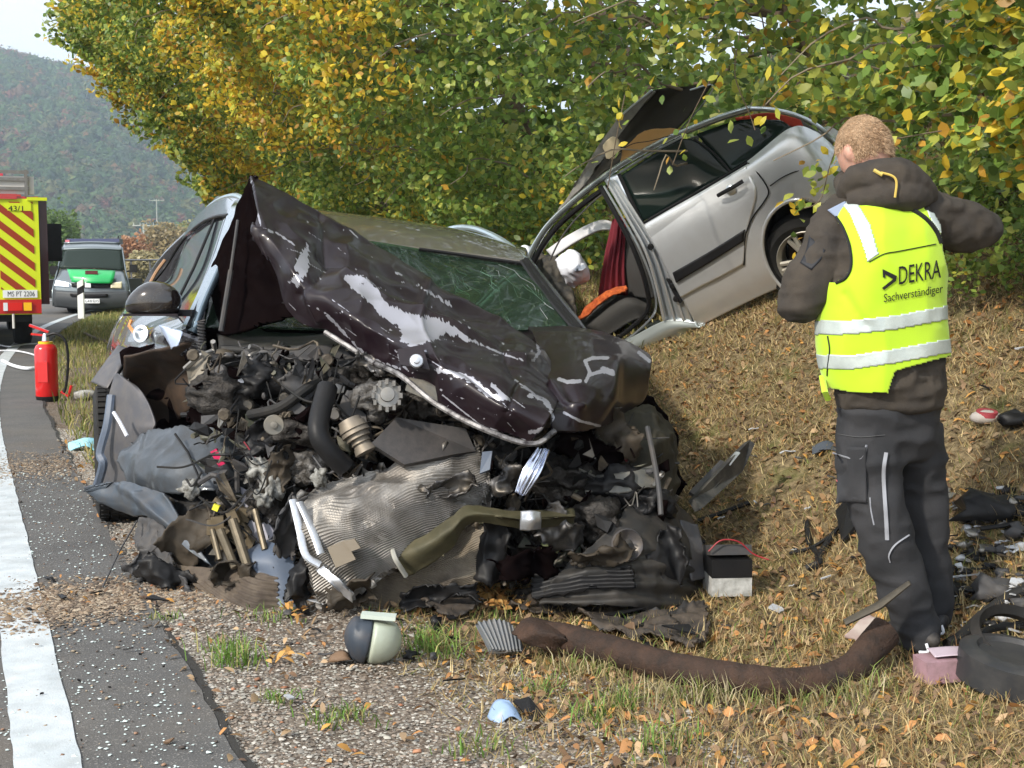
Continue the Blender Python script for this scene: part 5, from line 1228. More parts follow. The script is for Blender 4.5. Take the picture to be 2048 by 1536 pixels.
# door moulding, handle, windows
spatch("door_moulding", [[(1345, 546, -.052), (1420, 503, -.052), (1489, 460, -.052)], [(1352, 566, -.055), (1425, 522, -.055), (1487, 483, -.052)]], black_plastic, res=(6, 20), th=.014)
mh = MB(); mh.tube(cr(SPs([(1436, 391, -.04), (1450, 383, -.055), (1470, 372, -.055), (1486, 362, -.04)]), 14), .014, 8)
mh.build("door_handle", black_plastic, scar, True)
V = IV2 * .038; mk("handle_recess", (V[:, :1] * Eb + V[:, 1:2] * Eu + V[:, 2:] * Eo * .3) + SP(1462, 380, -.012), IF2, chrome, scar, True)
spatch("rear_door_glass", [[(1240, 352, .16), (1300, 313, .18), (1368, 276, .18), (1418, 300, .15)], [(1262, 400, .11), (1320, 365, .12), (1385, 325, .12), (1440, 322, .11)], [(1284, 444, .07), (1340, 412, .07), (1400, 377, .07), (1462, 343, .07)]], glass_dark, res=(20, 20), th=.005)
spatch("quarter_glass", [[(1392, 268, .20), (1480, 240, .21), (1560, 240, .2)], [(1440, 320, .12), (1520, 282, .13), (1575, 248, .15)], [(1462, 341, .07), (1510, 310, .08), (1580, 256, .11)]], glass_dark, res=(14, 20), th=.005)
wf = MB()
wf.tube(cr(SPs([(1388, 278, .165), (1420, 300, .14), (1440, 320, .11), (1462, 345, .06)]), 14), .009, 6)
wf.tube(cr(SPs([(1284, 448, .05), (1340, 415, .05), (1400, 382, .05), (1495, 325, .05)]), 14), .010, 6)
wf.tube(cr(SPs([(1238, 348, .17), (1262, 400, .10), (1284, 446, .06)]), 14), .014, 6)
wf.build("window_frame", black_plastic, scar, True)
MB().tube(cr(SPs([(1240, 345, .165), (1300, 308, .185), (1368, 272, .185)]), 10), .008, 6).build("window_trim", chrome, scar, True)
# roof rail / A pillar and arch to the tail
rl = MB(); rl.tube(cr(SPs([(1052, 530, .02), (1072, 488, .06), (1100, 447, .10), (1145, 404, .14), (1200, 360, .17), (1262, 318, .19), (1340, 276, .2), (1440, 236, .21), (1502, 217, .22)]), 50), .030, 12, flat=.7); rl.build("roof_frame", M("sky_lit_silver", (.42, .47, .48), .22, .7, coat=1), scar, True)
MB().tube(cr(SPs([(1062, 535, .03), (1085, 492, .07), (1116, 452, .11), (1160, 413, .15), (1208, 378, .17), (1240, 362, .18)]), 40), .024, 8, flat=.8).build("door_seal", black_plastic, scar, True)
MB().tube(cr(SPs([(1100, 520, .04), (1120, 480, .08), (1150, 440, .12), (1190, 400, .15), (1212, 385, .16)]), 24), .006, 6).build("rubber_strip", grey_plastic, scar, True)
rl = MB(); rl.tube(cr(SPs([(1502, 217, .22), (1545, 220, .22), (1595, 232, .25), (1640, 256, .3), (1672, 292, .38)]), 30), .022, 10, flat=.7); rl.build("tail_frame", chrome, scar, True)
spatch("tail_interior", [[(1470, 236, .35), (1540, 226, .35), (1600, 238, .4)], [(1480, 262, .35), (1560, 250, .35), (1612, 262, .4)]], M("red_trim", (.38, .04, .02), .6), res=(8, 16), th=.01)
spatch("rear_hatch", [[(1640, 258, .3), (1680, 300, .34), (1700, 420, .3), (1740, 500, .3)], [(1660, 250, 1.3), (1700, 290, 1.35), (1722, 410, 1.4), (1760, 500, 1.4)]], silver, res=(14, 20), th=.02)
# B pillar with channels and hinge plates
spatch("centre_pillar", [[(1206, 358, .17), (1222, 352, .165), (1238, 346, .17)], [(1250, 430, .09), (1268, 424, .08), (1282, 440, .08)], [(1290, 500, .04), (1310, 494, .03), (1322, 500, .03)], [(1312, 570, .04), (1336, 560, .02), (1356, 566, .0)], [(1330, 650, .06), (1358, 650, .03), (1388, 654, .02)]], chrome, res=(60, 14), th=.03, fold=.004)
ch = MB()
for off, r in ((0, .010), (14, .007), (26, .010)):
    ch.tube(cr(SPs([(1212 + off * .6, 360, .14), (1252 + off * .8, 430, .05), (1290 + off, 500, .0), (1312 + off * 1.2, 570, .0), (1328 + off * 1.5, 640, .01)]), 30), r, 6)
ch.build("pillar_channel", silver, scar, True)["kind"] = "stuff"
MB().tube(cr(SPs([(1200, 372, .16), (1232, 430, .09), (1268, 500, .04), (1292, 570, .04), (1296, 618, .06), (1262, 656, .08), (1215, 690, .09)]), 40), .017, 8).build("opening_seal", black_plastic, scar, True)
MB().tube(cr(SPs([(1208, 372, .13), (1242, 430, .06), (1280, 500, .01), (1306, 570, .01), (1310, 622, .03), (1276, 662, .05), (1225, 698, .06)]), 40), .008, 6).build("opening_flange", chrome, scar, True)
hp = MB()
for (px, py) in ((1301, 494), (1345, 572), (1352, 598)):
    hp.lathe(SP(px, py, -.012), Eo, [(-.01, .022), (.008, .02), (.01, .008)], 12)
hp.build("striker", black_plastic, scar, True)["kind"] = "stuff"
MB().tube(SPs([(1336, 556, -.0), (1352, 588, -.0), (1362, 604, -.0)]), .016, 8).build("hinge_slot", black_plastic, scar, True)
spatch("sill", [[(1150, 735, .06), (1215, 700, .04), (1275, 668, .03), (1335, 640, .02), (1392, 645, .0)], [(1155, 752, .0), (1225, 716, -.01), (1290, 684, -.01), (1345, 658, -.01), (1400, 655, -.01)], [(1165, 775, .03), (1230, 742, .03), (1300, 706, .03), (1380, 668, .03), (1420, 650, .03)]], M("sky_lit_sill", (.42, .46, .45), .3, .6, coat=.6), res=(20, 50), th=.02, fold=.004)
# folded roof panel
spatch("peeled_roof", [[(1135, 405, .5), (1185, 340, .5), (1238, 245, .45), (1300, 186, .45)], [(1165, 385, .35), (1205, 330, .4), (1262, 255, .42), (1330, 178, .5)], [(1200, 345, .25), (1250, 300, .35), (1310, 240, .45), (1378, 172, .55)], [(1218, 335, .2), (1285, 300, .25), (1360, 250, .35), (1424, 168, .5)]], M("roof_headliner_dark", (.022, .018, .013), .8, dust=.2, dustcol=(.06, .05, .03)), res=(40, 50), th=.012, fold=.01)
spatch("roof_skin_edge", [[(1112, 425, .5), (1142, 385, .5), (1172, 330, .48), (1236, 236, .44), (1302, 180, .44)], [(1140, 398, .46), (1165, 372, .45), (1200, 325, .44), (1248, 258, .42), (1306, 184, .43)]], M("dirty_roof_skin", (.22, .21, .19), .5, .4, dust=.6, dustcol=(.10, .08, .06)), res=(50, 16), th=.02, crump=.01, cs=6, edge=.004)
MB().tube(cr(SPs([(1232, 240, .40), (1262, 214, .40), (1304, 180, .42)]), 12), .007, 6).build("roof_seam", chrome, scar, True)
spatch("foam_liner", [[(1245, 300, .2), (1290, 262, .22), (1375, 258, .24)], [(1240, 325, .18), (1300, 300, .2), (1356, 275, .22)]], M("tan_foam", (.42, .24, .09), .9, bump=.4, bs=60), res=(20, 30), th=.02, crump=.006, fold=.01, edge=.004)
spatch("cream_bracket", [[(1206, 290, .17), (1222, 275, .17), (1238, 280, .17)], [(1212, 318, .16), (1228, 318, .16), (1240, 305, .16)]], M("cream_steel", (.5, .42, .28), .5), res=(16, 12), th=.01, crump=.006, edge=.006)
MB().tube(cr(SPs([(1380, 180, .5), (1424, 170, .5), (1412, 200, .48), (1350, 270, .35), (1300, 310, .2)]), 24), .006, 6).build("roof_edge_strip", chrome, scar, True)
MB().tube(cr(SPs([(1215, 322, .14), (1260, 290, .14), (1300, 282, .14), (1345, 270, .14)]), 20), .003, 5).build("hanging_cable", black_plastic, scar, True)
# interior
spatch("far_sill", [[(1092, 500, 1.25), (1140, 468, 1.25), (1200, 440, 1.25), (1240, 450, 1.25)], [(1105, 515, 1.2), (1150, 484, 1.2), (1200, 460, 1.2), (1245, 462, 1.2)]], M("white_far_frame", (.6, .6, .62), .4), res=(8, 30), th=.03)
spatch("dashboard", [[(1045, 500, .9), (1090, 505, .8), (1120, 520, .7)], [(1050, 560, .5), (1110, 570, .5), (1148, 590, .5)], [(1060, 640, .3), (1120, 640, .3), (1155, 640, .3)]], M("dash_black", (.02, .02, .02), .6, dust=.3), res=(30, 30), th=.04, crump=.03, cs=8, fold=.05, edge=.01)
ab = spatch("airbag", [[(1108, 520, .5), (1135, 498, .45), (1160, 500, .45), (1172, 512, .5)], [(1118, 545, .42), (1140, 535, .3), (1165, 532, .3), (1182, 545, .42)], [(1128, 562, .42), (1145, 556, .34), (1164, 556, .34), (1178, 562, .42)], [(1140, 574, .5), (1148, 578, .45), (1158, 574, .45), (1165, 570, .5)]], white_m, res=(40, 40), th=.05, crump=.012, cs=7, fold=.02)
spatch("airbag", [[(1035, 498, .7), (1050, 490, .65), (1068, 500, .7)], [(1040, 510, .6), (1055, 508, .6), (1070, 512, .65)]], white_m, res=(16, 16), th=.03, crump=.01)
spatch("seat_cushion", [[(1150, 640, .75), (1190, 605, .8), (1235, 580, .8), (1290, 585, .7)], [(1152, 665, .35), (1200, 628, .3), (1250, 596, .3), (1296, 606, .35)], [(1168, 700, .3), (1215, 672, .25), (1270, 640, .25), (1298, 640, .3)]], seat_m, res=(30, 40), th=.08, fold=.02)
spatch("seat_back", [[(1225, 470, .65), (1245, 455, .5), (1262, 480, .3)], [(1225, 540, .6), (1252, 530, .4), (1282, 545, .25)], [(1230, 595, .6), (1262, 595, .4), (1300, 600, .25)]], seat_m, res=(30, 24), th=.10, fold=.02)
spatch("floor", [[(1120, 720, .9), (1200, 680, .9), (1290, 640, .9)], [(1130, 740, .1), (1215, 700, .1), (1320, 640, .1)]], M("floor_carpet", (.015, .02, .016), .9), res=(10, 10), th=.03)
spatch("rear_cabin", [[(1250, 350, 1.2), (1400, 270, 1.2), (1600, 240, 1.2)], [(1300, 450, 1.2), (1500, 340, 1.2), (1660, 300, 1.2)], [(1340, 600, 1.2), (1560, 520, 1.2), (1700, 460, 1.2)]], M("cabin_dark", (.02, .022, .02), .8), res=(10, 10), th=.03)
spatch("belt_fabric", [[(1224, 440, .5), (1236, 432, .45), (1250, 440, .45)], [(1212, 490, .45), (1232, 480, .4), (1250, 485, .42)], [(1204, 540, .42), (1225, 535, .38), (1250, 545, .4)], [(1196, 595, .45), (1225, 590, .4), (1256, 596, .42)]], M("burgundy_cloth", (.17, .02, .03), .85, bump=.5, bs=60), res=(40, 40), th=.01, mod=lambda u, v, V: .012 * np.sin(v * 26 + u * 3), fold=.02)
# nose (behind the other wreck) so the car is whole
spatch("bonnet_and_nose", [[(1050, 520, .05), (1000, 560, .1), (940, 620, .1), (900, 680, .15)], [(1060, 500, .8), (1010, 540, .8), (950, 600, .8), (905, 660, .8)], [(1065, 490, 1.5), (1020, 530, 1.5), (955, 590, 1.5), (910, 650, 1.5)]], silver, res=(20, 20), th=.03, crump=.02)
spatch("front_wing", [[(1055, 530, 0), (1000, 570, 0), (940, 630, 0), (900, 690, .05)], [(1110, 640, 0), (1060, 680, 0), (1000, 720, 0), (940, 760, .05)], [(1150, 720, 0), (1090, 750, 0), (1040, 770, 0), (980, 800, .05)]], silver, res=(20, 20), th=.03, crump=.015)
# orange towel lying on the seat, separate thing
tw = spatch("orange_towel", [[(1150, 640, .3), (1160, 622, .35), (1172, 612, .4)], [(1170, 632, .26), (1182, 604, .3), (1196, 592, .4)], [(1200, 604, .26), (1205, 586, .3), (1215, 578, .4)], [(1222, 590, .26), (1232, 576, .3), (1240, 570, .4)], [(1240, 588, .28), (1250, 580, .3), (1252, 570, .36)]], M("orange_terry", (.55, .13, .03), .95, col2=(.32, .06, .02), ns=40, bump=1, bs=90), parent=None, res=(50, 30), th=.02, crump=.008, cs=14, fold=.02, base=SP(1200, 620, .3))
tag(tw, "orange towel draped over the silver car's front seat", "towel")
# ------------------------------------------------------------------ the inspector in the yellow vest, seen from behind
DP = 4.3
pf = P(1835, 1340, DP); PZ = zg1(pf[0], pf[1])
person = empty("person", (pf[0], pf[1], PZ), "man in a yellow high visibility vest and dark work trousers seen from behind", "person")
yaw = math.radians(20)                    # he faces away and a little to the left
PX = np.array([math.cos(yaw), math.sin(yaw), 0]); PYv = np.array([-math.sin(yaw), math.cos(yaw), 0]); PZv = np.array([0, 0, 1.])
def loft(rings, n=48, pw=2.3, seg=None, capb=True, ax=None):
    """rings: (centre, half width, half depth); superellipse cross sections"""
    R = np.array([[*c, a, b_] for (c, a, b_) in rings]); R = cr(R, seg or len(R) * 6)
    V = []; th = np.linspace(0, 2 * math.pi, n, endpoint=False)
    cx = np.sign(np.cos(th)) * np.abs(np.cos(th)) ** (2 / pw); sy = np.sign(np.sin(th)) * np.abs(np.sin(th)) ** (2 / pw)
    for r in R:
        V.append(r[:3] + r[3] * cx[:, None] * PX + r[4] * sy[:, None] * PYv)
    return np.array(V)
def loft_mesh(G):
    m, n = G.shape[:2]; Fc = []
    for i in range(m - 1):
        for j in range(n): Fc.append((i * n + j, i * n + (j + 1) % n, (i + 1) * n + (j + 1) % n, (i + 1) * n + j))
    Fc += [tuple(range(n))[::-1], tuple((m - 1) * n + j for j in range(n))]
    return G.reshape(-1, 3), Fc
def remesh(parts, vox, name, mat, parent, post=None, smooth_it=6, dec=None):
    V, Fc = [], []
    for (v, f) in parts:
        n = len(V); V += [tuple(x) for x in v]; Fc += [tuple(i + n for i in q) for q in f]
    me = bpy.data.meshes.new("tmp"); me.from_pydata(V, [], Fc); me.update()
    o = bpy.data.objects.new("tmp", me); COL.objects.link(o)
    md = o.modifiers.new("r", 'REMESH'); md.mode = 'VOXEL'; md.voxel_size = vox
    s_ = o.modifiers.new("s", 'SMOOTH'); s_.factor = .6; s_.iterations = smooth_it
    dg = bpy.context.evaluated_depsgraph_get(); e2 = bpy.data.meshes.new_from_object(o.evaluated_get(dg))
    W = np.zeros(len(e2.vertices) * 3, np.float32); e2.vertices.foreach_get("co", W); W = W.reshape(-1, 3).astype(float)
    N_ = np.zeros(len(e2.vertices) * 3, np.float32); e2.vertices.foreach_get("normal", N_); N_ = N_.reshape(-1, 3).astype(float)
    F2 = [tuple(p.vertices) for p in e2.polygons]
    bpy.data.objects.remove(o); bpy.data.meshes.remove(me); bpy.data.meshes.remove(e2)
    if post is not None: W = W + N_ * post(W)[:, None]
    return mk(name, W, F2, mat, parent, True), W, F2
def tube_part(pts, r, n=14, k=16, flat=1.0):
    mb = MB(); mb.tube(cr([np.array(p) for p in pts], k), cr(np.array(r)[:, None], k)[:, 0], n, flat=flat); return mb.V, mb.F
px1 = 1 / 604.0
def T_(px, py, dd=0): return P(px, py, DP + dd)
torso_r = [(T_(1782, 815), .180, .115), (T_(1778, 770), .196, .125), (T_(1768, 710), .200, .13), (T_(1763, 640), .196, .13), (T_(1764, 570), .194, .13), (T_(1768, 510, .01), .188, .130), (T_(1770, 460, .03), .182, .125), (T_(1770, 425, .05), .165, .105), (T_(1768, 400, .07), .130, .085), (T_(1764, 375, .08), .09, .07)]
torso_r = [(c - PYv * 0, a * .98, b_) for (c, a, b_) in torso_r]
# limb paths
shL, elL, wrL = T_(1672, 455, .03), T_(1622, 600, .02), T_(1688, 425, .36)
shR, elR, wrR = T_(1868, 435, .10), T_(1962, 462, .20), T_(1790, 390, .48)
hipL, knL, anL = T_(1735, 830, .0), T_(1762, 1045, -.02), T_(1836, 1268, .0)
hipR, knR, anR = T_(1826, 825, .06), T_(1848, 1020, .12), T_(1862, 1235, .16)
headc = T_(1727, 302, .10)
# body: one continuous figure
bodyparts = [loft_mesh(loft([(c, a - .03, b_ - .03) for (c, a, b_) in torso_r])),
             tube_part([shL, elL, wrL], [.052, .042, .028]), tube_part([shR, elR, wrR], [.052, .042, .028]),
             tube_part([hipL, knL, anL], [.08, .055, .04]), tube_part([hipR, knR, anR], [.08, .055, .04]),
             tube_part([T_(1765, 400, .07), T_(1748, 370, .09), T_(1732, 335, .10)], [.065, .060, .062], k=10)]
def headshape(V0):
    V = V0 * np.array([.078, .098, .118])
    face = V0[:, 1] > 0                               # local +Y is the face direction
    V[:, 0] *= 1 - .12 * np.clip(-V0[:, 2], 0, 1) * 1.0
    V[:, 1] += .012 * np.exp(-((V0[:, 0]) / .18) ** 2 - ((V0[:, 2] + .12) / .2) ** 2) * (V0[:, 1] > .6) * 2.0     # nose
    V[:, 1] -= .008 * np.exp(-((np.abs(V0[:, 0]) - .36) / .15) ** 2 - ((V0[:, 2] - .08) / .12) ** 2) * face         # eye sockets
    V[:, 1] += .005 * np.exp(-((V0[:, 0]) / .25) ** 2 - ((V0[:, 2] + .5) / .07) ** 2) * face                     # lips
    V[:, 1] += .010 * np.exp(-((V0[:, 0]) / .3) ** 2 - ((V0[:, 2] + .85) / .2) ** 2) * face                      # chin
    return V
hy = math.radians(28); hp_ = math.radians(-24)
Rh = np.array(Matrix.Rotation(hy, 3, 'Z') @ Matrix.Rotation(hp_, 3, 'X'))
HV = headshape(IV4) @ Rh.T + headc
bodyparts.append((HV, [tuple(f) for f in IF4]))
def ear(sx):
    V = IV2 * np.array([.012, .022, .034]); V[:, 0] += .006 * (np.abs(IV2[:, 2])) ; V = V @ np.array(Matrix.Rotation(sx * .35, 3, 'Z')).T
    return (V + np.array([sx * .078, -.004, -.012])) @ Rh.T + headc, [tuple(f) for f in IF2]
bodyparts += [ear(-1), ear(1)]
def hand(wr, target, side):
    """palm and five separate bent fingers closing round the camera"""
    out = []; f = (target - wr); f /= np.linalg.norm(f); up = np.array([0, 0, 1.]); sd = np.cross(f, up); sd /= np.linalg.norm(sd); up = np.cross(sd, f)
    palm = wr + f * .05
    mb = MB(); mb.tube([wr, palm - f * .01, palm + f * .035], [.026, .034, .032], 12, flat=.5, upv=sd); out.append((mb.V, mb.F))
    for k, ln in enumerate((.072, .080, .075, .060)):
        b0 = palm + f * .032 + up * (.030 - .020 * k); inward = -sd * side
        q = [b0 - f * .02, b0, b0 + f * ln * .4 + inward * .006, b0 + f * ln * .62 + inward * .028, b0 + f * ln * .55 + inward * .052]
        mb = MB(); mb.tube(cr(q, 9), np.linspace(.0095, .0075, 9), 8); out.append((mb.V, mb.F))
    b0 = palm - f * .02 + up * .026; q = [b0 - f * .01, b0 + up * .02 + f * .01, b0 + up * .032 + f * .035 - sd * side * .018, b0 + up * .03 + f * .05 - sd * side * .035]
    mb = MB(); mb.tube(cr(q, 9), np.linspace(.0115, .0085, 9), 8); out.append((mb.V, mb.F))
    return out
camc = T_(1712, 385, .62)
handparts = hand(wrL, camc + np.array([-.05, 0, 0]), -1) + hand(wrR, camc + np.array([.05, 0, 0]), 1)
skin = M("skin", (.50, .27, .20), .5, col2=(.55, .32, .24), ns=18, bump=.15, bs=120)
skin.node_tree.nodes["Principled BSDF"].inputs["Subsurface Weight"].default_value = .15
skin.node_tree.nodes["Principled BSDF"].inputs["Subsurface Radius"].default_value = (.02, .008, .005)
remesh(bodyparts + handparts, .0072, "body", skin, person, smooth_it=3)
# eyes, brows are on the hidden face side
mbx = MB()
for sx in (-1, 1): mbx.lathe((np.array([sx * .030, .080, .010]) @ Rh.T) + headc, Rh @ np.array([0, 1, 0]), [(-.01, .006), (0, .011), (.006, .009), (.009, .003)], 12)
mbx.build("eyes", M("eye_white", (.7, .7, .7), .1), person, True)
# hair: short fair strands over a cap
hairc = M("fair_hair", (.34, .22, .13), .7, col2=(.20, .13, .075), ns=60, nd=6, bump=.8, bs=90)
q = IV4; cap = (q[:, 2] > .05 - .0 * q[:, 1]) | ((q[:, 1] < -.15) & (q[:, 2] > -.42)) | ((q[:, 1] < .2) & (q[:, 2] > -.12) & (np.abs(q[:, 0]) < .9))
cap &= ~((q[:, 1] > .6) & (q[:, 2] < .55))
idx = np.where(cap)[0]; Fcap = [tuple(f) for f in IF4 if cap[f].all()]
HC = (headshape(IV4) * 1.045) @ Rh.T + headc
hair_o = mk("hair", HC, Fcap, hairc, person, True)
n = 16000; pick = idx[rng.integers(0, len(idx), n)]
jit = IV4[pick] + .045 * rng.standard_normal((n, 3)); jit /= np.linalg.norm(jit, axis=1)[:, None]
root = (headshape(jit) * 1.04) @ Rh.T + headc; nrm = jit @ Rh.T
flow = np.array([0, -.35, -.75]) @ Rh.T + .45 * np.stack([vn(jit, 4, 1), vn(jit, 4, 2), vn(jit, 4, 3)], -1)
ln = rng.uniform(.008, .016, (n, 1)); tip = root + (nrm * .35 + flow * .9 + .15 * rng.standard_normal((n, 3))) * ln
wv = np.cross(tip - root, rng.standard_normal((n, 3))); wv /= np.linalg.norm(wv, axis=1)[:, None]; wv *= .0008
V = np.stack([root - wv, root + wv, tip], 1).reshape(-1, 3)
hs = mk("hair_strands", V, np.arange(3 * n).reshape(-1, 3), leafmat("hair_strand", .2, .45), hair_o, smooth=False, col=np.repeat(np.array([(.56, .40, .26)]) * rng.uniform(.45, 1.35, (n, 1)), 3, 0)); hs["kind"] = "stuff"
# jacket: torso, sleeves and rolled hood
jk = M("brown_grey_fleece", (.060, .049, .038), .9, col2=(.036, .031, .027), ns=9, bump=.6, bs=160, dist=.002)
def folds(W):
    q = proj(W); f = .011 * ridge(W * np.array([1, 1, 1.6]), 7.5, 7) + .006 * ridge(W * np.array([1, 1, 2.2]), 15, 8)
    return f + .002 * vn(W, 40, 9)
jparts = [loft_mesh(loft([(c, a, b_) for (c, a, b_) in torso_r])),
          tube_part([T_(1705, 425, .04), shL, T_(1640, 520, -.0), T_(1607, 600, .0), T_(1600, 628, .03)], [.075, .080, .080, .078, .055], k=22),
          tube_part([T_(1603, 610, .05), T_(1640, 530, .16), wrL], [.070, .068, .048], k=16),
          tube_part([T_(1835, 432, .06), shR, T_(1920, 452, .15), elR, T_(1975, 470, .22)], [.075, .078, .080, .070, .045], k=22),
          tube_part([T_(1965, 465, .24), T_(1885, 430, .38), wrR], [.062, .062, .045], k=16)]
jacket, JV, JF = remesh(jparts, .0085, "jacket", jk, person, post=folds, smooth_it=8)
hood = MB()
hoodp = remesh([tube_part([T_(1690, 392, .02), T_(1705, 362, -.02), T_(1755, 352, -.045), T_(1800, 356, -.03), T_(1848, 388, .03), T_(1835, 400, .1)], [.030, .042, .052, .060, .045, .03], k=24),
                tube_part([T_(1700, 402, -.02), T_(1752, 395, -.06), T_(1815, 392, -.05), T_(1850, 398, .0)], [.03, .046, .052, .03], k=20),
                tube_part([T_(1690, 385, .02), T_(1684, 365, .09), T_(1690, 350, .16)], [.03, .03, .02], k=10)], .006, "hood", jk, person, post=lambda W: .005 * ridge(W, 14, 17) + .002 * vn(W, 50, 3), smooth_it=5)[0]
MB().tube(cr([T_(1762, 345, -.10), T_(1785, 352, -.115), T_(1793, 365, -.12), T_(1790, 395, -.125)], 16), .004, 6).build("hood_cord", M("yellow_cord", (.5, .36, .08), .7), hood if False else hoodp, True)
MB().tube(cr([T_(1748, 340, -.09), T_(1765, 350, -.105)], 8), .006, 6).build("hood_tab", M("yellow_tab", (.5, .38, .1), .7), hoodp, True)
patchm = M("black_elbow_patch", (.012, .013, .017), .6)
# vest: a shell just outside the jacket, with armholes, neck opening and a stepped hem
vest_r = [(c, a + .020, b_ + .024) for (c, a, b_) in torso_r]
VG = loft(vest_r, n=230, seg=230)
m_, n_ = VG.shape[:2]
VV = VG.reshape(-1, 3)
th = np.tile(np.linspace(0, 2 * math.pi, n_, endpoint=False), m_)
back = np.sin(th) < 0                             # side that faces the camera (-PY)
q = proj(VV)
nr = grid_normals(VG).reshape(-1, 3); nr[(nr * (VV - np.repeat(VG.mean(1), n_, 0))).sum(1) < 0] *= -1
foldv = .010 * vn(VV * np.array([1, 1, .5]), 7, 77) + .005 * ridge(VV * np.array([1, 1, .7]), 8, 78) + .002 * vn(VV, 22, 79)
hump = .004 * np.exp(-(lined(q, [(1700, 560), (1740, 640)]) / 12) ** 2) - .006 * np.exp(-(lined(q, [(1690, 590), (1730, 650)]) / 9) ** 2)
VV = VV + nr * (foldv + hump)[:, None]
fq = np.array([(i * n_ + j, i * n_ + (j + 1) % n_, (i + 1) * n_ + (j + 1) % n_, (i + 1) * n_ + j) for i in range(m_ - 1) for j in range(n_)])
fc = VV[fq].mean(1); fp = proj(fc); fth = th[fq[:, 0]]; fback = np.sin(fth) < .15; lat = np.cos(fth)
armL = (lat < -.72) & (fp[:, 1] < 560) & (fp[:, 1] > 300)
arm_px = inpoly(fp, [(1600, 430), (1668, 432), (1688, 462), (1700, 500), (1701, 535), (1690, 556), (1668, 565), (1600, 570)]) & fback
armR_px = inpoly(fp, [(1848, 418), (1868, 428), (1880, 450), (1886, 500), (1900, 560), (2000, 560), (2000, 400), (1850, 400)]) & fback
neck = inpoly(fp, [(1660, 300), (1690, 398), (1760, 404), (1848, 408), (1900, 300)]) & fback
hem = inpoly(fp, [(1500, 900), (1500, 768), (1660, 776), (1700, 784), (1776, 786), (1790, 742), (1840, 728), (1900, 712), (2000, 712), (2000, 900)])
frontcut = ~fback & ((np.abs(lat) > .8) & (fc[:, 2] > T_(0, 560)[2]) | (fc[:, 2] > T_(0, 410)[2]))
keep = ~(arm_px | armR_px | neck | hem | frontcut)
yel = bpy.data.materials.new("fluorescent_yellow"); yel.use_nodes = True
b = yel.node_tree.nodes["Principled BSDF"]; b.inputs["Base Color"].default_value = (.42, .64, .010, 1); b.inputs["Roughness"].default_value = .8
b.inputs["Sheen Weight"].default_value = .3
def subshell(name, mask, off, mat, parent, th_=.003):
    f = fq[mask]; used, inv = np.unique(f, return_inverse=True); f2 = inv.reshape(f.shape)
    A = VV[used] + nr[used] * off; B = VV[used] + nr[used] * (off - th_); k = len(used)
    E = np.concatenate([f2[:, [i, (i + 1) % 4]] for i in range(4)]); key = np.sort(E, 1); kk = key[:, 0] * k + key[:, 1]
    u_, iv, cnt = np.unique(kk, return_inverse=True, return_counts=True); be = E[cnt[iv] == 1]
    sd = np.stack([be[:, 1], be[:, 0], be[:, 0] + k, be[:, 1] + k], 1)
    return mk(name, np.concatenate([A, B]), np.concatenate([f2, f2[:, ::-1] + k, sd]), mat, parent, True)
vest = subshell("vest", keep, 0.0, yel, person)
refl = M("reflective_tape", (.60, .66, .62), .35, .35, col2=(.48, .54, .52), ns=14, bump=.2, bs=200)
def bandmask(line, h):
    L_ = np.array(line, float); yc = np.interp(fp[:, 0], L_[:, 0], L_[:, 1]); return keep & (np.abs(fp[:, 1] - yc) < h) 
subshell("reflective_band", bandmask([(1600, 655), (1700, 655), (1790, 645), (1885, 627), (1950, 615)], 14), .0025, refl, vest)
subshell("reflective_band", bandmask([(1600, 722), (1700, 725), (1790, 712), (1885, 694), (1950, 683)], 14), .0025, refl, vest)
subshell("shoulder_band", keep & fback & inpoly(fp, [(1682, 405), (1712, 402), (1740, 450), (1757, 508), (1736, 524), (1722, 480), (1700, 428)]), .0025, refl, vest)
subshell("shoulder_band", keep & fback & inpoly(fp, [(1838, 385), (1860, 388), (1886, 440), (1884, 470), (1862, 440)]), .0025, refl, vest)
# black piping
bvh = BVHTree.FromPolygons([Vector(v) for v in VV], [tuple(int(i) for i in f) for f in fq])
eye = Vector((0, 0, EYE))
def onvest(px, py, lift=.003):
    r = Vector(ray(px, py)).normalized(); h = bvh.ray_cast(eye, r)
    if h[0] is None: return T_(px, py, -.13)
    return np.array(h[0] - r * lift)
def piping(pts, name, r=.003, mat=None):
    return MB().tube([onvest(*p) for p in cr(np.array(pts, float), 30)], r, 6).build(name, mat or black_ink, vest, True)
piping([(1672, 434), (1686, 456), (1699, 492), (1702, 530), (1692, 555), (1672, 566)], "armhole_piping", .005)
piping([(1775, 405), (1815, 415), (1850, 436), (1872, 462), (1882, 486)], "armhole_piping", .008)
piping([(1738, 524), (1768, 508), (1800, 502), (1872, 488)], "yoke_seam", .0018)
piping([(1655, 672), (1659, 700), (1655, 735), (1654, 752)], "side_zip", .0025)
MB().tube([onvest(1644, 752), onvest(1650, 785) , T_(1657, 800, -.1)], .010, 6, flat=.4).build("side_tab", yel, vest, True)
def vest_text(body, cx, cy, w, h, slope, name):
    V, Fc = textmesh(body); mn, mx = V.min(0), V.max(0)
    u = (V[:, 0] - (mn[0] + mx[0]) / 2) / (mx[0] - mn[0]) * w; v = (V[:, 1] - (mn[1] + mx[1]) / 2) / (mx[1] - mn[1]) * h
    W = [onvest(cx + a, cy - b2 + slope * a, .005) for a, b2 in zip(u, v)]
    return mk(name, W, Fc, black_ink, vest, False)
vest_text("DEKRA", 1840, 544, 84, 36, -.17, "chest_lettering")
vest_text("Sachverständiger", 1827, 589, 118, 22, -.17, "small_lettering")
mb = MB()
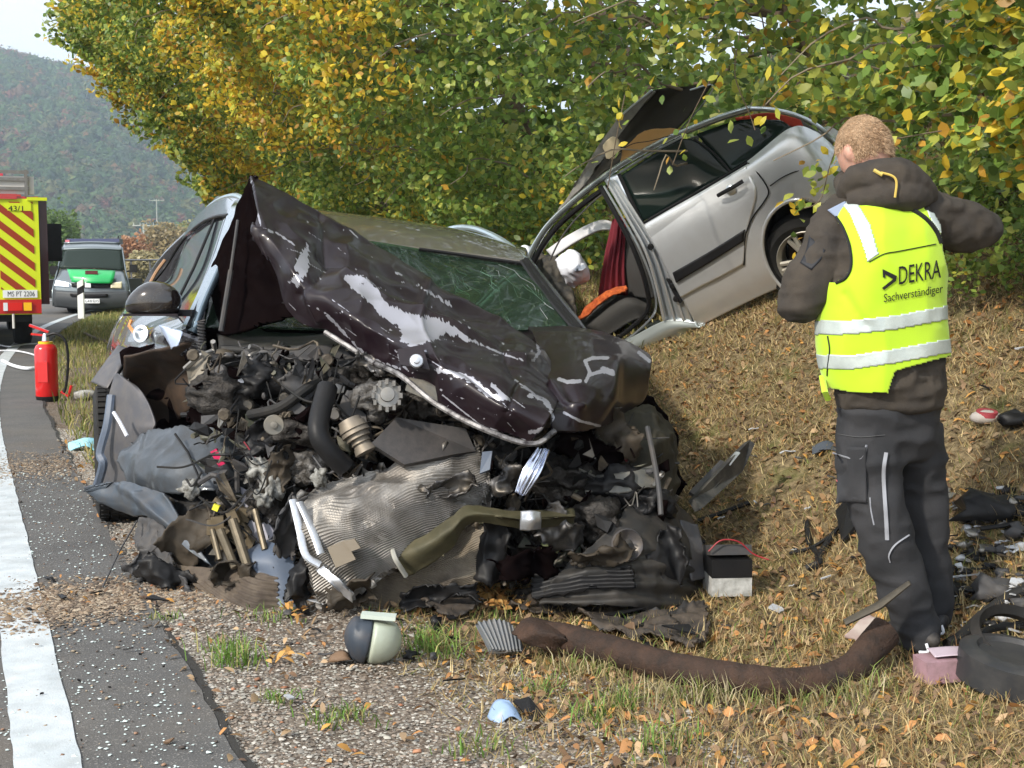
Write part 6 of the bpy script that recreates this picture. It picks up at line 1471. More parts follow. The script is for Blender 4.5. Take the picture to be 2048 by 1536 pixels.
for qd in ([(1765, 538), (1794, 552), (1790, 560), (1766, 546)], [(1794, 552), (1792, 562), (1768, 580), (1764, 576)], [(1765, 538), (1770, 541), (1771, 556), (1766, 555)]):
    mb.add([onvest(x, y, .005) for x, y in qd], [(0, 1, 2, 3)])
mb.build("arrow_logo", black_ink, vest)
# dark yoke between hood and vest
# trousers
tr_m = M("dark_work_trousers", (.024, .025, .028), .85, col2=(.036, .036, .039), ns=7, bump=.5, bs=180, dist=.002)
def tfold(W):
    return .011 * ridge(W * np.array([1, 1, 1.8]), 6, 27) + .005 * ridge(W * np.array([1, 1, 1.5]), 14, 28)
trs, TV, TF = remesh([loft_mesh(loft([(T_(1782, 790, 0), .175, .105), (T_(1780, 830, .01), .180, .112), (T_(1780, 880, .03), .165, .11), (T_(1785, 915, .04), .13, .09)])),
        tube_part([T_(1738, 850, -.0), T_(1740, 950, -.01), T_(1765, 1050, -.03), T_(1795, 1150, -.02), T_(1825, 1230, .0), T_(1842, 1290, .0)], [.112, .102, .090, .078, .070, .064], k=30, n=20),
        tube_part([T_(1828, 850, .08), T_(1835, 940, .12), T_(1848, 1040, .14), T_(1858, 1150, .16), T_(1868, 1250, .17)], [.100, .090, .078, .068, .060], k=30, n=20)], .010, "trousers", tr_m, person, post=tfold, smooth_it=6)
tb = BVHTree.FromPolygons([Vector(v) for v in TV], TF)
def on(bv, px, py, lift):
    r = Vector(ray(px, py)).normalized(); h = bv.ray_cast(eye, r)
    return np.array(h[0] - r * lift) if h[0] is not None else T_(px, py, -.1)
def ontr(pts, name, r, mat, flat=.5): return MB().tube([on(tb, *p, .003) for p in cr(np.array(pts, float), 24)], r, 6, flat=flat).build(name, mat, trs, True)
tape = M("grey_tape", (.26, .27, .30), .5)
ontr([(1772, 905), (1767, 940), (1768, 980), (1772, 1040), (1774, 1080)], "leg_stripe", .008, tape)
ontr([(1818, 1070), (1790, 1090), (1778, 1110), (1780, 1125)], "knee_seam", .004, tape)
ontr([(1666, 906), (1690, 914), (1715, 920), (1728, 912), (1733, 890)], "pocket_piping", .006, tape)
ontr([(1676, 960), (1684, 975), (1692, 985)], "pocket_label", .006, M("red_white_label", (.6, .12, .15), .6))
pk = patch("cargo_pocket", None, tr_m, trs, pts=[[on(tb, x, y, .012) for x in (1674, 1700, 1732)] for y in (895, 950, 1005)], res=(20, 20), th=.012, fold=.006, crump=.004)
ontr([(1740, 995), (1742, 1020), (1748, 1050)], "seam_line", .0025, tape)
ontr([(1675, 868), (1720, 874), (1770, 870)], "waist_seam", .002, M("dim_seam", (.1, .1, .1), .8))
# shoes
def shoe(c, yawd, parent):
    V = IV * np.array([.05, .145, .05]); V[:, 2] = np.maximum(V[:, 2], -.035); V[:, 1] += .045; V[:, 2] += .02 * (V[:, 1] < 0)
    V = V @ np.array(Matrix.Rotation(yawd, 3, 'Z')).T + c
    o = mk("shoe", V, IF, M("black_boot", (.02, .02, .022), .5, dust=.5, dustcol=(.12, .10, .08)), parent, True)
    mb = MB()
    for k in range(3): mb.tube([c + np.array([-.045, -.02 + .03 * k, .02]), c + np.array([0, -.035 + .03 * k, .05]), c + np.array([.045, -.02 + .03 * k, .02])], .003, 5)
    mb.build("lace", tape, o, True)["kind"] = "stuff"
    MB().tube(cr([c + np.array([-.03, -.09, -.012]), c + np.array([-.005, -.105, -.006]), c + np.array([-.01, -.10, .02])], 8), .005, 6).build("heel_mark", white_m, o, True)
gl = T_(1838, 1330, 0); shoe(np.array([gl[0], gl[1], zg1(gl[0], gl[1]) + .045]), .3, person)
gr_ = T_(1868, 1300, .17); shoe(np.array([gr_[0], gr_[1], zg1(gr_[0], gr_[1]) + .045]), -.1, person)
# sleeve patch
jb = BVHTree.FromPolygons([Vector(v) for v in JV], JF)
sl = patch("elbow_patch", None, patchm, jacket, pts=[[on(jb, 1618, 470, .004), on(jb, 1650, 500, .004)], [on(jb, 1612, 500, .004), on(jb, 1640, 520, .004)], [on(jb, 1600, 525, .004), on(jb, 1622, 540, .004)]], res=(10, 8), th=.003)
bp_ = patch("shoulder_patch", None, M("blue_shoulder", (.22, .27, .38), .6), jacket, pts=[[on(jb, 1655, 420, .006), on(jb, 1690, 402, .006)], [on(jb, 1672, 434, .006), on(jb, 1706, 422, .006)]], res=(10, 10), th=.003)
pc = empty("photo_camera", camc, "small black camera held up in front of the man's face", "camera")
mb = MB().box(camc, (.12, .03, .07), np.array(Matrix.Rotation(yaw, 3, 'Z'))); mb.build("camera_body", black_plastic, pc)
MB().lathe(camc, PYv, [(.015, .028), (.05, .028), (.05, .02)], 18).build("lens", black_plastic, pc, True)
# ------------------------------------------------------------------ fire engine, seen from behind
fy = M("fluorescent_yellow_sheet", (.62, .72, .02), .45); fr_ = M("retroreflective_red", (.30, .04, .012), .4)
fred = M("fire_red", (.45, .02, .015), .3, coat=.8); fwhite = M("off_white_paint", (.6, .58, .55), .5)
D0 = 20.8
fh = np.array([-ST * .97, CT, 0]); fh /= np.linalg.norm(fh); fr2 = np.array([fh[1], -fh[0], 0])       # forward, right
c0 = P(80, 530, D0); c0[2] = 0; R0 = c0.copy()                    # rear right corner on the ground
fe = empty("fire_engine", R0, "fire engine with yellow and red chevrons parked on the road", "fire engine")
def FE(r, f, z): return R0 + fr2 * r + fh * f + np.array([0, 0, z])
sc_ = D0 / F
def zpx(py): return 1.35 + (530 - py) * sc_
RF = np.stack([fr2, fh, [0, 0, 1]], 1)
MB().box(FE(-1.25, 3.2, (zpx(395) + .85) / 2), (2.5, 6.4, zpx(395) - .85), RF).build("body", fred, fe)
MB().box(FE(-1.25, 7.6, 1.75), (2.4, 2.1, 2.2), RF).build("cab", fred, fe)
MB().box(FE(-1.25, 8.68, 2.1), (2.1, .06, .8), RF).build("windscreen", glass_dark, fe)
MB().box(FE(-1.25, 4.4, .62), (2.2, 8.4, .35), RF).build("chassis", black_plastic, fe)
w_px = 80 - 4
pan = MB().box(FE(-.31, -.02, (zpx(400) + zpx(628)) / 2), (.62, .03, zpx(400) - zpx(628)), RF).build("chevron_panel", fy, fe)
pan2 = MB().box(FE(-2.19, -.02, (zpx(400) + zpx(628)) / 2), (.62, .03, zpx(400) - zpx(628)), RF).build("chevron_panel", fy, fe)
sx0, sx1 = 6, 70
for pn, mirror in ((pan, False), (pan2, True)):
    for k in range(-2, 8):
        y0 = 408 + 33 * k; poly_ = [(sx0, y0), (sx1, y0 + 52), (sx1, y0 + 68), (sx0, y0 + 16)]
        # clip to panel in (x, y)
        def clip(pl, ax, v, keepless):
            o = []
            for i in range(len(pl)):
                a, b2 = pl[i], pl[(i + 1) % len(pl)]; ia = (a[ax] < v) == keepless; ib = (b2[ax] < v) == keepless
                if ia: o.append(a)
                if ia != ib:
                    t_ = (v - a[ax]) / (b2[ax] - a[ax]); o.append(tuple(a[j] + (b2[j] - a[j]) * t_ for j in (0, 1)))
            return o
        pl = clip(clip(poly_, 1, 406, False), 1, 578, True)
        if len(pl) > 2:
            pts = []
            for (x, y) in pl:
                r = (x - 80) * sc_
                if mirror: r = -2.5 - r
                pts.append(FE(r, -.042, zpx(y)))
            MB().poly(pts, .006, nrm=-fh).build("red_chevron", fr_, pn)
numpl = MB().box(FE((45 - 80) * sc_, -.046, zpx(416)), (44 * sc_, .008, 15 * sc_), RF).build("number_field", fy, pan)
flat_text("fleet_number", "43/1", FE((38 - 80) * sc_, -.054, zpx(419)), fr2, np.array([0, 0, 1.]), 10 * sc_, 27 * sc_, black_ink, pan)
shut = MB()
for k in range(14): shut.box(FE(-1.25, -.03, zpx(625) + (zpx(402) - zpx(625)) * (k + .5) / 14), (1.22, .03, (zpx(402) - zpx(625)) / 14 * .9), RF)
shut.build("roller_shutter", alu, fe)["kind"] = "stuff"
MB().box(FE((78 - 80) * sc_ - .0, -.03, zpx(400)), (.3, .08, .05), RF).build("top_lamp", fy, fe)
MB().box(FE((6 - 80) * sc_ - .62 - .35, -.04, zpx(396)), (2.5, .06, .08), RF).build("cornice", fred, fe)
bz = MB().box(FE(-1.25, .05, (zpx(395) + zpx(352)) / 2), (2.4, .1, .28), RF).build("roof_board", fwhite, fe)
lad = MB()
for zz in (348, 362, 380): lad.box(FE((58 - 80) * sc_ - 1.1, -.02, zpx(zz)), (2.3, .05, .05), RF)
for rr in (-.15, -.9, -1.7, -2.35): lad.box(FE(rr - .02, -.02, zpx(370)), (.05, .06, .42), RF)
lad.build("roof_rack", alu, fe)
MB().tube([FE(-1.9, .25, zpx(354)), FE(-.5, .25, zpx(354))], .08, 10).build("rolled_hose", M("pink_red_hose", (.55, .05, .08), .6), fe, True)
pl = MB().box(FE((41 - 80) * sc_, -.05, zpx(587)), (64 * sc_, .012, 15 * sc_), RF).build("number_plate", M("plate_white", (.75, .77, .78), .4), fe)
flat_text("plate_lettering", "MS PT 2206", FE((43 - 80) * sc_, -.059, zpx(587)), fr2, np.array([0, 0, 1.]), 10 * sc_, 50 * sc_, black_ink, pl)
bm = MB().box(FE(-1.25, -.02, zpx(612)), (2.5, .10, 28 * sc_), RF).build("rear_bumper", fred, fe)
MB().box(FE((31 - 80) * sc_, -.085, zpx(612)), (26 * sc_, .03, 16 * sc_), RF).build("tail_light", redlens, bm)
MB().box(FE((54 - 80) * sc_, -.085, zpx(612)), (15 * sc_, .03, 16 * sc_), RF).build("indicator", M("amber_lamp", (.9, .5, .02), .2, coat=.8), bm)
MB().box(FE((13 - 80) * sc_, -.085, zpx(612)), (8 * sc_, .03, 16 * sc_), RF).build("reversing_light", lens, bm)
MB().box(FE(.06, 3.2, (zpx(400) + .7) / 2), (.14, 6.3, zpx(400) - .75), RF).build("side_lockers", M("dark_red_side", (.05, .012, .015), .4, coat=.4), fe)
for f_ in (1.6, 6.9):
    for r_ in (-.25, -2.25): wheel("wheel", FE(r_, f_, .50), fr2, .5, .3, fe, spokes=6, tread=False)
mm = MB(); mm.tube([FE(.0, 7.9, zpx(452)), FE(.60, 7.6, zpx(452))], .02, 6); mm.tube([FE(.0, 7.9, zpx(500)), FE(.60, 7.6, zpx(500))], .02, 6)
mm.build("mirror_arm", black_plastic, fe, True)["kind"] = "stuff"
MB().box(FE(.62, 7.6, zpx(470)), (.30, .14, .80), RF).build("wing_mirror", black_plastic, fe)
MB().cyl(FE((27 - 80) * sc_, -.05, zpx(655)), FE((27 - 80) * sc_, -.05, zpx(625)), .02, 8).build("tow_rod", fwhite, fe, True)
# ------------------------------------------------------------------ police van, front towards us
DV = 36.0; kv = DV / F
vc = P(183, 530, DV); vc[2] = 0
van = empty("police_van", vc, "silver and green police van with a blue light bar facing us on the verge", "van")
def VP(px, py, back=0.0):
    p = P(px, py, DV + back); return p
vpaint = M("van_silver", (.17, .20, .215), .3, .5, coat=.8); vgrey = M("van_lower_grey", (.05, .055, .06), .5)
vgreen = M("police_green", (.01, .40, .10), .35, coat=.8)
def vp(name, rows, mat, **k): return patch(name, None, mat, van, pts=[[VP(*q) for q in r] for r in rows], **k)
vp("front_body", [[(122, 537, .55), (183, 538, .45), (246, 540, .55)], [(112, 560, .12), (183, 562, .0), (254, 562, .12)], [(108, 580, .02), (183, 582, -.1), (258, 582, .04)], [(107, 610, .02), (183, 612, -.08), (258, 610, .05)]], vpaint, res=(20, 20), th=.05)
vp("roof_cap", [[(128, 488, 1.3), (183, 486, 1.3), (240, 488, 1.3)], [(126, 494, 1.02), (183, 492, .98), (243, 495, 1.02)], [(124, 499, .95), (183, 497, .9), (245, 499, .95)]], vpaint, res=(10, 20), th=.05)
vp("roof", [[(128, 488, 1.3), (183, 486, 1.3), (240, 488, 1.3)], [(135, 492, 5.2), (187, 490, 5.2), (240, 492, 5.2)]], vpaint, res=(6, 10), th=.05)
vp("windscreen", [[(127, 498, .97), (183, 496, .93), (244, 499, .97)], [(118, 536, .5), (183, 536, .42), (249, 540, .5)]], M("van_glass", (.02, .03, .025), .08, spec=.2), res=(8, 12), th=.02)
vp("bonnet_green", [[(134, 538, .20), (183, 539, .10), (231, 541, .20)], [(138, 550, -.05), (183, 552, -.16), (229, 553, -.05)], [(143, 564, -.12), (183, 566, -.24), (224, 567, -.12)]], vgreen, res=(8, 12), th=.01)
vp("side_left", [[(126, 494, 1.0), (134, 494, 5.2)], [(117, 538, .5), (133, 535, 5.2)], [(107, 580, .0), (130, 572, 5.2)], [(108, 612, .0), (130, 595, 5.2)]], vpaint, res=(10, 6), th=.04)
vp("side_right", [[(243, 495, 1.0), (240, 494, 5.2)], [(250, 540, .5), (246, 536, 5.2)], [(258, 582, .04), (252, 575, 5.2)], [(258, 612, .04), (252, 597, 5.2)]], vpaint, res=(10, 6), th=.04)
vp("bumper", [[(107, 580, -.05), (183, 584, -.18), (259, 582, -.02)], [(106, 598, -.08), (183, 602, -.22), (260, 600, -.05)], [(109, 614, .0), (183, 620, -.12), (257, 615, .02)]], vgrey, res=(8, 20), th=.05)
vp("grille", [[(142, 566, -.08), (183, 568, -.12), (224, 567, -.08)], [(143, 574, -.09), (183, 576, -.14), (222, 575, -.09)]], black_plastic, res=(4, 10), th=.02)
vp("lower_grille", [[(140, 587, -.20), (183, 588, -.24), (216, 588, -.20)], [(141, 593, -.2), (183, 595, -.24), (215, 594, -.2)]], black_plastic, res=(4, 10), th=.02)
vp("headlight", [[(112, 560, -.02), (136, 565, -.08)], [(109, 571, -.04), (137, 573, -.1)]], M("lit_headlamp", (.9, .9, .95), .2, emit=((.85, .92, 1.0), 1.2)), res=(6, 8), th=.03)
vp("headlight", [[(222, 566, -.08), (244, 563, -.02)], [(221, 576, -.1), (244, 577, -.03)]], M("warm_lens", (.8, .72, .5), .15, coat=1), res=(6, 8), th=.03)
MB().box(VP(176, 569, -.2), (.16, .04, .16)).build("badge", lens, van)
pp = MB().box(VP(184, 602, -.3), (.42, .02, .12)).build("number_plate", M("plate_white2", (.75, .77, .78), .4), van)
flat_text("plate_lettering", "L-4 8 5215", VP(184, 602, -.32), np.array([1., 0, 0]), np.array([0, 0, 1.]), .07, .36, black_ink, pp)
MB().box(VP(183, 545, -.1), (.34, .03, .10)).build("bonnet_sign", M("dark_red_sign", (.10, .02, .02), .4), van)
MB().box(VP(190, 483, 1.6), (1.50, .35, .16)).build("light_bar", M("blue_black_bar", (.05, .06, .14), .3, coat=.6), van)
MB().box(VP(137, 484, 1.5), (.12, .2, .12)).build("light_bar_end", M("pink_lens", (.6, .2, .25), .3), van)
MB().tube([VP(235, 488, 1.6), VP(237, 472, 1.6)], .015, 5).build("aerial", black_plastic, van)
for (px, py) in ((267, 537), (108, 540)):
    MB().box(VP(px, py, .5), (.20, .10, .22)).build("mirror", black_plastic, van)
MB().tube([VP(252, 543, .5), VP(262, 541, .5)], .03, 6).build("mirror_arm", black_plastic, van, True)
MB().tube([VP(116, 541, .5), VP(110, 541, .5)], .03, 6).build("mirror_arm", black_plastic, van, True)
for dx in (-.85, .85):
    for dy in (.9, 3.9): wheel("wheel", vc + np.array([dx, dy, .33]), (1, 0, 0), .33, .22, van, tread=False)
orange_jk = M("occupant_jacket", (.5, .2, .06), .8)
MB().box(VP(183, 575, 2.5), (1.7, 4.6, .5)).build("underbody", black_plastic, van)
# ------------------------------------------------------------------ delineator post
dp = P(163, 637, 32.8); dp[2] = zg1(dp[0], dp[1])
de = empty("delineator_post", dp, "white roadside marker post with a slanted black band", "marker post")
h = .98
def post_seg(z0a, z0b, z1a, z1b): # slanted prism
    mb = MB(); w = .075; d = .04
    V = [dp + np.array(p) for p in [(-w, -d, z0a), (w, -d, z0b), (w, d, z0b), (-w, d, z0a), (-w, -d, z1a), (w, -d, z1b), (w, d, z1b), (-w, d, z1a)]]
    return mb.add(V, [(3, 2, 1, 0), (4, 5, 6, 7), (0, 1, 5, 4), (1, 2, 6, 5), (2, 3, 7, 6), (3, 0, 4, 7)])
pw_ = M("post_white", (.75, .76, .74), .5)
post_seg(-.1, -.1, .58, .66).build("post_base", pw_, de)
post_seg(.582, .662, .76, .84).build("black_band", black_plastic, de)
post_seg(.762, .842, .92, 1.0).build("post_cap", pw_, de)
# ------------------------------------------------------------------ fire extinguisher
ep = P(95, 803, 13.0); ep[2] = zg1(ep[0], ep[1]) + .0
k_ = 13.0 / F
ex = empty("fire_extinguisher", ep, "red fire extinguisher standing at the edge of the road", "fire extinguisher")
exr = M("extinguisher_red", (.55, .012, .012), .25, coat=.6)
MB().lathe(ep, (0, 0, 1), [(.03, .105), (.05, .112), (.52, .112), (.56, .095), (.59, .05), (.61, .03)], 28).build("cylinder", exr, ex, True)
MB().lathe(ep, (0, 0, 1), [(.0, .10), (.03, .108), (.05, .113), (.055, .113)], 24).build("foot_ring", black_plastic, ex, True)
MB().lathe(ep, (0, 0, 1), [(.60, .035), (.66, .03), (.68, .02)], 14).build("valve", chrome, ex, True)
MB().lathe(ep + np.array([0, -.0, 0]), (0, 0, 1), [(.575, .07), (.60, .07)], 16).build("yellow_ring", M("yellow_plastic", (.7, .5, .02), .4), ex, True)
MB().box(ep + np.array([-.06, 0, .73]), (.20, .03, .025), Matrix.Rotation(.35, 3, 'Y')).build("handle", exr, ex)
MB().box(ep + np.array([-.08, 0, .67]), (.12, .03, .02), Matrix.Rotation(.1, 3, 'Y')).build("lever", exr, ex)
MB().tube(cr([ep + np.array(q) for q in [(.02, -.02, .66), (.12, -.03, .68), (.21, -.03, .60), (.23, -.03, .40), (.20, -.03, .15), (.17, -.03, .08)]], 30), .014, 8).build("hose", black_plastic, ex, True)
MB().tube([ep + np.array([.15, -.03, .10]), ep + np.array([.22, -.03, .05]), ep + np.array([.26, -.04, .16])], .016, 8).build("nozzle", exr, ex, True)
MB().box(ep + np.array([0, -.1, .3]), (.1, .03, .2)).build("label_field", M("label_red", (.6, .03, .03), .5), ex)
# helpers for debris
def ground_pt(px, py): return GP(px, py)
def thing1(o, label, cat, group=None): return tag(o, label, cat, group)
def rot(ax, a): return np.array(Matrix.Rotation(a, 3, ax))
# white hoses by the fire engine
hose_m = M("white_hose", (.7, .72, .75), .6)
for pts, lab in (([(0, 706), (30, 706), (60, 712), (80, 720)], "white fire hose lying behind the fire engine, upper loop"), ([(5, 726), (25, 736), (50, 742), (75, 742)], "thick white fire hose looping towards the extinguisher"), ([(0, 695), (20, 698), (50, 694), (75, 692)], "thin grey hose nearest the fire engine's wheels")):
    w_ = [GP(x, y) for x, y in pts]; w_ = [np.array([p[0], p[1], max(p[2], 0) + .035]) for p in w_]
    thing1(MB().tube(cr(w_, 24), .022 if "thick" in lab else .012, 8).build("fire_hose", hose_m, None, True, base=w_[0]), lab, "hose")
w_ = [GP(x, y) + np.array([0, 0, .05]) for x, y in [(170, 672), (190, 682), (215, 690)]]
thing1(MB().tube(cr(w_, 12), .03, 8).build("bent_branch", bark, None, True, base=w_[0]), "pale curved branch lying in the verge grass beside the wreck's door", "branch")
g = GP(172, 800); Vb = IV2 * np.array([.14, .10, .06]); Vb *= (1 + .2 * vn(IV2 * 3, 1, 4))[:, None]
thing1(mk("grey_rag", Vb + g + np.array([0, 0, .05]), IF2, M("rag_grey", (.4, .4, .37), .8, col2=(.12, .11, .1), ns=14), None, True, base=g), "crumpled grey cloth behind the wreck's rear wheel", "cloth")
g = GP(175, 900); e = patch("plastic_scrap", None, M("cyan_scrap", (.3, .6, .7), .3), None, pts=[[g + np.array([-.14, 0, .05]), g + np.array([0, 0, .09]), g + np.array([.12, .05, .05])], [g + np.array([-.1, -.12, .01]), g + np.array([.02, -.12, .05]), g + np.array([.12, -.1, .01])]], res=(14, 20), th=.01, crump=.01, edge=.01, base=g)
thing1(e, "white and turquoise scrap beside the wreck's front wheel", "scrap")
# ------------------------------------------------------------------ lamp shell / mirror housing in front of the wreck
g = P(742, 1300, 4.42); g[2] = zg1(g[0], g[1])
sh = empty("mirror_housing", g, "pale green and black mirror housing lying on the gravel before the radiator", "mirror housing")
V = IV4 * np.array([.098, .085, .088]); V[:, 0] = np.where(V[:, 0] < 0, V[:, 0] * .25, V[:, 0]); V[:, 2] = np.where(V[:, 2] > .062, .062 + (V[:, 2] - .062) * .2, V[:, 2])
Rr = rot('Z', .15) @ rot('Y', .22)
mk("green_shell", (V @ Rr.T) + g + np.array([.010, 0, .085]), IF4, M("pale_green_shell", (.38, .42, .34), .35, coat=.4, dust=.3, dustcol=(.25, .22, .15)), sh, True)
V = IV4 * np.array([.085, .085, .088]); V[:, 0] = np.where(V[:, 0] > 0, V[:, 0] * .1, V[:, 0]); V[:, 2] += .01 * (V[:, 0] < -.05)
mk("black_shell", (V @ Rr.T) * .97 + g + np.array([-.012, 0, .082]), IF4, M("blue_black_shell", (.035, .045, .06), .4, dust=.4, dustcol=(.10, .07, .05)), sh, True)
MB().box(g + np.array([.03, -.02, .170]), (.12, .05, .014), rot('Y', .08)).build("shell_rim", M("pale_rim", (.5, .56, .5), .4), sh)
# ribbed plate
g = P(1000, 1290, 4.55); g[2] = zg1(g[0], g[1]) + .01
rp = patch("ribbed_vent", None, M("ribbed_grey_plastic", (.16, .17, .18), .4, dust=.4), None, pts=[[P(955, 1245, 4.62), P(1000, 1240, 4.64), P(1036, 1262, 4.66)], [P(972, 1275, 4.55), P(1008, 1272, 4.57), P(1042, 1282, 4.6)], [P(985, 1300, 4.5), P(1015, 1302, 4.52), P(1045, 1300, 4.55)]], res=(20, 90), th=.02, mod=lambda u, v, V: .007 * np.sin(v * 56), base=g)
thing1(rp, "grey ribbed plastic vent beside the rusty pipe's torn end", "vent")
# rusty exhaust pipe, curved
pe = empty("exhaust_pipe", GP(1400, 1380), "long rusty exhaust pipe bent upwards at its right end", "exhaust pipe")
path = [(1075, 1262, 4.55, .030), (1120, 1275, 4.52, .048), (1180, 1290, 4.48, .050), (1300, 1325, 4.38, .048), (1420, 1352, 4.3, .050), (1550, 1368, 4.25, .050), (1650, 1362, 4.2, .050), (1705, 1340, 4.16, .050), (1740, 1300, 4.12, .050), (1772, 1262, 4.1, .050)]
path = [(a, b_, ((EYE - .05) * F / (b_ - 530) if i < 7 else c), d * 1.02) for i, (a, b_, c, d) in enumerate(path)]
for i_ in (7, 8, 9): path[i_] = (path[i_][0], path[i_][1], path[6][2] + .04 * (i_ - 6), path[i_][3])
pp_ = cr(np.array([P(a, b_, c) for a, b_, c, d in path]), 80); rr_ = cr(np.array([[d] for *_, d in path]), 80)[:, 0]
mb = MB(); mb.tube(cr(pp_, 160), cr(rr_[:, None], 160)[:, 0], 26, cap=False)
Vp = np.array(mb.V); Vp += (.007 * ridge(Vp, 8, 3) + .004 * ridge(Vp, 24, 4))[:, None] * np.array([0, -.5, .8])
mk("pipe", Vp, mb.F, rust, pe, True)
inn = MB(); inn.tube(pp_, rr_ * .93, 22, cap=False); mk("pipe_inner", inn.V, [f[::-1] for f in inn.F], black_plastic, pe, True)
patch("torn_flange", None, rust, pe, pts=[[P(1022, 1262, 4.56), P(1048, 1235, 4.6), P(1090, 1240, 4.6), P(1125, 1250, 4.6)], [P(1040, 1280, 4.5), P(1070, 1262, 4.46), P(1100, 1265, 4.44), P(1130, 1275, 4.44)], [P(1060, 1296, 4.5), P(1080, 1298, 4.46), P(1110, 1302, 4.46), P(1135, 1304, 4.5)]], res=(30, 40), th=.006, crump=.006, edge=.008)
MB().lathe(P(1290, 1338, 4.30), (.1, -.3, .9), [(-.06, .02), (-.02, .03), (.03, .028), (.05, .02)], 12).build("hanger_rubber", rubber, pe, True)
# flattened rod and strip passing the man's boot
sb = MB(); sb.tube([P(1690, 1245, 4.12), P(1760, 1210, 4.10), P(1820, 1165, 4.08)], [.028, .034, .02], 10, flat=.35)
thing1(sb.build("bent_strip", M("dark_dirty_strip", (.045, .04, .032), .6, dust=.6, dustcol=(.12, .10, .07)), None, True, base=P(1760, 1210, 4.1)), "dark metal strip sticking up in front of the man's shin", "metal strip")
# blue plastic shard on the gravel
g = GP(1012, 1440); bs = patch("plastic_shard", None, M("blue_shard", (.24, .34, .50), .35, coat=.3), None, pts=[[g + np.array(q) for q in r] for r in [[(-.055, 0, .01), (-.03, .02, .05), (.01, .02, .055)], [(-.05, -.02, .005), (0, -.01, .045), (.03, 0, .03)], [(-.02, -.04, .0), (.02, -.03, .015), (.05, -.02, .0)]]], res=(12, 12), th=.004, fold=.006, edge=.006, base=g)
thing1(bs, "pale blue plastic shard on the gravel at the bottom", "plastic shard")
g = GP(1045, 1432); thing1(MB().poly([g + np.array(q) for q in [(-.03, .02, .04), (.02, .03, .05), (.07, -.02, .005), (.03, -.05, 0)]], .006).build("plastic_shard", black_plastic, None, base=g), "black shard leaning behind the blue plastic shard", "plastic shard")
# car battery with a red cable
g = P(1460, 1208, 5.15); g[2] = zg1(g[0], g[1])
ba = empty("car_battery", g, "black and white car battery lying right of the wreck's bumper corner", "battery")
Rb = rot('Z', .08)
MB().box(g + np.array([0, .08, .052]), (.165, .16, .075), Rb).build("white_case", M("mottled_white", (.5, .5, .48), .6, col2=(.28, .28, .26), ns=30, nd=6), ba)
MB().box(g + np.array([.0, .08, .128]), (.165, .16, .072), Rb).build("black_top", black_plastic, ba)
MB().box(g + np.array([.0, .10, .185]), (.17, .15, .04), Rb @ rot('X', -.2)).build("grey_lid", grey_plastic, ba)
MB().tube(cr([g + np.array(q) for q in [(-.09, .0, .20), (-.04, .0, .245), (.03, .0, .24), (.09, .0, .19), (.15, -.02, .17)]], 20), .003, 6).build("red_cable", M("red_cable_b", (.28, .02, .03), .5), ba, True)
# trim strip pointing up the bank (two crossed strips)
tm = MB(); tm.poly([P(1382, 1000, 5.6), P(1470, 905, 6.0), P(1495, 882, 6.1), P(1505, 890, 6.1), P(1480, 945, 6.0), P(1395, 1022, 5.55)], .03)
thing1(tm.build("trim_strip", M("dusty_black_trim", (.03, .03, .03), .45, dust=.6, dustcol=(.13, .12, .10)), None, base=GP(1440, 960)), "long black plastic trim lying up the bank beside the wreck", "trim strip")
tm = MB(); tm.poly([P(1378, 985, 5.75), P(1440, 922, 6.0), P(1458, 930, 6.0), P(1400, 1002, 5.7)], .015)
thing1(tm.build("trim_strip", grey_plastic, None, base=GP(1420, 960)), "short grey plastic trim leaning on the long black one", "trim strip")
tm = MB(); tm.tube([P(1475, 905, 5.98), P(1455, 930, 5.9)], .015, 6, flat=.3); thing1(tm.build("foil_scrap", bright_alu, None, base=GP(1470, 920)), "shiny strip stuck to the long black trim", "scrap")
tm = MB(); tm.tube(cr([GP(x, y) + np.array([0, 0, .02]) for x, y in [(1395, 1050), (1440, 1035), (1500, 1012)]], 10), .022, 6, flat=.5)
thing1(tm.build("rubber_strip", rubber, None, base=GP(1440, 1040)), "dark rubber strip on the grass above the battery", "rubber strip")
# branchy black piece left of the legs
tm = MB(); 
for q in ([(1580, 1120), (1625, 1108), (1668, 1078), (1700, 1040)], [(1625, 1108), (1640, 1135), (1612, 1150)], [(1668, 1078), (1640, 1120), (1630, 1150)], [(1618, 1104), (1616, 1080), (1612, 1055)]):
    tm.tube(cr([GP(x, y) + np.array([0, 0, .03]) for x, y in q], 10), .014, 6, flat=.6)
tm.poly([GP(1672, 1050) + np.array([0, 0, .06]), GP(1700, 1035) + np.array([0, 0, .1]), GP(1712, 1075) + np.array([0, 0, .05]), GP(1685, 1095) + np.array([0, 0, .02])], .015)
thing1(tm.build("broken_bracket", black_plastic, None, base=GP(1640, 1110)), "forked black plastic bracket on the grass left of the man's knee", "bracket")
g = GP(1706, 1060); thing1(patch("silver_trim", None, M("pale_blue_trim", (.55, .68, .72), .3, .3), None, pts=[[g + np.array([-.02, 0, .10]), g + np.array([.01, 0, .11])], [g + np.array([.0, -.02, .05]), g + np.array([.03, -.02, .06])], [g + np.array([.0, -.02, .0]), g + np.array([.02, -.02, .0])]], res=(10, 8), th=.01, fold=.005, base=g), "pale silvery trim piece just left of the man's knee", "trim")
g = GP(1640, 905); thing1(patch("bent_plastic_tray", None, M("slate_tray", (.06, .07, .085), .5), None, pts=[[g + np.array(q) for q in r] for r in [[(-.04, 0, .03), (.03, 0, .06), (.10, 0, .03)], [(-.05, -.05, .0), (.03, -.05, .025), (.1, -.05, .0)]]], res=(10, 16), th=.006, base=g), "slate coloured plastic piece left of the man's trouser pocket", "plastic piece")
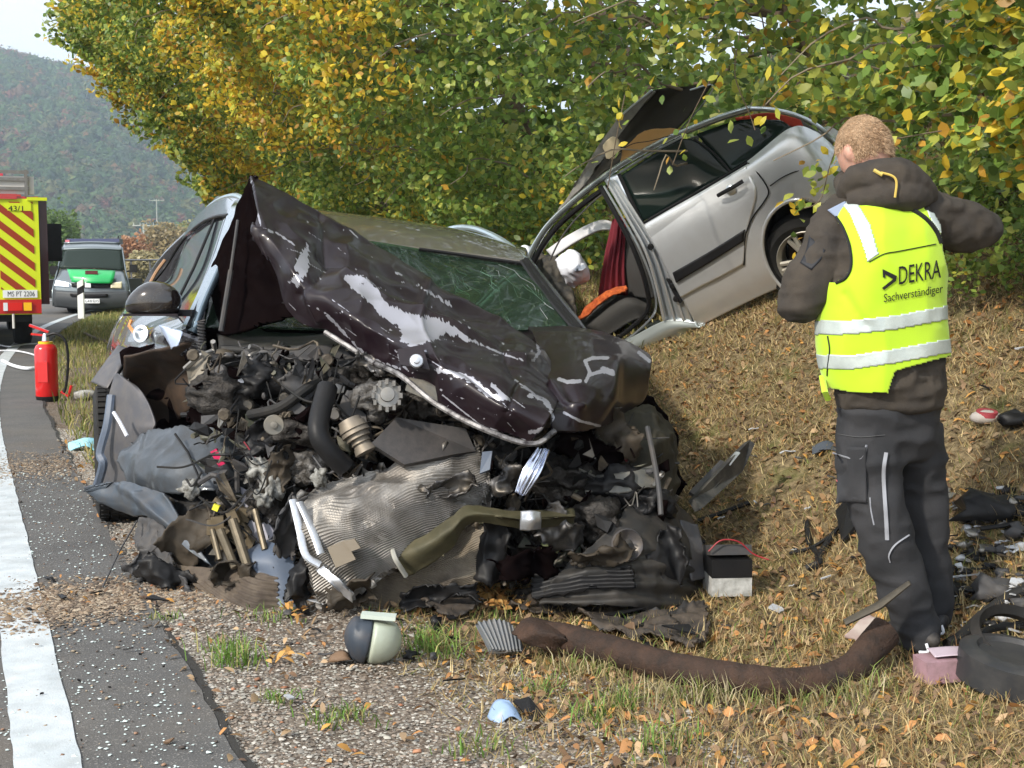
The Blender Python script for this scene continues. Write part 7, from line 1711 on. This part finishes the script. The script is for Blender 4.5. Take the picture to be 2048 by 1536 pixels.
# black ring (air spring / tyre part) and pink box at lower right
g = P(2010, 1400, 3.95); g[2] = zg1(g[0], g[1])
rg = empty("black_drum", g, "flat black rubber drum lying at the lower right corner", "rubber drum")
drm = M("satin_drum", (.028, .029, .031), .38, dust=.35, dustcol=(.10, .09, .08))
MB().lathe(g + np.array([.04, .06, .0]), (.12, -.1, 1), [(.005, .165), (.015, .175), (.105, .175), (.118, .150), (.120, .125), (.105, .115), (.104, .02)], 48).build("drum_wall", drm, rg, True)
MB().lathe(g + np.array([.10, .20, .09]), (.1, -.5, .8), [(0, .13), (.03, .15), (.06, .13), (.03, .115)], 36, closed=True).build("inner_ring", rubber, rg, True)
for i, (pts, r, lab) in enumerate([([(1895, 1290, 4.3), (1925, 1285, 4.35), (1960, 1262, 4.45), (2010, 1245, 4.5), (2060, 1240, 4.5)], .022, "black ribbed hose arching behind the rubber drum"), ([(1955, 1300, 4.2), (1960, 1270, 4.25), (1995, 1255, 4.3), (2060, 1250, 4.3)], .013, "thin dark hoop behind the rubber drum")]):
    w_ = [P(*q) for q in pts]
    for q in w_: q[2] = max(q[2], zg1(q[0], q[1]) + r)
    thing1(MB().tube(cr(w_, 24), r, 10).build("rubber_hose", rubber, None, True, base=w_[0]), lab, "hose")
g = P(1885, 1368, 4.02); g[2] = zg1(g[0], g[1])
thing1(MB().box(g + np.array([.0, .05, .045]), (.12, .10, .07), rot('Z', .15) @ rot('Y', -.05)).build("pink_box", M("pink_card", (.36, .22, .25), .7, dust=.7, dustcol=(.12, .09, .08)), None, base=g), "small pink box squeezed beside the rubber drum", "box")
g2 = g + np.array([.06, .02, .085]); thing1(patch("paper_sheet", None, M("pinkish_paper", (.45, .37, .42), .7), None, pts=[[g2 + np.array(q) for q in r] for r in [[(-.08, .08, .01), (0, .08, .015), (.08, .08, .01)], [(-.08, -.0, .005), (0, .0, .01), (.09, .01, .0)]]], res=(10, 20), th=.002, crump=.004, base=g2), "crumpled pale paper lying on the pink box", "paper")
# cardboard-like white scrap behind the pipe end
g = P(1725, 1265, 4.28); thing1(patch("torn_carton", None, M("torn_card", (.40, .35, .31), .8, col2=(.30, .22, .2), ns=12), None, pts=[[P(1735, 1222, 4.35), P(1760, 1238, 4.3)], [P(1710, 1250, 4.3), P(1745, 1262, 4.27)], [P(1690, 1272, 4.3), P(1715, 1285, 4.28)]], res=(20, 20), th=.006, crump=.01, fold=.01, edge=.01, base=g), "torn pale carton behind the upturned end of the pipe", "carton")
# shoe-like red and white item up the bank, rag
g = GP(1972, 848); V = IV2 * np.array([.075, .055, .035]); V[:, 2] = np.maximum(V[:, 2], -.03)
lid = mk("white_pot", V + g + np.array([0, 0, .03]), IF2, M("pale_pot", (.36, .33, .31), .6, dust=.6), None, True, base=g); thing1(lid, "white and red plastic cap on the bank right of the man's hip", "plastic cap")
MB().lathe(g + np.array([0, -.01, .06]), (0, -.2, 1), [(-.02, .05), (.0, .046)], 16).build("red_rim", M("red_cap", (.28, .04, .05), .6), lid, True)
# scattered pieces: each one its own thing
frag_m = {"black": black_plastic, "grey": grey_plastic, "white": M("white_frag", (.42, .44, .47), .5, dust=.4), "silver": alu, "brown": M("brown_frag", (.16, .10, .06), .7)}
def frag(px, py, size, colr, shape, label, group=None, lift=.35):
    g = GP(px, py) + np.array([0, 0, .022 if px > 420 and py < 1500 else .006]); k = g[1] / F * size * (1.35 if px > 420 else 1); a = rng.uniform(0, 6.28)
    if shape == "plate":
        n = int(rng.integers(4, 7)); th_ = np.sort(rng.uniform(0, 6.28, n)) ; r = k * rng.uniform(.5, 1.0, n)
        pts = [g + np.array([r[i] * math.cos(th_[i]), r[i] * math.sin(th_[i]) * .7, .01 + k * lift * (.5 + .5 * math.sin(th_[i] + a))]) for i in range(n)]
        o = MB().poly(pts, .006, nrm=(0, -.3, 1)).build("car_fragment", frag_m[colr], None, base=g)
    elif shape == "strip":
        d = np.array([math.cos(a) * 1.0, math.sin(a) * .6, 0]); o = MB().tube(cr([g - d * k, g - d * k * .3 + np.array([0, 0, k * .3]), g + d * k * .3 + np.array([0, 0, k * .2]), g + d * k + np.array([0, 0, .01])], 10), k * .12 + .003, 6, flat=.5).build("car_fragment", frag_m[colr], None, True, base=g)
    else:
        V = IV2 * np.array([1, .8, .55]) * k * .7; V = V * (1 + .9 * vn(IV2 * 2.2 + px, 1, 3) + .3 * ridge(IV2 * 3 + px, 1, 4))[:, None] * rng.uniform(.6, 1.6, 3)
        o = mk("car_fragment", V + g + np.array([0, 0, k * .2]), IF2, frag_m[colr], None, False, base=g)
    return thing1(o, label, "fragment", group)
special = [(1550, 1238, 24, "white", "plate", "crumpled pale scrap right of the battery on the grass"), (1655, 1175, 14, "white", "plate", "small white and grey chip left of the man's shin"),
           (1628, 1205, 18, "black", "strip", "short black strip lying left of the man's ankle"), (1575, 915, 12, "white", "strip", "pinkish white chip high on the bank left of the man's pocket"),
           (1600, 930, 9, "silver", "plate", "tiny shiny chip high on the bank left of the man's pocket"), (200, 1195, 24, "black", "plate", "black wedge at the end of the dangling wire"),
           (100, 1165, 26, "black", "strip", "black rubber strip lying in the soil across the white line"), (130, 1205, 34, "black", "plate", "flat black shard beside the soil trail on the asphalt"),
           (320, 1210, 36, "black", "plate", "curved black bumper shard under the wreck's left corner"), (262, 1175, 12, "brown", "chunk", "red lamp fragment on the gravel near the bumper shard"),
           (255, 1310, 18, "grey", "plate", "grey chip on the asphalt near the white line"), (75, 1255, 9, "black", "plate", "small black chip on the asphalt just right of the line"),
           (340, 1495, 16, "brown", "plate", "curled orange brown leaf on the asphalt at the bottom"), (578, 1417, 12, "white", "plate", "bluish white chip alone on the gravel"),
           (640, 1225, 26, "white", "plate", "bright white shard under the radiator's lower corner"), (1330, 1345, 22, "black", "chunk", "black lump tucked behind the rusty pipe"),
           (1180, 1262, 20, "grey", "plate", "dusty grey shard behind the rusty pipe"), (900, 1385, 26, "black", "plate", "black shard half hidden in the gravel"),
           (1345, 1300, 60, "black", "plate", "large dusty black tray piece behind the pipe"), (1240, 1250, 40, "black", "plate", "black undertray scrap left of the large tray piece"),
           (1920, 1035, 26, "white", "plate", "pale plastic flap right of the man's knee"), (1935, 1080, 40, "white", "strip", "upright pale grey strip right of the man's calf"),
           (1985, 1040, 40, "black", "chunk", "black torn plastic heap at the right edge"), (2020, 1075, 44, "black", "strip", "long black cable curling off the right edge"),
           (1960, 1105, 22, "silver", "plate", "blue white metal chip below the black plastic heap"), (1990, 1120, 26, "grey", "plate", "grey green plate below the black plastic heap"),
           (1920, 1175, 30, "white", "plate", "pinkish torn sheet right of the man's ankle"), (1880, 1200, 34, "black", "chunk", "dark lump just right of the man's shin"),
           (1985, 1200, 30, "grey", "chunk", "grey crushed lump low at the right edge"), (2030, 1185, 18, "white", "plate", "small white plate at the right edge above the hose"),
           (2040, 712, 12, "white", "plate", "bright white chip high on the bank at the right edge"), (1965, 790, 16, "black", "plate", "dark scrap on the bank above the red and white cap"),
           (2030, 855, 26, "black", "chunk", "dark lump on the bank at the right edge"), (1900, 1010, 16, "silver", "plate", "shiny chip right of the man's knee")]
for s_ in special: frag(*s_)
for i in range(250):
    px, py = rng.uniform(1885, 2130), rng.uniform(985, 1290)
    frag(px, py, rng.uniform(5, 17), ["black", "white", "silver", "grey", "black"][i % 5], ["plate", "chunk", "strip"][i % 3], "small %s %s of car wreckage in the litter right of the man's legs" % (["black", "white", "silver", "grey", "black"][i % 5], ["plate", "lump", "strip"][i % 3]), "fragments right of the man's legs")
for i in range(40):
    px, py = rng.uniform(1430, 1720), rng.uniform(860, 1280)
    frag(px, py, rng.uniform(4, 9), ["black", "grey", "brown", "white"][i % 4], ["plate", "strip"][i % 2], "tiny %s car %s on the grass between the wreck and the man" % (["black", "grey", "brown", "white"][i % 4], ["flake", "strip"][i % 2]), "fragments between the wreck and the man")
for i in range(46):
    px, py = rng.uniform(560, 1340), rng.uniform(1225, 1330)
    frag(px, py, rng.uniform(6, 16), ["black", "grey", "black", "brown"][i % 4], ["plate", "chunk", "strip"][i % 3], "small %s car %s on the ground under the crushed front" % (["black", "grey", "black", "brown"][i % 4], ["flake", "lump", "strip"][i % 3]), "fragments under the crushed front")
for i in range(26):
    px, py = rng.uniform(10, 380), rng.uniform(1130, 1500)
    frag(px, py, rng.uniform(3, 8), ["black", "brown"][i % 2], "plate", "tiny %s chip scattered on the asphalt and gravel at the left" % ["black", "brown"][i % 2], "chips on the asphalt")

# torn undertray pieces lying between the wreck and the pipe
tray_m = M("dusty_undertray", (.035, .033, .032), .6, col2=(.015, .014, .013), ns=12, dust=.7, dustcol=(.13, .10, .075), spec=.25, bump=.4, bs=30)
for nm, pts, lab in (("undertray", [[(1150, 1236), (1240, 1228), (1330, 1236)], [(1170, 1262), (1250, 1268), (1350, 1276)], [(1210, 1282), (1290, 1296), (1380, 1300)]], "large dusty black undertray crumpled between the wreck and the pipe"),
                     ("undertray", [[(1330, 1252), (1372, 1240), (1415, 1230)], [(1345, 1290), (1385, 1284), (1412, 1270)], [(1372, 1312), (1392, 1318), (1410, 1300)]], "torn grey corner of plastic under the wreck's bumper corner"),
                     ("undertray", [[(820, 1215), (880, 1205), (960, 1212)], [(850, 1240), (905, 1244), (960, 1240)]], "flat black tray under the crushed radiator"),
                     ("undertray", [[(1000, 1215), (1060, 1200), (1140, 1205)], [(1020, 1236), (1080, 1240), (1150, 1232)]], "black lining scrap right of the flat black tray")):
    W = [[GP(*q) + np.array([0, 0, .03 + .03 * ((i + j) % 2)]) for j, q in enumerate(r)] for i, r in enumerate(pts)]
    o = patch(nm, None, tray_m, None, pts=W, res=(36, 50), th=.006, crump=.018, cs=9, fold=.02, fs=6, edge=.02, base=W[0][0]); thing1(o, lab, "undertray")
# orange leaf clumps by the wreck
for (px, py, n_) in ((975, 1195, 90), (1010, 1225, 50), (560, 1330, 14), (585, 1238, 16), (1230, 1215, 40)):
    g = GP(px, py); q, w_ = xy2st(g[0], g[1])
    leaves_on_ground("leaf_clump", q + .05 * rng.standard_normal(n_), w_ + .05 * rng.standard_normal(n_), .022, [(.50, .27, .08), (.42, .20, .06), (.55, .34, .12)], "clump of orange leaves on the ground beside the crushed front", zoff=.03)
g = GP(1450, 1390)
ss, t2, hh = [], [], []
for px in range(1130, 1760, 22):
    g = GP(px, 1385 + (20 if px < 1700 else 0) - (60 if px < 1250 else 0)); q, w_ = xy2st(g[0], g[1]); k = 26
    ss += list(q + .05 * rng.standard_normal(k)); t2 += list(w_ - .02 + .03 * rng.standard_normal(k)); hh += list(rng.uniform(.05, .12, k))
blades("grass_by_pipe", np.array(ss), np.array(t2), np.array(hh), .0019, [(.36, .30, .16), (.26, .26, .09), (.20, .26, .07), (.44, .38, .24)], "straw grass standing in front of the rusty pipe", lean=.9)
